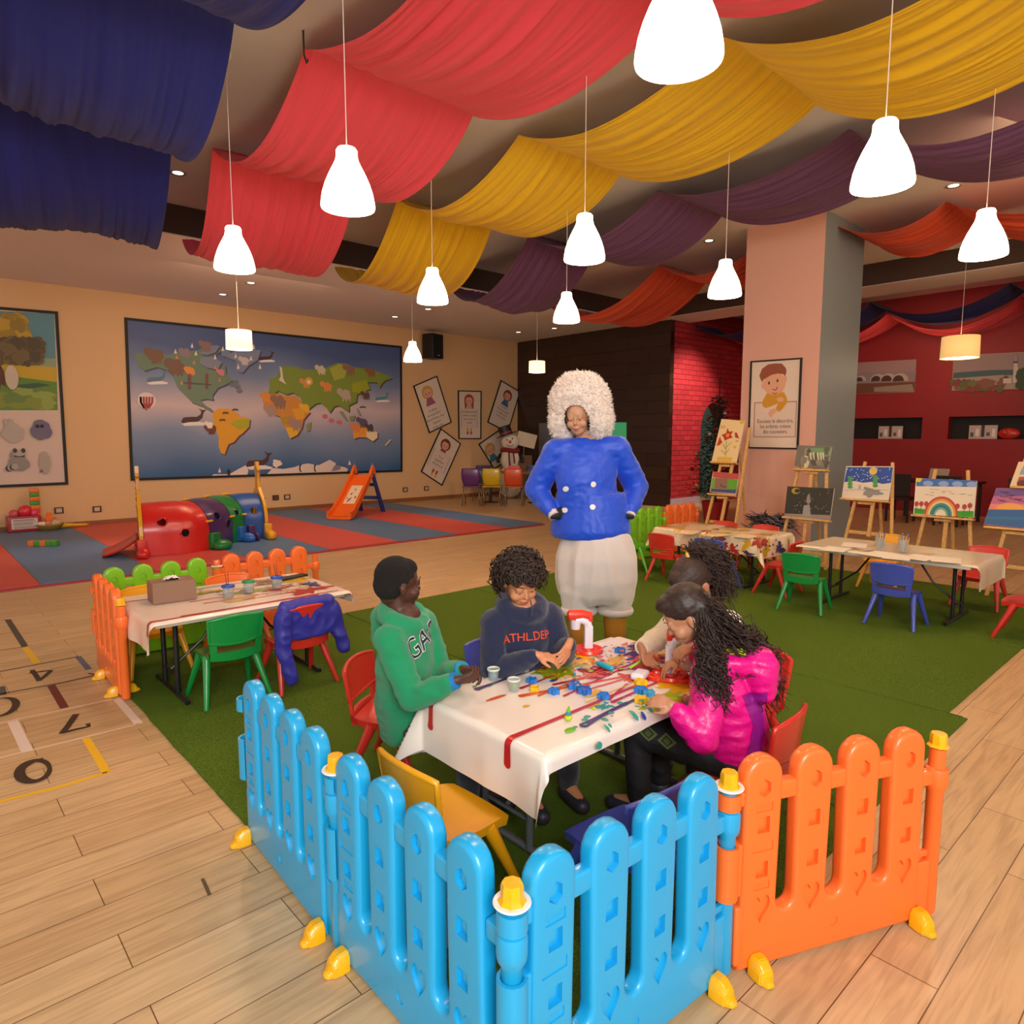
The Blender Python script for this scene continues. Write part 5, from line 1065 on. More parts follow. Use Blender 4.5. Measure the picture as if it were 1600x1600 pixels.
# ---------------------------------------------------------------- easels
PINE = mat('#d0a05c', .6, var=.12, vscale=30, name='pine_wood')
def easel(X0, z0, tilt, yc, ztop, canv, label, mast=False, half=.30, yaw=0.0):
    """front legs lie in the tilted canvas plane; canv: (image corners tl tr br bl, draw, base, label)"""
    n = V((-cos(R(tilt)) * cos(yaw), -cos(R(tilt)) * sin(yaw), sin(R(tilt)))); tn = math.tan(R(tilt)); p0 = V((X0, yc, z0)); u = V((0, 0, 1)).cross(n).normalized(); v = n.cross(u)
    at = lambda a, z: p0 + u * a + v * ((z - z0) / v.z)
    base = at(0, 0); t = empty('easel', (base.x, base.y, 0), 0, label, 'easel', 'wooden painting easels'); back = -n * .035
    def stick(a, b, wx=.022, name='leg', mi=PINE):
        bm = NB(); d = (b - a); f = frame(d); box(bm, (a + b) / 2, (.03, wx, d.length), rot=Matrix((n, n.cross(d.normalized()) * -1, d.normalized())).transposed() if name != 'x' else None, bev=.003); return local(obj(name, bm, mi), t)
    stick(at(-half, .004) + back, at(-.15, ztop) + back, .032); stick(at(half, .004) + back, at(.15, ztop) + back, .032)
    bk = at(0, ztop - .1) - n * .05; hb = V((bk.x + .36, bk.y, .004)); stick(bk, hb, .03)
    stick(at(0, z0 - .40) + back, at(0, ztop + (.06 if mast else -.12)) + back, .04, 'mast')
    bm = NB(); m = Matrix((u, v, n)).transposed(); box(bm, at(0, z0 - .36) + back - n * .02, (half * 1.55, .04, .02), rot=m, bev=.003); local(obj('crossbar', bm, PINE), t)
    for k, (cor, dr, bc, lab) in enumerate(canv):
        q = [onplane(*c, p0, n) for c in cor]; cen = sum(q, V()) / 4; wv = max((q[1] - q[0]).length, (q[2] - q[3]).length); lo = min((q[3] - p0).dot(v), (q[2] - p0).dot(v)); mid = (cen - p0).dot(u)
        bm = NB(); c = p0 + u * mid + v * (lo - .014) + n * .015; box(bm, c, (wv * 1.03, .022, .075), rot=m, bev=.003); box(bm, c - v * .03 - n * .03, (.16, .03, .03), rot=m, bev=.004); local(obj('ledge', bm, PINE), t)
        ct = empty('painting', (cen.x, cen.y, min(z.z for z in q)), 0, lab, 'painting', 'paintings on the easels')
        bm = NB(); prism(bm, q, n, -.02); bmesh.ops.translate(bm, verts=bm.verts, vec=n * .012); bmesh.ops.recalc_face_normals(bm, faces=bm.faces); local(obj('canvas', bm, mat('#cfc4b4', .7)), ct)
        a = Art(p0 + n * .0125, n, step=.0001); a.poly([a.to2(z) for z in q], bc); dr(a); local(a.done('paint'), ct)
def p_flower(a):
    K = lambda l: [(1100 + x * .11868, 640 + y * .11875) for x, y in l]; Rd = '#b42c1c'
    a.poly(K([(310, 240), (330, 290), (385, 285), (355, 330), (375, 370), (320, 385), (270, 410), (260, 365), (230, 335), (290, 310)]), Rd, True); a.ell(*a.px(*K([(312, 338)])[0]), .028, .028, '#e0901c')
    a.poly(K([(165, 480), (185, 420), (210, 350), (225, 400), (245, 425), (210, 465)]), Rd, True); a.poly(K([(405, 305), (430, 300), (465, 385), (440, 375), (410, 365)]), Rd, True)
    for l in ([(295, 415), (285, 620)], [(285, 520), (250, 450)], [(290, 500), (360, 430)], [(285, 590), (225, 530)], [(285, 580), (330, 520)]): a.line(K(l), .01, '#7c9048', True)
    a.poly(K([(185, 620), (380, 630), (350, 690), (160, 680)]), '#d8b040', True); a.ell(*a.px(*K([(500, 165)])[0]), .03, .03, '#dcb418'); a.text('SO', *a.px(*K([(243, 245)])[0]), .06, '#a84028', -.1)
    a.poly(K([(385, 480), (430, 480), (405, 520)]), '#d8a818', True); a.line(K([(415, 415), (455, 415)]), .008, '#302820', True)
def p_low(a):
    K = lambda l: [(1100 + x * .11868, 640 + y * .11875) for x, y in l]
    a.poly(K([(120, 815), (465, 850), (450, 920), (120, 890)]), '#b44440', True); a.poly(K([(110, 900), (150, 905), (140, 1040), (90, 1040)]), '#6ca028', True); a.poly(K([(150, 900), (310, 905), (300, 1045), (140, 1040)]), '#8a6454', True); a.poly(K([(310, 905), (440, 925), (430, 1060), (300, 1050)]), '#5c9c24', True)
    a.poly(K([(95, 1040), (425, 1055), (415, 1105), (88, 1078)]), '#38487c', True); a.line(K([(215, 980), (240, 1010), (290, 1020)]), .01, '#302018', True)
def p_forest(a):
    K = lambda l: [(1100 + x * .1875, 700 + y * .1875) for x, y in l]
    a.poly(K([(860, 0), (1060, 0), (1050, 60), (980, 90), (860, 40)]), '#6c9468', True)
    for i in range(22):
        r = random.Random(i); x = r.uniform(800, 1030); y = r.uniform(20, 140); a.blob(*a.px(*K([(x, y)])[0]), .03, .05, ['#5c564c', '#7c7466', '#4c4840', '#c8c0a0', '#88806c'][i % 5], i)
    for x in (880, 905, 940, 965, 985): a.poly(K([(x, 40), (x + 14, 35), (x + 18, 105), (x + 8, 90)]), '#d0caa8', True)
def p_dark(a):
    K = lambda l: [(1100 + x * .1875, 700 + y * .1875) for x, y in l]
    a.ell(*a.px(*K([(765, 357)])[0]), .055, .04, '#a89818'); a.ell(*a.px(*K([(778, 357)])[0]), .035, .025, '#2c2820'); a.poly(K([(672, 545), (1060, 560), (1055, 600), (665, 580)]), '#8c8078', True)
    a.poly(K([(860, 400), (880, 375), (890, 450), (870, 470), (850, 450)]), '#8c847c', True); a.poly(K([(830, 480), (880, 470), (890, 570), (820, 560)]), '#94908c', True)
    for i in range(30): r = random.Random(i); a.ell(*a.px(*K([(r.uniform(720, 1050), r.uniform(350, 540))])[0]), .006, .006, '#8c8474')
def p_snow(a):
    K = lambda l: [(1300 + x * .1875, 700 + y * .1875) for x, y in l]
    a.poly(K([(128, 160), (508, 160), (492, 290), (420, 300), (350, 280), (260, 290), (190, 275), (102, 285)]), '#20489c', True); a.ell(*a.px(*K([(343, 192)])[0]), .045, .045, '#d8b44c')
    for i in range(45): r = random.Random(i); a.ell(*a.px(*K([(r.uniform(125, 495), r.uniform(165, 272))])[0]), .006, .006, '#c8d0dc')
    for x, y in ((152, 300), (362, 290)):
        for k in range(4): a.ell(*a.px(*K([(x, y - 50 + k * 25)])[0]), .03, .02, '#4c9450')
    a.blob(*a.px(*K([(330, 370)])[0]), .1, .05, '#8c8680', 3, .5); a.line(K([(100, 350), (230, 345), (320, 355), (470, 350)]), .005, '#9c948c', True); a.ell(*a.px(*K([(233, 325)])[0]), .015, .03, '#b0a8a0')
def p_rain(a):
    K = lambda l: [(1300 + x * .1875, 700 + y * .1875) for x, y in l]
    a.poly(K([(705, 250), (1205, 272), (1200, 325), (702, 318)]), '#3c6cb0', True); a.poly(K([(705, 250), (755, 252), (735, 285), (702, 280)]), '#d8c020', True)
    for x in (800, 930, 1045, 1165): a.ell(*a.px(*K([(x, 296 + (x - 800) * .02)])[0]), .05, .03, '#8ca0cc')
    a.poly(K([(688, 500), (815, 515), (810, 555), (685, 545)]), '#2c9c1c', True); a.poly(K([(1005, 525), (1180, 525), (1178, 578), (1000, 570)]), '#2c9c1c', True)
    for k, c in enumerate(['#c4482c', '#dc8c4c', '#d8c890', '#3c8c7c', '#2c6c8c', '#6cac8c', '#e0d0bc']):
        q = [K([(905, 562)])[0]]; u, v = a.px(*q[0]); r = .165 - k * .019; a.ell(u, v, r * .98, r * 1.25, c, a0=0, a1=pi, n=24)
    for x, y in ((706, 465), (745, 465), (786, 465), (1045, 485), (1104, 490), (1150, 480)): u, v = a.px(*K([(x, y)])[0]); a.ell(u, v, .022, .028, '#b03c34'); a.line([(u, v - .02), (u, v - .09)], .006, '#7c4c3c')
    for i in range(12): r = random.Random(i); u, v = a.px(*K([(r.uniform(730, 1170), r.uniform(340, 400))])[0]); a.line([(u - .02, v + .008), (u, v), (u + .02, v + .008)], .004, '#7c7068')
def p_sun(a):
    K = lambda l: [(1300 + x * .1875, 700 + y * .1875) for x, y in l]
    a.poly(K([(1370, 340), (1800, 345), (1780, 400), (1345, 400)]), '#6c4c88', True); a.poly(K([(1345, 400), (1780, 400), (1760, 470), (1320, 465)]), '#b06088', True); a.poly(K([(1320, 465), (1760, 470), (1740, 530), (1300, 520)]), '#d87c6c', True)
    u, v = a.px(*K([(1485, 515)])[0]); a.ell(u, v, .12, .07, '#e09c4c', a0=0, a1=pi); a.poly(K([(1305, 512), (1740, 516), (1720, 680), (1270, 632)]), '#2c5c94', True); a.poly(K([(1290, 570), (1720, 580), (1720, 600), (1285, 590)]), '#2a7098', True)
    for i in range(12): r = random.Random(i); u, v = a.px(*K([(r.uniform(1380, 1590), r.uniform(360, 450))])[0]); a.line([(u - .03, v + .006), (u, v), (u + .03, v + .006)], .007, '#3c2440')
def p_up(a):
    K = lambda l: [(1300 + x * .1875, 700 + y * .1875) for x, y in l]
    a.poly(K([(1600, 140), (1700, 130), (1700, 230), (1560, 220)]), '#7c98a8', True); a.poly(K([(1560, 240), (1700, 240), (1700, 300), (1540, 290)]), '#a04828', True); a.ell(*a.px(*K([(1590, 300)])[0]), .05, .04, '#5c2c20')
easel(8.35, .80, 17, 4.88, 1.72, [([(1128, 655), (1164, 658), (1151, 723), (1112.5, 721)], p_flower, '#e4c894', 'tall painting of a red flower, upper one on the leftmost easel'), ([(1114.5, 737), (1155, 741), (1150, 774), (1109.5, 769)], p_low, '#c4a08c', 'small brown and green painting, lower one on the leftmost easel')], 'leftmost wooden easel with two paintings, left of the column', half=.24)
easel(8.2, .55, 9, 3.70, 1.42, [([(1247, 696), (1300, 698), (1293, 734), (1242, 728)], p_forest, '#6c665c', 'grey green forest painting above the dark one'), ([(1231, 760), (1304, 763.5), (1297, 813), (1226, 806)], p_dark, '#2c2a24', 'dark painting with a yellow crescent, lower on the easel beside the column')], 'wooden easel with two paintings against the corner of the column', half=.30, mast=True)
easel(8.45, .83, 12, 3.03, 1.30, [([(1323, 728.5), (1397, 729), (1389, 782), (1315.5, 778)], p_snow, '#d8cbb8', 'snowy night painting with a yellow moon and blue sky')], 'wooden easel holding the snowy night painting')
easel(8.35, .72, 6, 2.24, 1.24, [([(1432, 747), (1527, 751.5), (1522, 809), (1427.5, 803)], p_rain, '#e2d2bc', 'rainbow painting with red flowers and green grass')], 'wooden easel holding the rainbow painting')
easel(8.2, .68, 17, 1.45, 1.38, [([(1557, 763), (1645, 764), (1632, 830), (1537, 820)], p_sun, '#8c5c80', 'orange and purple sunset painting over blue sea, rightmost easel'), ([(1592, 722), (1660, 722), (1650, 762), (1578, 760)], p_up, '#d8c09c', 'upper painting at the picture edge, partly cut off')], 'wooden easel with the sunset painting at the right picture edge')

# ---------------------------------------------------------------- tub of driftwood, tree
q = onplane(1205, 822, (8.75, 0, 0), V((1, 0, 0))); t = empty('branch_tub', (q.x, q.y, 0), 0, 'round white tub table heaped with grey branches, before the column', 'tub')
bm = NB(); zt = q.z; lathe(bm, [(0, zt - .16), (.22, zt - .15), (.30, zt - .02), (.32, zt), (.30, zt), (.2, zt - .13), (0, zt - .14)], n=32); obj('tub_bowl', bm, mat('#b8b0a8', .4), t, True, angle=40)
for k in range(3):
    bm = NB(); a = 2 * pi * k / 3 + .6; tube(bm, [(.2 * cos(a), .2 * sin(a), zt - .14), (.26 * cos(a), .26 * sin(a), .003)], .016, 8); obj('leg', bm, mat('#c8c0b8', .4), t, True)
bm = NB(); rr = random.Random(8)
for k in range(130):
    a = rr.gauss(.3, .6); c = V((rr.uniform(-.16, .16), rr.uniform(-.2, .2), rr.uniform(.0, .15))); l = rr.uniform(.12, .26); d = V((cos(a) * .5, sin(a) + .8, rr.uniform(-.2, .25))).normalized(); pts = [c + d * (l * s) + V((0, 0, .03 * sin(3 * s + k))) for s in (-1, -.4, .2, .7, 1)]
    tube(bm, pts, [.004, .009, .009, .007, .003], 5, mi=rr.randint(0, 2))
tag(obj('branch_pile', bm, [mat('#4a4550', .8), mat('#75707c', .8), mat('#2e2b33', .8)], None, True, loc=(q.x, q.y, zt - .02)), 'heap of grey driftwood branches in the white tub', 'branches', kind='stuff')
q = P(1117, 814); t = empty('christmas_tree', (q.x, q.y, 0), 0, 'dark green artificial christmas tree in a red pot by the brick arch', 'christmas tree')
bm = NB(); lathe(bm, [(0, .003), (.20, .003), (.26, .38), (.24, .38), (.2, .34), (0, .34)], n=24); obj('pot', bm, mat('#9c1418', .4), t, True, angle=40)
bm = NB(); cyl(bm, (0, 0, .3), (.03, 0, 2.3), .03, .008, 8); obj('trunk', bm, mat('#3c2c1c', .8), t)
bm = NB(); rr = random.Random(3); HT = 2.45
for k in range(190):
    z = .55 + 1.78 * (k / 190) ** 1.05; rad = .60 * (1 - (z - .55) / 1.95) ** .9 + .05; a = k * 2.4; d = V((cos(a), sin(a), -.15)); tip = V((0, 0, z)) + d * rad * rr.uniform(.75, 1.1)
    st = V((0, 0, z)) + d * .03; 
    for m in range(int(6 + rad * 22)):
        s = m / (6 + rad * 22); c = st.lerp(tip, s); b = rr.uniform(0, 6.3); nd = (d * .7 + V((cos(b), sin(b), sin(b * 1.7))) * .8).normalized(); l = .075; side = nd.cross(d).normalized() * .006
        bm.faces.new([bm.verts.new(p) for p in (c - side, c + nd * l * .5 - side * 1.4, c + nd * l, c + nd * l * .5 + side * 1.4, c + side)])
for k in range(14):
    c = V((.01, 0, 2.25 + .03 * k)); 
    for m in range(8): b = m * .8 + k; nd = V((cos(b), sin(b), 1.1)).normalized(); sd = nd.cross(V((0, 0, 1))).normalized() * .005; bm.faces.new([bm.verts.new(p) for p in (c - sd, c + nd * .06, c + sd)])
obj('needles', bm, mat('#122418', .8, var=.3, vscale=5), t)
for k in range(16):
    z = .7 + 1.5 * k / 16; rad = .58 * (1 - (z - .55) / 1.95) ** .9; a = k * 1.9 + 3; bm = NB(); ell(bm, (rad * cos(a), rad * sin(a), z), .038); tag(obj('bauble', bm, mat(['#c8a860', '#8c1c24', '#b8b0a8', '#6c1820'][k % 4], .25, metal=.5), t, True))
# panels on the dark wall, snowman corner
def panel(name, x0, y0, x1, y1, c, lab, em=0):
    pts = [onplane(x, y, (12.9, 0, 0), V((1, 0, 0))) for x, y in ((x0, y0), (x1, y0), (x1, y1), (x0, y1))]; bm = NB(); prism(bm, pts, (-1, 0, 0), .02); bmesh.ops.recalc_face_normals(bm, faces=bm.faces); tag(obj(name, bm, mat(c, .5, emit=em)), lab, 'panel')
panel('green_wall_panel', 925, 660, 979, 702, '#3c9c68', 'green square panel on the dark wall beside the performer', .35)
panel('grey_wall_panel', 843, 661, 882, 735, '#6a6f74', 'plain grey panel on the dark wall left of the performer')
CHR = mat('#8c8478', .3, metal=.9, name='chrome_tube')
def bigchair(x, y, hd, c, label, z=0):
    t = empty('cafe_chair', (x, y, z), hd - pi / 2, label, 'chair', 'coloured cafe chairs in the far corner'); m = pl(c); bm = NB(); nu, nv = 10, 12; g = []
    for j in range(nv + 1):
        v = j / nv; yy = -.20 - .035 * sin(v * 3) - .05 * v; zz = .47 + .40 * v; wd = .17 + .03 * sin(pi * v * .9) + .02 * v; g.append([bm.verts.new((wd * (i / nu * 2 - 1), yy - .03 * (1 - (i / nu * 2 - 1) ** 2), zz)) for i in range(nu + 1)])
    for j in range(nv):
        for i in range(nu): bm.faces.new((g[j][i], g[j][i + 1], g[j + 1][i + 1], g[j + 1][i]))
    o = obj('backrest', bm, m, t, True); o.modifiers.new('s', 'SOLIDIFY').thickness = .014
    bm = NB(); box(bm, (0, 0, .45), (.42, .42, .03), bev=.013); obj('seat', bm, m, t, True, angle=40)
    for sx in (-1, 1):
        for sy in (-1, 1): bm = NB(); cyl(bm, (sx * .17, sy * .16, .44), (sx * .21, sy * .21, .002), .011, n=8); obj('leg', bm, CHR, t, True)
hd = A_(.75, .66)
bigchair(9.83, 12.20, hd, '#5c2c6c', 'purple cafe chair at the left end of the far row'); bigchair(10.16, 11.86, hd, '#c4a418', 'yellow cafe chair in the middle of the far row'); bigchair(10.52, 11.52, hd, '#cc4c1c', 'orange cafe chair at the right end of the far row')
bigchair(10.75, 12.95, hd + pi, '#2c2458', 'dark blue cafe chair behind the far table, left'); bigchair(11.80, 12.18, hd + pi, '#1c2c5c', 'dark blue cafe chair behind the far table, right')
t = empty('cafe_table', (10.95, 12.1, 0), A_(.66, -.75), 'brown topped table between the coloured cafe chairs', 'table'); bm = NB(); box(bm, (.1, 0, .73), (1.5, .75, .03), bev=.006); obj('tabletop', bm, mat('#8c6444', .5), t)
for s in (-.5, .6): bm = NB(); cyl(bm, (s, 0, .715), (s, 0, .02), .03, n=12); lathe(bm, [(0, .0), (.2, .0), (.2, .012), (.03, .03), (0, .03)], (s, 0, 0), 20); obj('pedestal', bm, mat('#2c2420', .4), t, True, angle=40)
bm = NB(); box(bm, (0, 0, .075), (.28, .12, .15), bev=.01); tag(obj('pink_box', bm, mat('#e05c60', .5), loc=(10.9, 11.95, .746)), 'pink box standing on the far cafe table', 'box')
bpy.data.objects['pink_box'].rotation_euler = (0, 0, A_(.66, -.75))
# snowman with a blank sign
q = D(797, 712, 17.5); sx, sy = q.x, q.y; rz = -YAW; t = empty('snowman_figure', (sx, sy, 0), rz, 'standing snowman figure in a black top hat and red scarf holding a blank sign', 'snowman')
SN = mat('#d8cdbb', .8); bm = NB(); ell(bm, (0, 0, .42), (.34, .3, .42)); ell(bm, (0, 0, 1.0), (.25, .22, .30)); obj('body', bm, SN, t, True)
bm = NB(); ell(bm, (.0, -.02, 1.45), (.225, .2, .22), seg=24); obj('head', bm, SN, t, True)
bm = NB(); rot = Matrix.Rotation(R(-18), 3, 'Y')
def hatp(l): return [V((-.09, -.02, 1.62)) + rot @ V(p) for p in l]
a_, b_ = hatp([(0, 0, 0), (0, 0, .22)]); ax = (b_ - a_).normalized(); lathe(bm, [(0, 0), (.27, -.0), (.27, .02), (.165, .03), (.16, .24), (.0, .25)], a_, 28, axis=ax); h = obj('top_hat', bm, mat('#120f10', .5), t, True, angle=40)
bm = NB(); lathe(bm, [(.167, .04), (.168, .085)], a_, 28, axis=ax); obj('hat_band', bm, mat('#8c2c44', .5), h, True)
bm = NB(); [ell(bm, (x, -.215, z), .018) for x, z in ((-.08, 1.50), (.06, 1.53))]; obj('eye', bm, BLK, t, True)
bm = NB(); ell(bm, (0, -.235, 1.45), (.035, .03, .04)); obj('nose', bm, mat('#b84838', .5), t, True)
bm = NB(); tube(bm, [(.10 * sin(a), -.215 + .02 * abs(a), 1.44 - .10 * cos(a)) for a in [(-1.1 + .22 * i) for i in range(11)]], .007, 6); obj('mouth', bm, BLK, t, True)
bm = NB(); tube(bm, [(.2 * cos(a), .17 * sin(a), 1.23 + .02 * sin(2 * a)) for a in [2 * pi * i / 20 for i in range(20)]], .06, 8, closed=True); tube(bm, [(-.03, -.2, 1.2), (-.02, -.26, 1.0), (0, -.27, .8)], .05, 8, flat=.4); tube(bm, [(.08, -.2, 1.2), (.10, -.25, 1.05), (.12, -.25, .9)], .045, 8, flat=.4); obj('scarf', bm, mat('#7c1c20', .9), t, True)
for s in (-1, 1): bm = NB(); tube(bm, [(s * .23, 0, 1.13), (s * .32, -.08, 1.0), (s * .30, -.16, .95)], [.05, .045, .05], 8); obj('arm', bm, mat('#1c1a1a', .7), t, True)
tb = empty('blank_sign', (sx, sy, 0), rz, 'blank cream sign board held beside the snowman', 'sign'); bm = NB(); box(bm, (.42, .05, 1.50), (.50, .025, .36), rot=Matrix.Rotation(R(14), 3, 'Y'), bev=.004); obj('board', bm, mat('#cdbfa6', .7), tb)
bm = NB(); cyl(bm, (.36, .07, 1.34), (.28, -.02, .02), .015, n=8); obj('handle_stick', bm, mat('#7c5c3c', .7), tb)
bm = NB(); box(bm, (.38, .16, .55), (.38, .3, 1.1), bev=.01); o = obj('cardboard_stand', bm, mat('#6c5038', .8), None); o.location = (sx, sy, 0); o.rotation_euler = (0, 0, rz); tag(o, 'brown cardboard block behind the snowman', 'box')
# dark furniture under the red wall
DKT = mat('#1e0f0d', .5)
for k, (y, l) in enumerate(((4.1, 'dark table under the red wall, behind the rainbow painting'), (2.2, 'dark table under the red wall, further right'))):
    t = empty('dark_table', (14.6, y, 0), 0, l, 'table', 'dark tables in the red room'); bm = NB(); box(bm, (0, 0, .74), (.75, 1.4, .04), bev=.006); obj('tabletop', bm, DKT, t)
    for sx_ in (-.32, .32):
        for sy_ in (-.62, .62): bm = NB(); box(bm, (sx_, sy_, .362), (.05, .05, .715)); obj('leg', bm, DKT, t)
k = 0
for y, l in ((4.5, 'leftmost'), (3.7, 'second from the left'), (2.6, 'third from the left'), (1.8, 'rightmost')):
    t = empty('dark_chair', (13.95, y, 0), 0, f'dark chair at the dark tables, {l} of the four', 'chair', 'dark chairs in the red room'); bm = NB(); box(bm, (0, 0, .44), (.42, .42, .05), bev=.01); obj('seat', bm, DKT, t)
    bm = NB(); box(bm, (-.2, 0, .70), (.04, .42, .40), bev=.01); obj('backrest', bm, DKT, t)
    for sx_ in (-.18, .18):
        for sy_ in (-.18, .18): bm = NB(); box(bm, (sx_, sy_, .208), (.035, .035, .412)); obj('leg', bm, DKT, t)
bm = NB(); box(bm, (0, 0, .0), (.03, .32, .24), rot=Matrix.Rotation(R(25), 3, 'Y'), bev=.003); tag(obj('menu_card', bm, mat('#a49488', .6), loc=(14.5, 4.05, .874)), 'pale card leaning up on the dark table', 'card')
# ---------------------------------------------------------------- people
UZ = V((0, 0, 1)); FH = V((sin(YAW), cos(YAW), 0))
def hand(bm, W, d, n, thumb, s=1.0, curl=(.35, .5, .35), spread=.10, tcurl=.4):
    """W wrist, d pointing direction, n palm normal, thumb +1/-1 side along d x n"""
    d = V(d).normalized(); n = (V(n) - d * V(n).dot(d)).normalized(); t = d.cross(n).normalized() * thumb
    caps(bm, W - d * .012 * s, W + d * .02 * s, .021 * s, .022 * s)
    kn = [W + d * (.066 - abs(i - 1) * .004) * s + t * ((1.45 - i) * .0165) * s for i in range(4)]
    for k in kn: caps(bm, W + d * .012 * s + (k - W).dot(t) * t * .45, k, .0125 * s, .0098 * s)
    for i, L in enumerate(((.030, .019, .016), (.034, .022, .017), (.031, .021, .016), (.024, .016, .014))):
        p = kn[i]; ang = 0; dd = (d + t * (1.45 - i) * spread).normalized()
        for j, l in enumerate(L):
            ang += curl[j] * (1 + .12 * i); v = dd * cos(ang) + n * sin(ang); q = p + v * l * s; caps(bm, p, q, (.0085 - j * .0008) * s, (.0078 - j * .0009) * s, 10); p = q
    p = W + d * .018 * s + t * .014 * s; v = (d * .55 + t * .85 + n * .25).normalized(); q = p + v * .030 * s; caps(bm, p, q, .0115 * s, .0095 * s, 10)
    v = (d * (.9) + t * .25 + n * tcurl).normalized(); p, q = q, q + v * .024 * s; caps(bm, p, q, .0092 * s, .0085 * s, 10); v = (d + n * tcurl * 1.4).normalized(); caps(bm, q, q + v * .018 * s, .0082 * s, .007 * s, 10)
def headframe(c, fwd, tilt=0):
    f = V(fwd).normalized(); u = (UZ - f * UZ.dot(f)).normalized(); r = f.cross(u).normalized()
    if tilt: q = Quaternion(f, tilt); u = q @ u; r = q @ r
    return c, r, f, u
def person(name, label, J, skin, top, bottom, head, group=None, shoe='#2c2c34', k=1.0, hoodk=True, topvox=.0085, wr=.009, topname='hoodie', sleeve_end=.06, torso=1.0, shoes=True, extra_top=None, no_legs_cloth=False, hem=-.02, cuff=None, belly=1.0, skin_hands=True):
    g = J['pelvis']; ground = empty('person', (g.x, g.y, 0), 0, label, 'person', group)
    c, r, f, u = head; H = lambda x, y, z: c + (r * x + f * y + u * z) * k; RM = Matrix((r, f, u)).transposed()
    hs = lambda bm, p, rad, mi=0: ell(bm, H(*p), tuple(q * k for q in rad), rot=RM, mi=mi)
    bm = NB()
    hs(bm, (0, -.012, .026), (.072, .088, .080)); ch_ = .0 if k > 1.1 else .009; hs(bm, (0, .018, -.036 + ch_), (.058, .060, .062)); hs(bm, (0, .050, -.088 + ch_), (.022, .022, .016)); hs(bm, (0, .03, -.075 + ch_), (.041, .045, .029))
    caps(bm, H(0, .076, .002), H(0, .090, -.026), .006 * k, .0088 * k); hs(bm, (0, .081, -.030), (.0135, .011, .007))
    for s in (-1, 1):
        hs(bm, (s * .034, .050, -.034), (.027, .027, .027)); hs(bm, (s * .028, .066, .017), (.024, .014, .009)); hs(bm, (s * .029, .0665, .0015), (.0168, .0145, .0115))
        hs(bm, (s * .071, -.008, -.016), (.008, .017, .026)); hs(bm, (s * .076, -.013, -.008), (.006, .014, .018))
    hs(bm, (0, .070, -.060), (.021, .016, .011)); hs(bm, (0, -.045, -.045), (.045, .04, .04))
    nb, pv, ch = J['nb'], J['pelvis'], J['chest']
    caps(bm, H(0, -.022, -.06), nb + (ch - nb) * .12, .041 * k, .047 * k); caps(bm, nb, ch, .075 * k, .095 * k); caps(bm, ch, pv, .09 * k, .10 * k)
    for s in 'RL':
        sh, el, wr_ = J['s' + s], J['e' + s], J['w' + s]
        caps(bm, nb.lerp(sh, .5), sh, .05 * k, .042 * k); caps(bm, sh, el, .038 * k, .031 * k); caps(bm, el, wr_, .030 * k, .020 * k)
        if skin_hands: hd, hn, ht, hc = J['h' + s]; hand(bm, wr_, hd, hn, ht, .88 * k, hc)
        kn, an, to = J['k' + s], J['a' + s], J['t' + s]; hp = J['p' + s]
        caps(bm, hp, kn, .062 * k, .045 * k); caps(bm, kn, an, .042 * k, .03 * k); caps(bm, an, to, .03 * k, .024 * k)
    me = remesh(bm, .0042 if k < 1.1 else .0048, 3, .5)
    b3 = NB(); b3.from_mesh(me); hv = [v for v in b3.verts if (v.co - H(0, 0, -.02)).length < .145 * k]
    for _ in range(7): bmesh.ops.smooth_vert(b3, verts=hv, factor=.5, use_axis_x=True, use_axis_y=True, use_axis_z=True)
    b3.to_mesh(me); b3.free()
    body = local(obj('body', me, mat(skin, .5, sss=.12, bump=.03, bscale=90, name='skin'), None, True), ground)
    # face details
    ir = mat('#2a1810', .2)
    for s in (-1, 1):
        bm = NB(); hs(bm, (s * .029, .0680, -.0055), (.0120, .0080, .0046)); local(obj('eye', bm, mat('#d8cfc6', .3), None, True), ground)
        bm = NB(); hs(bm, (s * .029, .0748, -.0066), (.0058, .002, .0030)); local(obj('iris', bm, ir, None, True), ground)
        bm = NB(); tube(bm, [H(s * (.029 + .0145 * cos(a)), .0765 - .004 * abs(cos(a)) * (1 if s * cos(a) > 0 else .6), -.0015 + .003 * sin(a)) for a in [pi - pi * i / 8 for i in range(9)]], .0014 * k, 5); local(obj('eyelash', bm, mat('#120c0a', .6)), ground)
        bm = NB(); tube(bm, [H(s * (.014 + .030 * i / 6), .0835 - .012 * (i / 6) ** 2, .024 + .005 * sin(pi * i / 6)) for i in range(7)], [.0013 * k * q for q in (.6, 1.3, 1.5, 1.5, 1.3, 1, .5)], 6); local(obj('eyebrow', bm, mat(J.get('brow', '#1a100c'), .8)), ground)
    bm = NB(); tube(bm, [H(.021 * (i / 4 - 1), .0815 - .010 * abs(i / 4 - 1) ** 2, -.0565 + .0015 * cos(i)) for i in range(9)], [.001, .0025, .0036, .0042, .0038, .0042, .0036, .0025, .001], 6); tube(bm, [H(.017 * (i / 4 - 1), .0805 - .009 * abs(i / 4 - 1) ** 2, -.0635) for i in range(9)], [.001, .003, .0042, .0048, .005, .0048, .0042, .003, .001], 6)
    local(obj('lips', bm, mat(J.get('lip', '#a8554a'), .4), None, True), ground)
    # top garment
    bm = NB(); ax = J['sR'] - J['sL']; sw = ax.length / 2; ax.normalize(); ff = J['fwd']
    mid = (J['sR'] + J['sL']) / 2; low = pv + UZ * hem * k
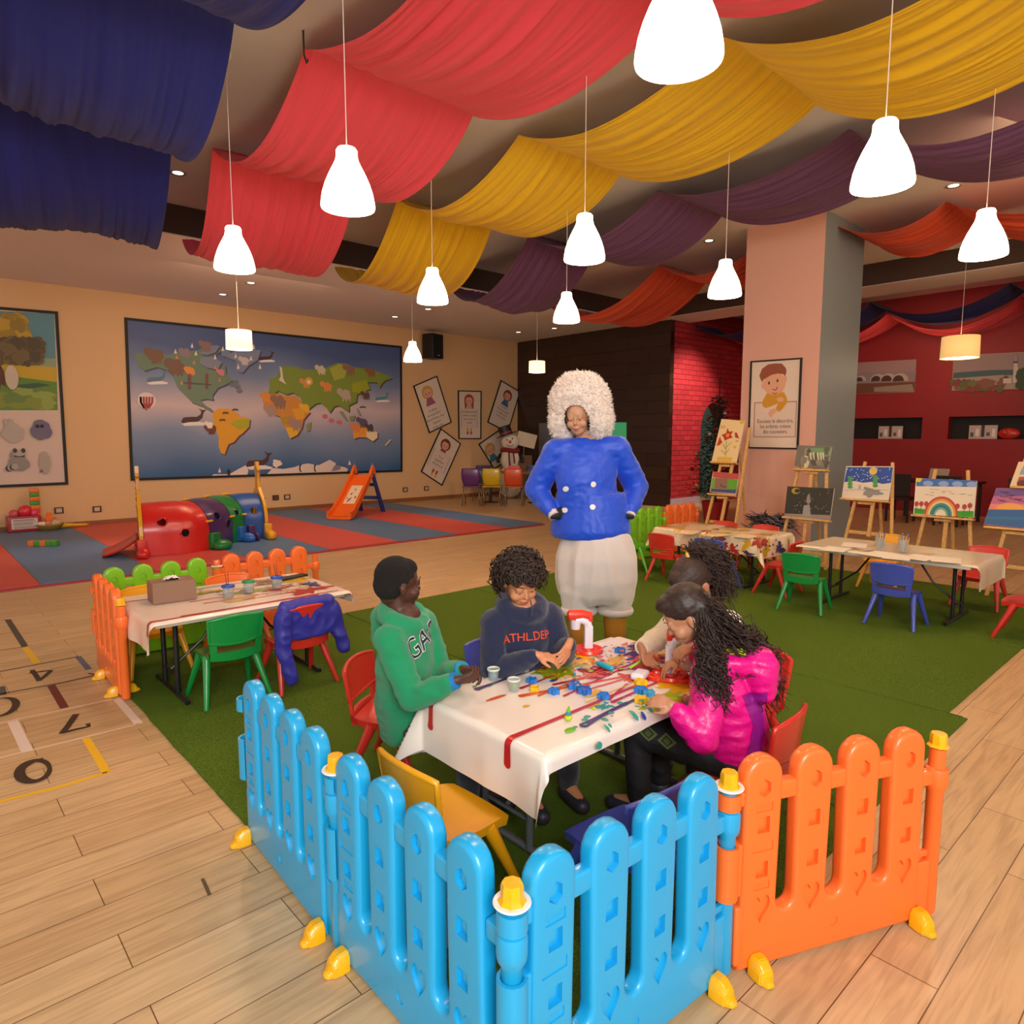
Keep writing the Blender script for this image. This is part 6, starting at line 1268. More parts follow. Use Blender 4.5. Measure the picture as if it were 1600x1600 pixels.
    def slice_(c0, rx, ry, ax_=ax, fw=ff, n=26): return [bm.verts.new(c0 + ax_ * (rx * cos(2 * pi * i / n)) + fw * (ry * sin(2 * pi * i / n))) for i in range(n)]
    T = torso * k; rings = [slice_(low, .115 * T * belly, .102 * T * belly), slice_(pv.lerp(ch, .35), .135 * T * belly, .118 * T * belly), slice_(pv.lerp(ch, .7), .138 * T, .115 * T), slice_(ch, .142 * T, .112 * T), slice_(ch.lerp(mid, .55), sw * .92 + .02 * k, .098 * T), slice_(mid - UZ * .0, sw * .85, .078 * T), slice_(nb + (H(0, -.03, -.06) - nb) * .25, .062 * k, .058 * k)]
    skinrings(bm, rings)
    for s in 'RL':
        sh, el, w_ = J['s' + s], J['e' + s], J['w' + s]; e = w_ + (el - w_).normalized() * .004
        caps(bm, mid.lerp(sh, .6), sh, .062 * T, .060 * T); caps(bm, sh, sh.lerp(el, .5), .060 * T, .055 * T); caps(bm, sh.lerp(el, .5), el, .055 * T, .050 * T); caps(bm, el, el.lerp(e, .6), .050 * T, .043 * T); caps(bm, el.lerp(e, .6), e - (e - el).normalized() * .02, .042 * T, .033 * k)
    if extra_top: extra_top(bm, H)
    sd = random.Random(name + label).random() * 50
    def disp(p, n):
        a = noise.noise(p * 9 + V((sd, 0, 0))); b = noise.noise(V((p.x * 14, p.y * 14, p.z * 26)) + V((0, sd, 0)))
        return wr * (1 - abs(a) * 2.2) * .6 + wr * (1 - 2 * abs(b)) * .5
    top_me = remesh(bm, topvox, 4, .5, disp); top_o = local(obj(topname, top_me, top, None, True), ground)
    if cuff:
        for s in 'RL': el, w_ = J['e' + s], J['w' + s]; d = (w_ - el).normalized(); bm = NB(); tube(bm, [w_ - d * .028 * k, w_ - d * .015, w_ + d * .004], [.036 * k, .034 * k, .0335 * k], 16); local(obj('cuff', bm, cuff, None, True, angle=60), ground)
    # trousers and shoes
    if not no_legs_cloth:
        bm = NB(); ell(bm, pv, (.135 * k, .12 * k, .105 * k))
        for s in 'RL': caps(bm, J['p' + s], J['k' + s], .082 * k, .062 * k); caps(bm, J['k' + s], J['a' + s] + UZ * .02, .060 * k, .045 * k)
        local(obj('trousers', remesh(bm, .01, 4, .5, lambda p, n: .005 * (1 - 2 * abs(noise.noise(p * 13)))), bottom, None, True), ground)
    if shoes:
        for s in 'RL':
            bm = NB(); an, to = J['a' + s], J['t' + s]; d = (to - an); d.z = 0; d.normalize(); caps(bm, V((an.x, an.y, .045 * k)), V((to.x, to.y, .036 * k)), .043 * k, .034 * k); 
            for v in bm.verts:
                if v.co.z < .012: v.co.z = .012
            local(obj('shoe', bm, mat(shoe, .5), None, True), ground)
    return ground, body, top_o, H, RM
def sit(pv, hd, k=1.0, kneez=.375, spread=.085, L=.36, foot=.01):
    r = hd.cross(UZ).normalized(); J = {}
    for s, q in (('R', 1), ('L', -1)):
        J['p' + s] = pv + r * q * .065 * k; J['k' + s] = V((pv.x, pv.y, 0)) + hd * L * k + r * q * spread * k + UZ * kneez; J['a' + s] = V((pv.x, pv.y, 0)) + hd * (L - .02) * k + r * q * (spread + .01) * k + UZ * (.065 + foot); J['t' + s] = J['a' + s] + hd * .12 * k - UZ * .03
    return J, r
def BL(bm, H, rad, pts): pass
def shell_hair(me_bm, H, RM, k, parts):
    for p, rad in parts: ell(me_bm, H(*p), tuple(q * k for q in rad), rot=RM)
def curls(bm, H, n, seed, region, r0=.011, turns=1.6, th=.0042, k=1.0):
    rr = random.Random(seed); m = 0
    while m < n:
        a, b = rr.uniform(0, 2 * pi), math.asin(rr.uniform(-.55, 1)); d = V((cos(a) * cos(b), sin(a) * cos(b), sin(b)))
        if not region(d): continue
        m += 1; p = H(d.x * .082, -.012 + d.y * .094, .028 + d.z * .090); cdir = (p - H(0, -.012, .028)).normalized(); x, y, z = frame(cdir); ph = rr.uniform(0, 6.3); rad = r0 * rr.uniform(.7, 1.35); pts = []
        lean = V((rr.uniform(-1, 1), rr.uniform(-1, 1), rr.uniform(-1.2, .2))) * .5
        for i in range(12): t = i / 11; q = 2 * pi * turns * t + ph; pts.append(p + (cdir + lean * t) * (.030 * t * k) + (x * cos(q) + y * sin(q)) * rad * k)
        tube(bm, pts, [th * k * (1 - .5 * abs(i / 11 - .4)) for i in range(12)], 5)
def strands(bm, starts, ctrl, n, seed, wob=.013, th=.0034, freq=9, spread=.05):
    """starts(rr)->point; ctrl: later path points (rr)->list of points"""
    rr = random.Random(seed)
    for _ in range(n):
        pts0 = [starts(rr)] + ctrl(rr); m = len(pts0) - 1; out = []; ph = rr.uniform(0, 6.3); fr = freq * rr.uniform(.8, 1.25); N_ = 26; w = wob * rr.uniform(.5, 1.3)
        for i in range(N_ + 1):
            t = i / N_ * m; j = min(int(t), m - 1); u = t - j; p0 = pts0[max(j - 1, 0)]; p1 = pts0[j]; p2 = pts0[j + 1]; p3 = pts0[min(j + 2, m)]
            p = .5 * ((2 * p1) + (p2 - p0) * u + (2 * p0 - 5 * p1 + 4 * p2 - p3) * u * u + (3 * p1 - p0 - 3 * p2 + p3) * u ** 3)
            s = i / N_; q = fr * s * 2.2 * pi / 2 + ph; out.append(p + V((cos(q), sin(q), sin(q * 1.3 + 1) * .6)) * w * min(1, s * 3))
        tube(bm, out, [th * (.8 + .4 * sin(pi * i / N_)) * (1 if i < N_ else .3) for i in range(N_ + 1)], 5)
def decal_text(parent, target, st, centre, size, right, upv, fwd, m_in, m_out=None, ol=.02, bend=0.0, name='lettering', wide=1.0, depth=.3):
    """letters laid onto a garment by projecting their outline along -fwd"""
    me = target.data; bvh = BVHTree.FromPolygons([target.matrix_world @ v.co for v in me.vertices], [tuple(p.vertices) for p in me.polygons])
    bm = NB(); mats = [m_in] + ([m_out] if m_out else [])
    for li, (bold, off) in enumerate(((ol, .0016), (0.0, .0024)) if m_out else ((0.01, .0018),)):
        vs, fs = text_polys(st, 1, bold); b2 = NB(); nv = [b2.verts.new(v) for v in vs]
        for f_ in fs:
            try: b2.faces.new([nv[i] for i in f_])
            except ValueError: pass
        bmesh.ops.remove_doubles(b2, verts=b2.verts, dist=1e-5)
        for _ in range(2): bmesh.ops.subdivide_edges(b2, edges=[e for e in b2.edges if e.calc_length() > .12], cuts=1, use_grid_fill=False); bmesh.ops.triangulate(b2, faces=b2.faces)
        mp = {}
        for v in b2.verts:
            x, y = v.co.x * wide, v.co.y - bend * v.co.x ** 2; p = centre + right * x * size + upv * y * size; hit = bvh.ray_cast(p + fwd * depth, -fwd, depth * 2)
            mp[v.index if False else v] = (hit[0] + (hit[1] if hit[1].dot(fwd) > 0 else -hit[1]) * off) if hit[0] else None
        nn = {v: bm.verts.new(p) for v, p in mp.items() if p is not None}
        for f_ in b2.faces:
            if all(v in nn for v in f_.verts):
                try: g = bm.faces.new([nn[v] for v in f_.verts]); g.material_index = (1 if (m_out and li == 0) else 0)
                except ValueError: pass
        b2.free()
    o = obj(name, bm, mats); return o
def under(o, parent): bpy.context.view_layer.update(); o.parent = parent; o.matrix_parent_inverse = parent.matrix_world.inverted(); return o
FAB = lambda c, **k: mat(c, .9, sheen=.25, bump=.35, bscale=900, name='jersey_fabric', **k)

# ---- boy in the green hoodie
hd = (RT * .93 - FH * .37).normalized(); pv = D(640, 1118, 2.95); J, r = sit(pv, hd, L=.33, spread=.07); nb = D(632, 968, 2.84)
J.update(pelvis=pv, chest=D(634, 1040, 2.84), nb=nb, fwd=hd, sR=nb + r * .135 - UZ * .05 + hd * .01, sL=nb - r * .135 - UZ * .05 + hd * .01, eR=D(644, 1092, 2.66), wR=D(712, 1063, 2.60), eL=D(690, 1056, 2.90), wL=D(722, 1046, 2.74), brow='#120a08', lip='#6c3430')
J['hR'] = ((RT * .95 + UZ * .1 + FH * .1), (FH * .6 + UZ * .5), -1, (.45, .6, .4)); J['hL'] = ((RT * .8 - FH * .3), (-UZ * .7 - FH * .5), 1, (.6, .8, .5))
def hood(c_, back, side, up_=.0, rad=.034, rx=.085, ry=.08):
    def f(bm, H):
        pts = [c_ + side * rx * cos(a) + back * (-ry * sin(a) * -1 if sin(a) > 0 else ry * .8 * sin(a)) + UZ * (.012 + (.02 * sin(a) if sin(a) > 0 else .035 * sin(a))) for a in [2 * pi * i / 22 for i in range(22)]]
        tube(bm, pts, rad, 10, closed=True); caps(bm, c_ + back * .10 - UZ * .01, c_ + back * .125 - UZ * .10, .055, .03)
    return f
G1, B1, T1, H1, RM1 = person('person', 'boy with short black hair in a green hoodie, sitting with his head turned away', J, '#4a2a1e', FAB('#0c8c5c'), FAB('#2c3038'), headframe(D(624, 912, 2.82), RT * .86 + FH * .50 - UZ * .05), hoodk=True, extra_top=hood(nb + UZ * .005, -hd, r), cuff=mat('#1c7cc0', .7), hem=-.085, belly=1.12)
bm = NB(); shell_hair(bm, H1, RM1, 1, [((0, -.020, .036), (.0765, .089, .083)), ((0, -.045, .0), (.070, .066, .07)), ((0, .02, .065), (.055, .055, .042))])
under(obj('hair', remesh(bm, .005, 2, .5, lambda p, n: .0012 * noise.noise(p * 160)), mat('#0f0b0a', .9, bump=.9, bscale=380, name='short_hair'), None, True), G1)
tr = r.cross(hd); upn = UZ
o = decal_text(None, T1, 'GAP', D(662, 1012, 2.80), .115, (-r * .95 + UZ * .32), (UZ * .95 + r * .32), (hd * .9 - FH * .2).normalized(), mat('#1c2440', .8), mat('#e8e4dc', .8), .028, name='lettering', wide=.95, depth=.09); under(o, G1)
# ---- boy in the navy hoodie
hd = (RT * .42 - FH * .91).normalized(); pv = D(806, 1095, 3.22); J, r = sit(pv, hd); nb = D(816, 952, 3.06)
J.update(pelvis=pv, chest=D(814, 1022, 3.10), nb=nb, fwd=hd, sR=nb + r * .135 - UZ * .045, sL=nb - r * .135 - UZ * .045, eR=D(770, 1050, 2.98), wR=D(838, 1024, 2.88), eL=D(880, 1022, 3.08), wL=D(889, 1006, 2.94), lip='#a0544a')
J['hR'] = ((RT * .9 - UZ * .12 - FH * .05), (-UZ * .8 + FH * .2), -1, (.3, .45, .3)); J['hL'] = ((-RT * .35 - FH * .6 - UZ * .55), (-RT * .6 - UZ * .3 + FH * .2), 1, (.3, .45, .4))
G2, B2, T2, H2, RM2 = person('person', 'boy with curly dark hair in a navy hoodie, looking down at his hands', J, '#c98a62', FAB('#1c2444'), FAB('#1c1c24'), headframe(D(812, 908, 3.0), RT * .35 - FH * .80 - UZ * .42, R(4)), extra_top=hood(nb + UZ * .01, -hd, r, rad=.036))
bm = NB(); shell_hair(bm, H2, RM2, 1, [((0, -.024, .040), (.082, .092, .085)), ((0, .028, .085), (.06, .055, .035)), ((0, -.05, .0), (.072, .06, .06))])
me = remesh(bm, .006, 2, .5, lambda p, n: .007 * noise.noise(p * 55)); bm = NB(); bm.from_mesh(me); curls(bm, H2, 520, 5, lambda d: (d.z > -.5 and not (d.y > .25 and d.z < .34)) , .0135, 1.8, .0032, 1.25)
HAIR = mat('#2a1a11', .5, name='curly_hair'); under(obj('hair', bm, HAIR, None, True), G2)
o = decal_text(None, T2, 'ATHL.DEP', D(824, 1000, 2.99), .050, -r, UZ, hd, mat('#d8481c', .8), None, bend=.03, wide=1.0, depth=.10); under(o, G2)
bm = NB(); [tube(bm, [D(829 + s, 938, 2.93), D(832 + s, 952, 2.925), D(830 + s * 1.5, 962, 2.93)], .003, 6) for s in (0, 14)]; under(obj('drawstring', bm, FAB('#2a3258')), G2)
# ---- girl in the cream sweater
hd = V((-1, .12, 0)).normalized(); pv = V((2.93, 1.66, .365)); J, r = sit(pv, hd); nb = D(1104, 950, 3.12)
J.update(pelvis=pv, chest=D(1130, 1020, 3.18), nb=nb, fwd=hd, sR=nb + r * .125 - UZ * .05, sL=nb - r * .125 - UZ * .05, eR=D(1028, 998, 3.16), wR=D(1003, 1012, 3.02), eL=D(1110, 1045, 2.98), wL=D(1062, 1030, 2.88))
J['hR'] = ((RT * .35 - UZ * .75 - FH * .3), (RT * .3 - FH * .6), -1, (.3, .4, .3)); J['hL'] = ((-RT * .75 - UZ * .35 - FH * .1), (-UZ * .8 + RT * .2), 1, (.3, .4, .3))
G3, B3, T3, H3, RM3 = person('person', 'girl in a cream sweater with frizzy ponytail, bent over the far table end', J, '#b07858', mat('#d9cdb9', .95, sheen=.4, bump=.35, bscale=110, name='knitwear'), FAB('#3c3c44'), headframe(D(1080, 912, 3.02), -RT * .62 - FH * .42 - UZ * .66), wr=.008, topname='sweater', cuff=mat('#e0d4c0', .95, bump=.3, bscale=120, name='knit_rib'))
bm = NB(); shell_hair(bm, H3, RM3, 1, [((0, -.020, .040), (.081, .093, .085)), ((0, -.05, .01), (.074, .062, .065)), ((0, .035, .075), (.055, .05, .035))]); me = remesh(bm, .005, 2, .5, lambda p, n: .002 * noise.noise(p * 120))
bm = NB(); bm.from_mesh(me); tie = H3(0, -.075, .10)
strands(bm, lambda q: tie + V((q.uniform(-1, 1), q.uniform(-1, 1), q.uniform(-1, 1))) * .015, lambda q: [tie + V((q.gauss(.06, .03), q.gauss(-.02, .02), q.gauss(.035, .012))), tie + V((q.gauss(.12, .035), q.gauss(-.05, .03), q.gauss(-.04, .03))), tie + V((q.gauss(.15, .035), q.gauss(-.06, .04), q.gauss(-.16, .05)))], 420, 3, .013, .0019)
under(obj('hair', bm, mat('#33211a', .6, name='frizzy_hair'), None, True), G3)
bm = NB(); tube(bm, [tie + V((.020 * cos(a), .012 * sin(a), .020 * sin(a))) for a in [2 * pi * i / 14 for i in range(14)]], .0085, 8, closed=True); under(obj('hair_tie', bm, mat('#d8a84c', .7), None, True), G3)
# ---- girl in the pink jacket
hd = V((-.22, .97, 0)).normalized(); pv = D(1150, 1176, 2.70); J, r = sit(pv, hd, spread=.10, L=.38); nb = D(1128, 1020, 2.62)
J.update(pelvis=pv, chest=D(1140, 1088, 2.66), nb=nb, fwd=hd, sR=nb + r * .13 - UZ * .045, sL=nb - r * .13 - UZ * .045, eR=D(1118, 1050, 2.92), wR=D(1084, 1012, 2.80), eL=D(1098, 1152, 2.46), wL=D(1054, 1104, 2.47))
J['hR'] = ((-RT * .85 - UZ * .25 - FH * .1), (-UZ * .75 + FH * .3), -1, (.5, .7, .5)); J['hL'] = ((-RT * .85 + UZ * .25 + FH * .2), (FH * .55 - UZ * .6), 1, (.4, .55, .4))
def pk_hood(bm, H):
    c_ = nb + UZ * .0 - hd * .02; pts = [c_ + r * .085 * cos(a) - hd * (.09 * sin(a) if sin(a) > 0 else .06 * sin(a)) + UZ * (-.005 - .02 * max(0, sin(a))) for a in [2 * pi * i / 20 for i in range(20)]]; tube(bm, pts, .032, 10, closed=True)
    caps(bm, c_ + r * .02 - hd * .11 - UZ * .03, c_ + r * .02 - hd * .125 - UZ * .12, .07, .05); ell(bm, D(1186, 1060, 2.66), (.085, .075, .055)); caps(bm, D(1150, 1050, 2.60), D(1190, 1072, 2.64), .045, .055)
def pink():
    m, nt, b, N, L = nodes('pink_nylon'); tc = N('TexCoord'); nz = N('TexNoise'); nz.inputs['Scale'].default_value = 22; nz.inputs['Detail'].default_value = 3; L(tc.outputs['Object'], nz.inputs[0]); bp = N('Bump'); bp.inputs['Strength'].default_value = .4; bp.inputs['Distance'].default_value = .02; L(nz.outputs['Fac'], bp.inputs['Height']); L(bp.outputs[0], b.inputs['Normal'])
    b.inputs['Base Color'].default_value = (*lin('#dc0c84'), 1); b.inputs['Roughness'].default_value = .38; return m
G4, B4, T4, H4, RM4 = person('person', 'girl in a hot pink jacket with long curly hair, pressing dough with a toy press', J, '#b88262', pink(), mat('#1c1a1f', .7, bump=.2, bscale=40), headframe(D(1072, 962, 2.60), -RT * .80 + FH * .12 - UZ * .58), extra_top=pk_hood, wr=.012, torso=1.08, topname='jacket')
bm = NB(); c_ = nb - hd * .02; tube(bm, [c_ + r * .058 * cos(a) - hd * (.062 * sin(a) if sin(a) > 0 else .05 * sin(a)) + UZ * (.022 - .005 * max(0, sin(a))) for a in [2 * pi * i / 20 for i in range(20)]], .021, 8, closed=True); under(obj('hood_lining', bm, mat('#b4cc14', .8), None, True), G4)
bm = NB(); tube(bm, [D(1146, 1052, 2.535), D(1160, 1046, 2.55), D(1172, 1036, 2.57), D(1178, 1022, 2.60)], [.012, .022, .022, .012], 10); under(obj('hood_lining', bm, mat('#b4cc14', .8), None, True), G4)
# purple back panel of the jacket, laid on the jacket surface
def patch(target, pts, fwd, m, name, off=.0022, sub=3, depth=.3):
    bvh = BVHTree.FromPolygons([target.matrix_world @ v.co for v in target.data.vertices], [tuple(p.vertices) for p in target.data.polygons]); b2 = NB(); f = b2.faces.new([b2.verts.new(p) for p in pts]); bmesh.ops.triangulate(b2, faces=[f])
    for _ in range(sub): bmesh.ops.subdivide_edges(b2, edges=b2.edges[:], cuts=1, use_grid_fill=True)
    bmesh.ops.triangulate(b2, faces=b2.faces); bad = []
    for v in b2.verts:
        h = bvh.ray_cast(v.co + fwd * depth, -fwd, depth * 2)
        if h[0]: v.co = h[0] + (h[1] if h[1].dot(fwd) > 0 else -h[1]) * off
        else: bad.append(v)
    bmesh.ops.delete(b2, geom=bad, context='VERTS'); return obj(name, b2, m, None, True)
vb = (RT * .35 - FH * .9).normalized()
under(patch(T4, [D(1162, 1088, 2.5), D(1200, 1082, 2.5), D(1206, 1150, 2.5), D(1200, 1192, 2.5), D(1172, 1192, 2.5), D(1182, 1140, 2.5)], -FW, mat('#8c1484', .45), 'back_panel', sub=4), G4)
bm = NB(); shell_hair(bm, H4, RM4, 1, [((0, -.022, .040), (.080, .093, .085)), ((0, -.055, .01), (.076, .066, .07)), ((0, .030, .080), (.056, .052, .034))]); me = remesh(bm, .005, 2, .5, lambda p, n: .0015 * noise.noise(V((p.x * 60, p.y * 60, p.z * 160))))
bm = NB(); bm.from_mesh(me); bk = H4(0, -.10, .01); bdir = (D(1165, 1010, 2.62) - bk)
strands(bm, lambda q: H4(q.uniform(-.07, .07), q.uniform(-.11, -.05), q.uniform(-.05, .07)), lambda q: [D(q.gauss(1126, 13), q.gauss(988, 15), q.gauss(2.60, .04)), D(q.gauss(1166, 18), q.gauss(1018, 18), q.gauss(2.62, .05)), D(q.gauss(1198, 15), q.gauss(1068, 22), q.gauss(2.68, .05))], 520, 7, .014, .0019)
strands(bm, lambda q: H4(q.uniform(-.076, -.05), q.uniform(-.08, -.02), q.uniform(-.06, .02)), lambda q: [D(q.gauss(1108, 8), q.gauss(1012, 8), q.gauss(2.50, .02)), D(q.gauss(1112, 11), q.gauss(1048, 12), q.gauss(2.47, .02)), D(q.gauss(1118, 13), q.gauss(1092, 16), q.gauss(2.46, .02))], 330, 8, .013, .0019)
under(obj('hair', bm, mat('#2a1b16', .5, name='long_curly_hair'), None, True), G4)
bm = NB(); e = H4(-.081, -.012, -.040); tube(bm, [e + (RM4 @ V((0, .010 * cos(a), -.006 + .010 * sin(a)))) for a in [2 * pi * i / 14 for i in range(14)]], .0014, 6, closed=True); under(obj('earring', bm, mat('#d8d0c8', .2, metal=1), None, True), G4)
bm = NB(); kk = D(1040, 1196, 2.52)
def zig(bm, a, b, n, amp, w_):
    pass
Tt = [c for c in G4.children if c.name.startswith('trousers')][0]
for x0 in (1005, 1034, 1062):
    for s_, c_m in ((1.0, '#5c6c2c'), (.62, '#1c1a1f'), (.42, '#4c5a28')):
        o = patch(Tt, [D(x0 - 15 * s_, 1180 + (x0 - 1034) * .28, 2.5), D(x0, 1170 - 10 * s_ + 8 + (x0 - 1034) * .28, 2.5), D(x0 + 15 * s_, 1180 + (x0 - 1034) * .28, 2.5), D(x0, 1182 + 10 * s_ + (x0 - 1034) * .28, 2.5)], -FW, mat(c_m, .8), 'printed_diamond', off=.002 + (1 - s_) * .002, sub=2); under(o, G4)

# ---- standing costumed performer
kA = 1.12; DP = 4.78; hd = (-RT * .18 - FH).normalized(); r = hd.cross(UZ).normalized(); pv = D(922, 838, 4.80); nb = D(916, 690, 4.76); J = {}
fl = V((3.72, 3.02, 0)); lat = lambda px, dep, z: V((0, 0, 0)) + FH * 0
def at_z(px, z, dep):
    d = FH * dep + RT * ((px - 800) / FOC * dep * 1.0); return V((d.x, d.y, z))
for s, px in (('R', 905), ('L', 962)):
    J['p' + s] = at_z(px + (8 if s == 'R' else -8), .86, 4.72); J['k' + s] = at_z(px + 2, .48, 4.66); J['a' + s] = at_z(px + 4, .10, 4.66); J['t' + s] = J['a' + s] + hd * .17 - UZ * .055
J.update(pelvis=pv, chest=D(916, 752, 4.74), nb=nb, fwd=hd, sR=D(868, 706, 4.74), sL=D(964, 700, 4.74), eR=D(838, 765, 4.82), wR=D(866, 806, 4.66), eL=D(994, 760, 4.84), wL=D(984, 806, 4.68), brow='#c8c0b8')
J['hR'] = ((RT * .75 + UZ * .1 + FH * .1), (FH * .8), 1, (.3, .4, .3)); J['hL'] = ((-RT * .8 + UZ * .1 + FH * .1), (FH * .8), -1, (.3, .4, .3))
def sat():
    m, nt, b, N, L = nodes('blue_satin'); tc = N('TexCoord'); nz = N('TexNoise'); nz.inputs['Scale'].default_value = 5; nz.inputs['Detail'].default_value = 2; nz.inputs['Distortion'].default_value = .7; L(tc.outputs['Object'], nz.inputs[0]); bp = N('Bump'); bp.inputs['Strength'].default_value = .45; bp.inputs['Distance'].default_value = .06; L(nz.outputs['Fac'], bp.inputs['Height']); L(bp.outputs[0], b.inputs['Normal'])
    b.inputs['Base Color'].default_value = (*lin('#0848d0'), 1); b.inputs['Roughness'].default_value = .5; b.inputs['Sheen Weight'].default_value = .2; return m
def hems(bm, H):
    rings = []
    for z, rx, ry in ((.895, .268, .228), (.95, .282, .24), (1.05, .262, .215), (1.2, .24, .185)): c0 = V((pv.x, pv.y, z)); rings.append([bm.verts.new(c0 + r * rx * cos(2 * pi * i / 26) + hd * ry * sin(2 * pi * i / 26)) for i in range(26)])
    skinrings(bm, rings)
    for s in 'RL': caps(bm, J['s' + s], J['e' + s], .085, .085); caps(bm, J['e' + s], J['e' + s].lerp(J['w' + s], .7), .085, .055)
WHT = mat('#cfc6c2', .85, sheen=.3, bump=.2, bscale=30, name='white_cotton')
G5, B5, T5, H5, RM5 = person('person', 'standing costumed performer in a shiny blue jacket and white balloon breeches, hands on hips', J, '#b98a6c', sat(), WHT, headframe(D(903, 652, 4.66), -RT * .28 - FH * .85 - UZ * .16, R(5)), k=kA, wr=.007, topvox=.012, topname='jacket', torso=1.32, extra_top=hems, no_legs_cloth=True, shoe='#b87818', cuff=WHT, skin_hands=True)
bm = NB(); 
for s in 'RL': hd_, hn, ht, hc = J['h' + s]; hand(bm, J['w' + s], hd_, hn, ht, 1.09, hc)
under(obj('gloves', remesh(bm, .004, 2), mat('#14141a', .7), None, True), G5)
bm = NB()
rings = []
for z, rx, ry, dx in ((.96, .20, .16, 0), (.90, .235, .195, 0), (.75, .275, .235, 0), (.60, .28, .24, 0), (.50, .26, .225, .0), (.44, .22, .19, 0)): c0 = V((J['pR'].x + J['pL'].x, J['pR'].y + J['pL'].y, 0)) / 2 + UZ * z + r * dx; rings.append([bm.verts.new(c0 + r * rx * cos(2 * pi * i / 28) + hd * ry * sin(2 * pi * i / 28)) for i in range(28)])
skinrings(bm, rings)
for s in 'RL': c0 = J['k' + s]; caps(bm, V((c0.x, c0.y, .52)), V((c0.x, c0.y, .44)), .13, .115)
def dsp(p, n): return .014 * (1 - 2.2 * abs(noise.noise(V((p.x * 7, p.y * 7, p.z * 2.2)))))
under(obj('balloon_breeches', remesh(bm, .013, 5, .5, dsp), WHT, None, True), G5)
bm = NB()
for s in 'RL': c0, a0 = J['k' + s], J['a' + s]; tube(bm, [V((c0.x, c0.y, .46)), V((c0.x, c0.y, .40)), c0.lerp(a0, .5), a0 - UZ * .03], [.085, .082, .078, .068], 18)
under(obj('yellow_tights', bm, mat('#b87c1c', .8, bump=.3, bscale=200), None, True), G5)
bm = NB()
for s in 'RL':
    c0 = J['k' + s]; tube(bm, [V((c0.x + .105 * cos(a), c0.y + .105 * sin(a), .385)) for a in [2 * pi * i / 24 for i in range(24)]], .028, 8, closed=True)
under(obj('breeches_band', bm, WHT, None, True), G5)
for px, py in ((889, 762), (932, 755), (888, 797), (931, 792)):
    o = patch(T5, [D(px + 4.6 * cos(a), py + 4.6 * sin(a), 4.4) for a in [2 * pi * i / 16 for i in range(16)]], -FW, mat('#e4e0dc', .4), 'button', off=.006, sub=1, depth=.6); under(o, G5)
# woolly round wig
bm = NB(); ell(bm, H5(0, -.10, .075), (.215, .185, .215), rot=RM5, seg=28); ell(bm, H5(-.115, -.07, -.03), (.10, .12, .15), rot=RM5); ell(bm, H5(.115, -.07, -.03), (.10, .12, .15), rot=RM5); ell(bm, H5(0, -.01, .14), (.14, .09, .08), rot=RM5)
me = remesh(bm, .010, 3, .5, lambda p, n: .012 * noise.noise(p * 28) + .006 * noise.noise(p * 70)); bm = NB(); bm.from_mesh(me); rr = random.Random(11)
cf = H5(0, .07, -.018); vs_ = [(v.co.copy(), v.normal.copy()) for v in bm.verts]
dele = [v for v in bm.verts if ((v.co - cf).dot(RM5.col[1]) > -.14 and ((v.co - cf).dot(RM5.col[0]) / .084) ** 2 + ((v.co - cf).dot(RM5.col[2]) / .112) ** 2 < 1)]
bmesh.ops.delete(bm, geom=dele, context='VERTS'); keep = [(v.co.copy(), v.normal.copy()) for v in bm.verts]
for _ in range(5200):
    p, n = rr.choice(keep); a = V((rr.uniform(-1, 1), rr.uniform(-1, 1), rr.uniform(-1, 1))) * .8; d = (n + a).normalized(); sd = d.cross(V((rr.random(), rr.random(), rr.random()))).normalized() * .004; l = rr.uniform(.010, .024)
    bm.faces.new([bm.verts.new(q) for q in (p - sd, p + d * l, p + sd)])
under(obj('woolly_wig', bm, mat('#ddd2cb', .95, sheen=.5, name='white_wool'), None, True), G5)
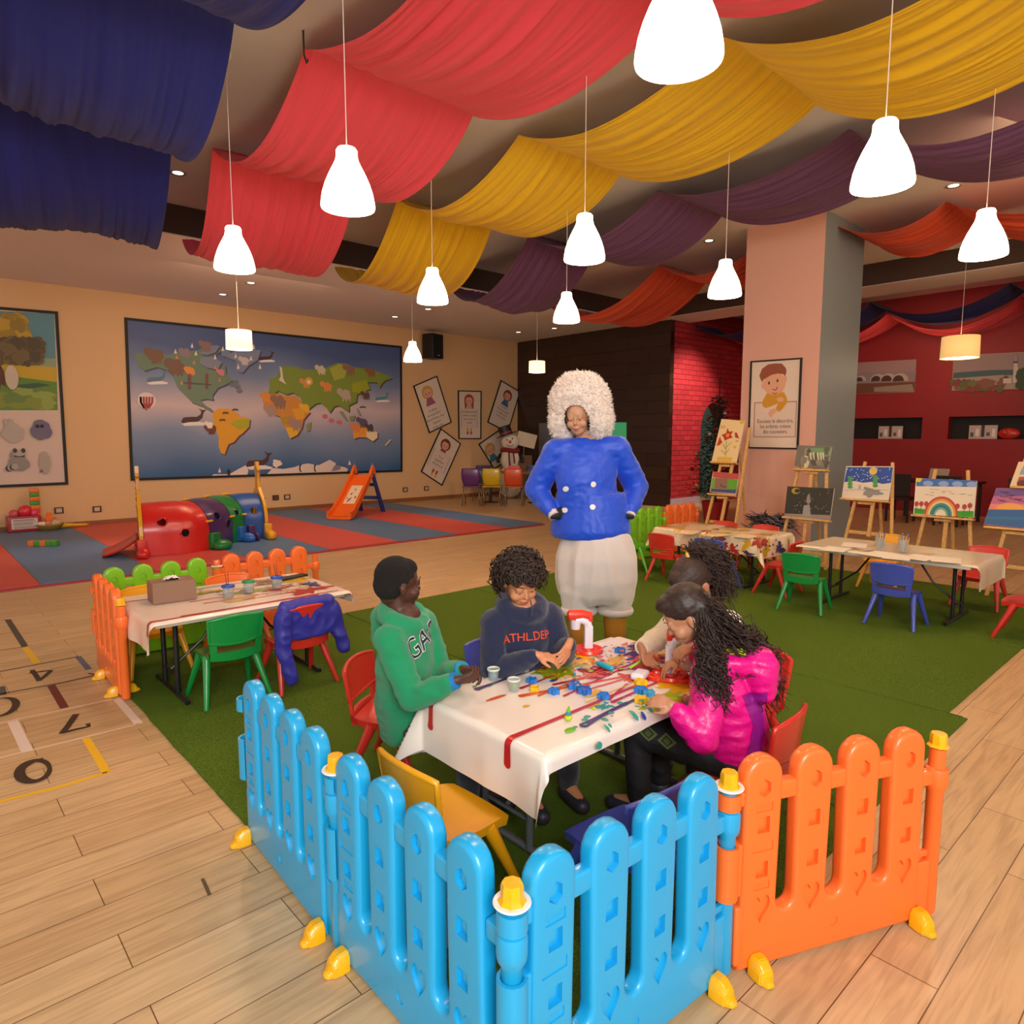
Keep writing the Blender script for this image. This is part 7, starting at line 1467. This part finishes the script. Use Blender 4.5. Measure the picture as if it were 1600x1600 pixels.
# ---------------------------------------------------------------- things on the tables
ZT = TH + .0045
def place(px, py, z=ZT): return P(px, py, z)
CLR = mat('#c4ccc8', .12, alpha=.28, coat=.4, name='clear_plastic')
TOYR, TOYW = pl('#e2381e'), mat('#e6e2ee', .35, coat=.3, name='glossy_white_plastic')
def toy_press(px, py, ang, s, label, big):
    q = place(px, py); t = empty('dough_press', q, ang, label, 'toy press', 'toy dough presses'); k = s
    bm = NB(); lathe(bm, [(0, 0), (.062 * k, 0), (.064 * k, .006 * k), (.060 * k, .016 * k), (.056 * k, .016 * k), (.05 * k, .008 * k), (.026 * k, .010 * k), (.024 * k, .018 * k), (0, .020 * k)], n=36)
    if big:
        for a in range(3): aa = a * 2.1 + .4; lathe(bm, [(0, .0), (.042, 0), (.042, .016), (.036, .018), (.032, .009), (0, .009)], (.062 * cos(aa), .062 * sin(aa), 0), 24)
    obj('base', bm, TOYR, t, True, angle=40)
    bm = NB(); h = .135 * k; box(bm, (0, 0, h * .42), (.036 * k, .030 * k, h * .84), bev=.007 * k); tube(bm, [(0, 0, h * .78), (-.006 * k, 0, h * .95), (-.028 * k, 0, h * 1.03), (-.055 * k, 0, h * 1.0)], [.018 * k, .019 * k, .018 * k, .017 * k], 12); cyl(bm, (-.055 * k, 0, h * 1.03), (-.055 * k, 0, h * .74), .022 * k, .019 * k, 20)
    obj('arm', bm, TOYW, t, True, angle=40)
    bm = NB(); cyl(bm, (-.055 * k, 0, h * .75), (-.055 * k, 0, h * .70), .017 * k, .014 * k, 16); obj('nozzle', bm, TOYR, t, True, angle=40)
    bm = NB(); tube(bm, [(.012 * k, 0, h * 1.12), (-.03 * k, 0, h * 1.16), (-.085 * k, 0, h * 1.17), (-.092 * k, 0, h * 1.165)], [.012 * k, .016 * k, .015 * k, .006 * k], 12, flat=1.5); box(bm, (.006 * k, 0, h * 1.06), (.018 * k, .034 * k, .022 * k), bev=.004 * k); obj('lever', bm, TOYR, t, True, angle=40)
    return t
toy_press(919, 1018, YAW * -1 + .1, 1.15, 'red and white toy press standing before the performer, unused', False)
toy_press(1047, 1058, -YAW + 3.0, 1.25, 'red and white toy press gripped by the girl in pink', True)
def cutter(px, py, col, lobes, label, s=1.0, ang=0.0, stack=0):
    q = place(px, py, ZT + stack); bm = NB(); r = .017 * s; n = lobes * 8; lo = []
    for kk, (rr_, z) in enumerate(((1, 0), (1, .016), (.86, .016), (.86, .0))): lo.append([bm.verts.new((r * rr_ * (1 + .24 * cos(lobes * a)) * cos(a), r * rr_ * (1 + .24 * cos(lobes * a)) * sin(a), z * s)) for a in [2 * pi * i / n for i in range(n)]])
    skinrings(bm, lo, cap=False, closed=True)
    cyl(bm, (0, 0, .010 * s), (0, 0, .013 * s), r * .9, r * .9, 20); o = obj('dough_cutter', bm, pl(col), None, True, loc=q, angle=45); o.rotation_euler = (0, 0, ang); return tag(o, label, 'dough cutter', 'dough cutters')
for a in [(831, 1066, '#1878d0', 5, 'blue flower dough cutter beside the clear cup with green dough', 1.15), (835, 1079, '#e8b808', 4, 'yellow dough cutter just below a blue one, left of the table', 1.1), (866, 1083, '#1878d0', 5, 'blue dough cutter standing alone left of the blue pair', 1.2),
          (897, 1075, '#1878d0', 6, 'larger blue dough cutter, back one of the pair in the middle', 1.45), (914, 1083, '#1464c0', 5, 'blue star shaped dough cutter, front one of the middle pair', 1.4), (943, 1091, '#1878d0', 5, 'blue dough cutter on the red paint drip, right of the pair', 1.25),
          (969, 1019, '#1878d0', 5, 'blue dough cutter at the far end of the table', 1.3), (1001, 1070, '#ecc008', 6, 'yellow dough cutter behind the blue cutters near the pink sleeve', 1.35), (1001, 1082, '#1878d0', 5, 'blue dough cutter near the hand in the pink sleeve', 1.35), (1002, 1097, '#ecc008', 5, 'yellow dough cutter nearest the hand in the pink sleeve', 1.35), (1014, 1086, '#3ca0c8', 5, 'turquoise dough cutter touching the fingers of the girl in pink', 1.2)]: cutter(*a)
def cupd(px, py, dough, label):
    q = place(px, py); t = empty('dough_cup', q, 0, label, 'cup', 'clear cups with dough'); bm = NB(); lathe(bm, [(0, .001), (.021, .001), (.024, .045), (.0228, .045), (.0198, .003), (0, .003)], n=24); obj('cup', bm, CLR, t, True, angle=40)
    bm = NB(); lathe(bm, [(.0238, .042), (.0275, .043), (.0275, .051), (.0245, .052), (.0240, .0455)], n=24); obj('rim', bm, mat('#d4dccc', .4), t, True)
    bm = NB(); ell(bm, (0, 0, .017), (.014, .013, .0125)); ell(bm, (.003, 0, .028), (.009, .009, .007)); obj('dough', bm, mat(dough, .7), t, True)
cupd(771, 1062, '#3c8cb0', 'clear dough cup nearest the boy in green'); cupd(820, 1049, '#3c6cb8', 'clear dough cup nearest the boy in navy'); cupd(803, 1079, '#6cac28', 'clear dough cup with green dough, nearest the camera')
a, b = place(932, 1040) + UZ * .014, place(958, 1050) + UZ * .014; bm = NB(); tube(bm, [a, a.lerp(b, .12), a.lerp(b, .5), a.lerp(b, .88), b], [.006, .0125, .0135, .0125, .006], 16); tag(obj('dough_roller', bm, pl('#18a4c0'), None, True), 'short turquoise dough roller in the middle of the table', 'roller')
q = place(1000, 1060); bm = NB(); box(bm, (0, 0, .016), (.09, .06, .03), bev=.014); o = tag(obj('white_case', bm, TOYW, None, True, loc=q), 'small rounded white case under the lime spatula', 'case'); o.rotation_euler = (0, 0, .3)
a, b = place(984, 1056) + UZ * .036, place(1008, 1041) + UZ * .040; bm = NB(); tube(bm, [a, a.lerp(b, .5), b], [.007, .006, .010], 10, flat=.6); tag(obj('toy_spatula', bm, pl('#a4cc1c'), None, True), 'lime green toy spatula lying across the white case', 'spatula')
q = place(1009, 1034); bm = NB(); lathe(bm, [(0, 0), (.03, 0), (.032, .022), (.028, .024), (0, .020)], n=24); tag(obj('dough_pot', bm, mat('#d8c8a4', .5), None, True, loc=q), 'low cream pot beside the hands of the girl in cream', 'pot')
def blobobj(name, px, py, parts, label, cat):
    q = place(px, py); bm = NB()
    for c, r_, mi in parts: ell(bm, c, r_, mi=mi)
    return tag(obj(name, bm, [mat('#b8c828', .7), mat('#2c8c9c', .7), mat('#e8c818', .7), mat('#6cb41c', .7)], None, True, loc=q), label, cat)
blobobj('dough_figure', 888, 1126, [((0, 0, .012), (.016, .014, .012), 0), ((0, 0, .026), (.011, .011, .010), 1), ((0, 0, .038), (.008, .008, .009), 3), ((.002, 0, .048), (.004, .004, .006), 3)], 'little stacked green and blue dough figure', 'dough figure')
blobobj('dough_disc', 891, 1142, [((0, 0, .004), (.026, .014, .004), 3)], 'flat oval of green dough nearest the right table edge', 'dough')
blobobj('dough_bowl_piece', 876, 1026, [((0, 0, .008), (.03, .02, .009), 3), ((.0, 0, .022), (.006, .006, .016), 2), ((-.02, 0, .02), (.012, .005, .005), 2), ((.02, 0, .016), (.01, .006, .006), 1)], 'yellow and green dough shape in the hands of the boy in navy', 'dough')
blobobj('dough_cone', 898, 1060, [((0, 0, .008), (.008, .008, .009), 1), ((0, 0, .018), (.005, .005, .009), 1)], 'tiny blue dough cone behind the blue cutters', 'dough')
blobobj('dough_fish', 928, 1108, [((0, 0, .004), (.009, .009, .004), 0), ((.02, 0, .004), (.006, .012, .004), 1)], 'small dough pieces beside the yellow paint spot', 'dough')
# tissue box, paint cups, tray
q = place(268, 941); t = empty('tissue_box', q, -.06, 'brown tissue box with a white tissue on the left table', 'tissue box'); bm = NB(); box(bm, (0.02, .07, .066), (.25, .17, .13), bev=.004); obj('box_shell', bm, mat('#8c6c58', .6, bump=.3, bscale=300), t)
bm = NB(); lathe(bm, [(.0, .1308), (.045, .1308), (.045, .132), (0, .132)], (0.02, .07, 0), 20); obj('slot', bm, mat('#3c2c24', .8), t)
bm = NB(); g = [[bm.verts.new((.02 + (i - 4) * .012 + .004 * sin(j), .07 + (j - 2) * .014, .132 + .026 * (1 - ((i - 4) / 4) ** 2) * (1 - ((j - 2) / 3) ** 2) + .005 * sin(i * 2.1 + j))) for j in range(5)] for i in range(9)]
for i in range(8):
    for j in range(4): bm.faces.new((g[i][j], g[i + 1][j], g[i + 1][j + 1], g[i][j + 1]))
obj('tissue', bm, mat('#efe6e0', .9), t, True)
def paintcup(px, py, lid, label, brushes):
    q = place(px, py); t = empty('paint_cup', q, 0, label, 'paint cup', 'lidded water cups for painting'); bm = NB(); lathe(bm, [(0, .001), (.032, .001), (.036, .075), (.034, .075), (.030, .004), (0, .004)], n=24); obj('cup', bm, CLR, t, True, angle=40)
    bm = NB(); lathe(bm, [(.012, .088), (.030, .086), (.041, .082), (.042, .070), (.040, .070), (.036, .078), (.012, .080)], n=24); obj('lid', bm, pl(lid), t, True, angle=40)
    bm = NB(); lathe(bm, [(0, .005), (.029, .005), (.031, .03), (0, .03)], n=20); obj('water', bm, mat('#a8988c', .2, trans=.4), t, True, angle=40)
    for i in range(brushes): bm = NB(); cyl(bm, (.004 * i, 0, .02), (-.012 + .018 * i, .01, .165), .0022, .0015, 6); obj('brush', bm, BLK, t)
paintcup(357, 934, '#1c4cb4', 'water cup with a blue lid and brushes, next to the tissue box', 2); paintcup(389, 926, '#108c4c', 'water cup with a green lid', 0); paintcup(433, 919, '#1c4cb4', 'water cup with a blue lid and brushes, furthest right', 2)
q = place(458, 903); bm = NB(); box(bm, (0, 0, .008), (.22, .07, .014), bev=.004); o = tag(obj('black_tray', bm, mat('#17161a', .4), None, loc=q), 'narrow black tray at the far side of the left table', 'tray'); o.rotation_euler = (0, 0, .25)
# smock on the red chair
bm = NB(); cx_, cy_ = 1.83, 3.95
caps(bm, (cx_ - .13, cy_ - .01, .552), (cx_ + .15, cy_ - .01, .552), .042); box(bm, (cx_, cy_ - .035, .45), (.33, .03, .20)); box(bm, (cx_ + .02, cy_ + .025, .47), (.3, .03, .15)); caps(bm, (cx_ - .16, cy_ - .035, .50), (cx_ - .17, cy_ - .05, .30), .05, .045); caps(bm, (cx_ - .17, cy_ - .05, .30), (cx_ - .13, cy_ - .07, .12), .045, .04)
caps(bm, (cx_ + .18, cy_ - .01, .5), (cx_ + .21, cy_ - .02, .36), .05, .045); caps(bm, (cx_ + .21, cy_ - .02, .36), (cx_ + .24, cy_ - .04, .24), .045, .04)
me = remesh(bm, .008, 4, .5, lambda p, n: .007 * (1 - 2.4 * abs(noise.noise(p * 12)))); o = tag(obj('painting_smock', me, mat('#2c2c94', .5, name='blue_nylon'), None, True), 'shiny blue smock with hanging sleeves thrown over the red chair back', 'smock')
# papers and pencil cups
rr = random.Random(6)
for k, (px, py, ang, l) in enumerate([(1305, 858, .1, 'leftmost on the long table'), (1335, 852, .3, 'overlapping the leftmost sheet at the back'), (1372, 866, -.2, 'left of the two pencil cups'), (1402, 871, .2, 'in front of the right pencil cup'), (1437, 872, -.1, 'right of the pencil cups'), (1478, 876, .25, 'near the right end of the table')]):
    q = place(px, py); bm = NB(); box(bm, (0, 0, .001 + .0012 * k), (.21, .30, .0008)); o = tag(obj('paper_sheet', bm, mat('#e4dccf', .8), None, loc=q), 'white paper sheet ' + l, 'paper', 'paper sheets on the long table'); o.rotation_euler = (0, 0, ang + 1.57)
q = P(1500, 898, .47); 
for k, (px, py, l) in enumerate([(1374, 858, 'left'), (1410, 862, 'right')]):
    q = place(px, py, ZT + .008); t = empty('pencil_cup', q, 0, f'glass cup full of pencils, {l} one of the two on the long table', 'pencil cup', 'glass pencil cups'); bm = NB(); lathe(bm, [(0, .001), (.035, .001), (.042, .11), (.040, .11), (.033, .005), (0, .005)], n=24); obj('glass', bm, CLR, t, True, angle=40)
    for i in range(11): a_ = 2.4 * i; bm = NB(); cyl(bm, (.018 * cos(a_), .018 * sin(a_), .008), (.042 * cos(a_ + .5), .042 * sin(a_ + .5), .13 + .04 * rr.random()), .0035, .0035, 6); obj('pencil', bm, mat(['#a8a4a0', '#8c7c6c', '#4c4c9c', '#c8b89c', '#5c5c60'][i % 5], .5), t)
for k, (px, py, ang, l) in enumerate([(1075, 832, .2, 'left'), (1120, 836, -.3, 'middle'), (1165, 838, .1, 'right')]):
    q = place(px, py); bm = NB(); box(bm, (0, 0, .002), (.2, .28, .001)); o = tag(obj('paper_sheet', bm, mat(['#dcc49c', '#d8bc90', '#e0c8a4'][k], .8), None, loc=q), f'paint stained paper sheet at the {l} of the splattered table', 'paper', 'paper sheets on the splattered table'); o.rotation_euler = (0, 0, ang + 1.57)
# loose wire on the floor
q = P(1166, 1492); bm = NB(); pts = [(.045 * cos(a) * (1 + .1 * sin(3 * a)), .03 * sin(a), .003) for a in [i * .35 for i in range(19)]] + [(-.02, .06, .003), (-.06, .085, .003)]; tube(bm, pts, .0012, 5); tag(obj('loose_wire', bm, BLK, loc=q), 'thin dark wire looped on the planks by the orange fence foot', 'wire')
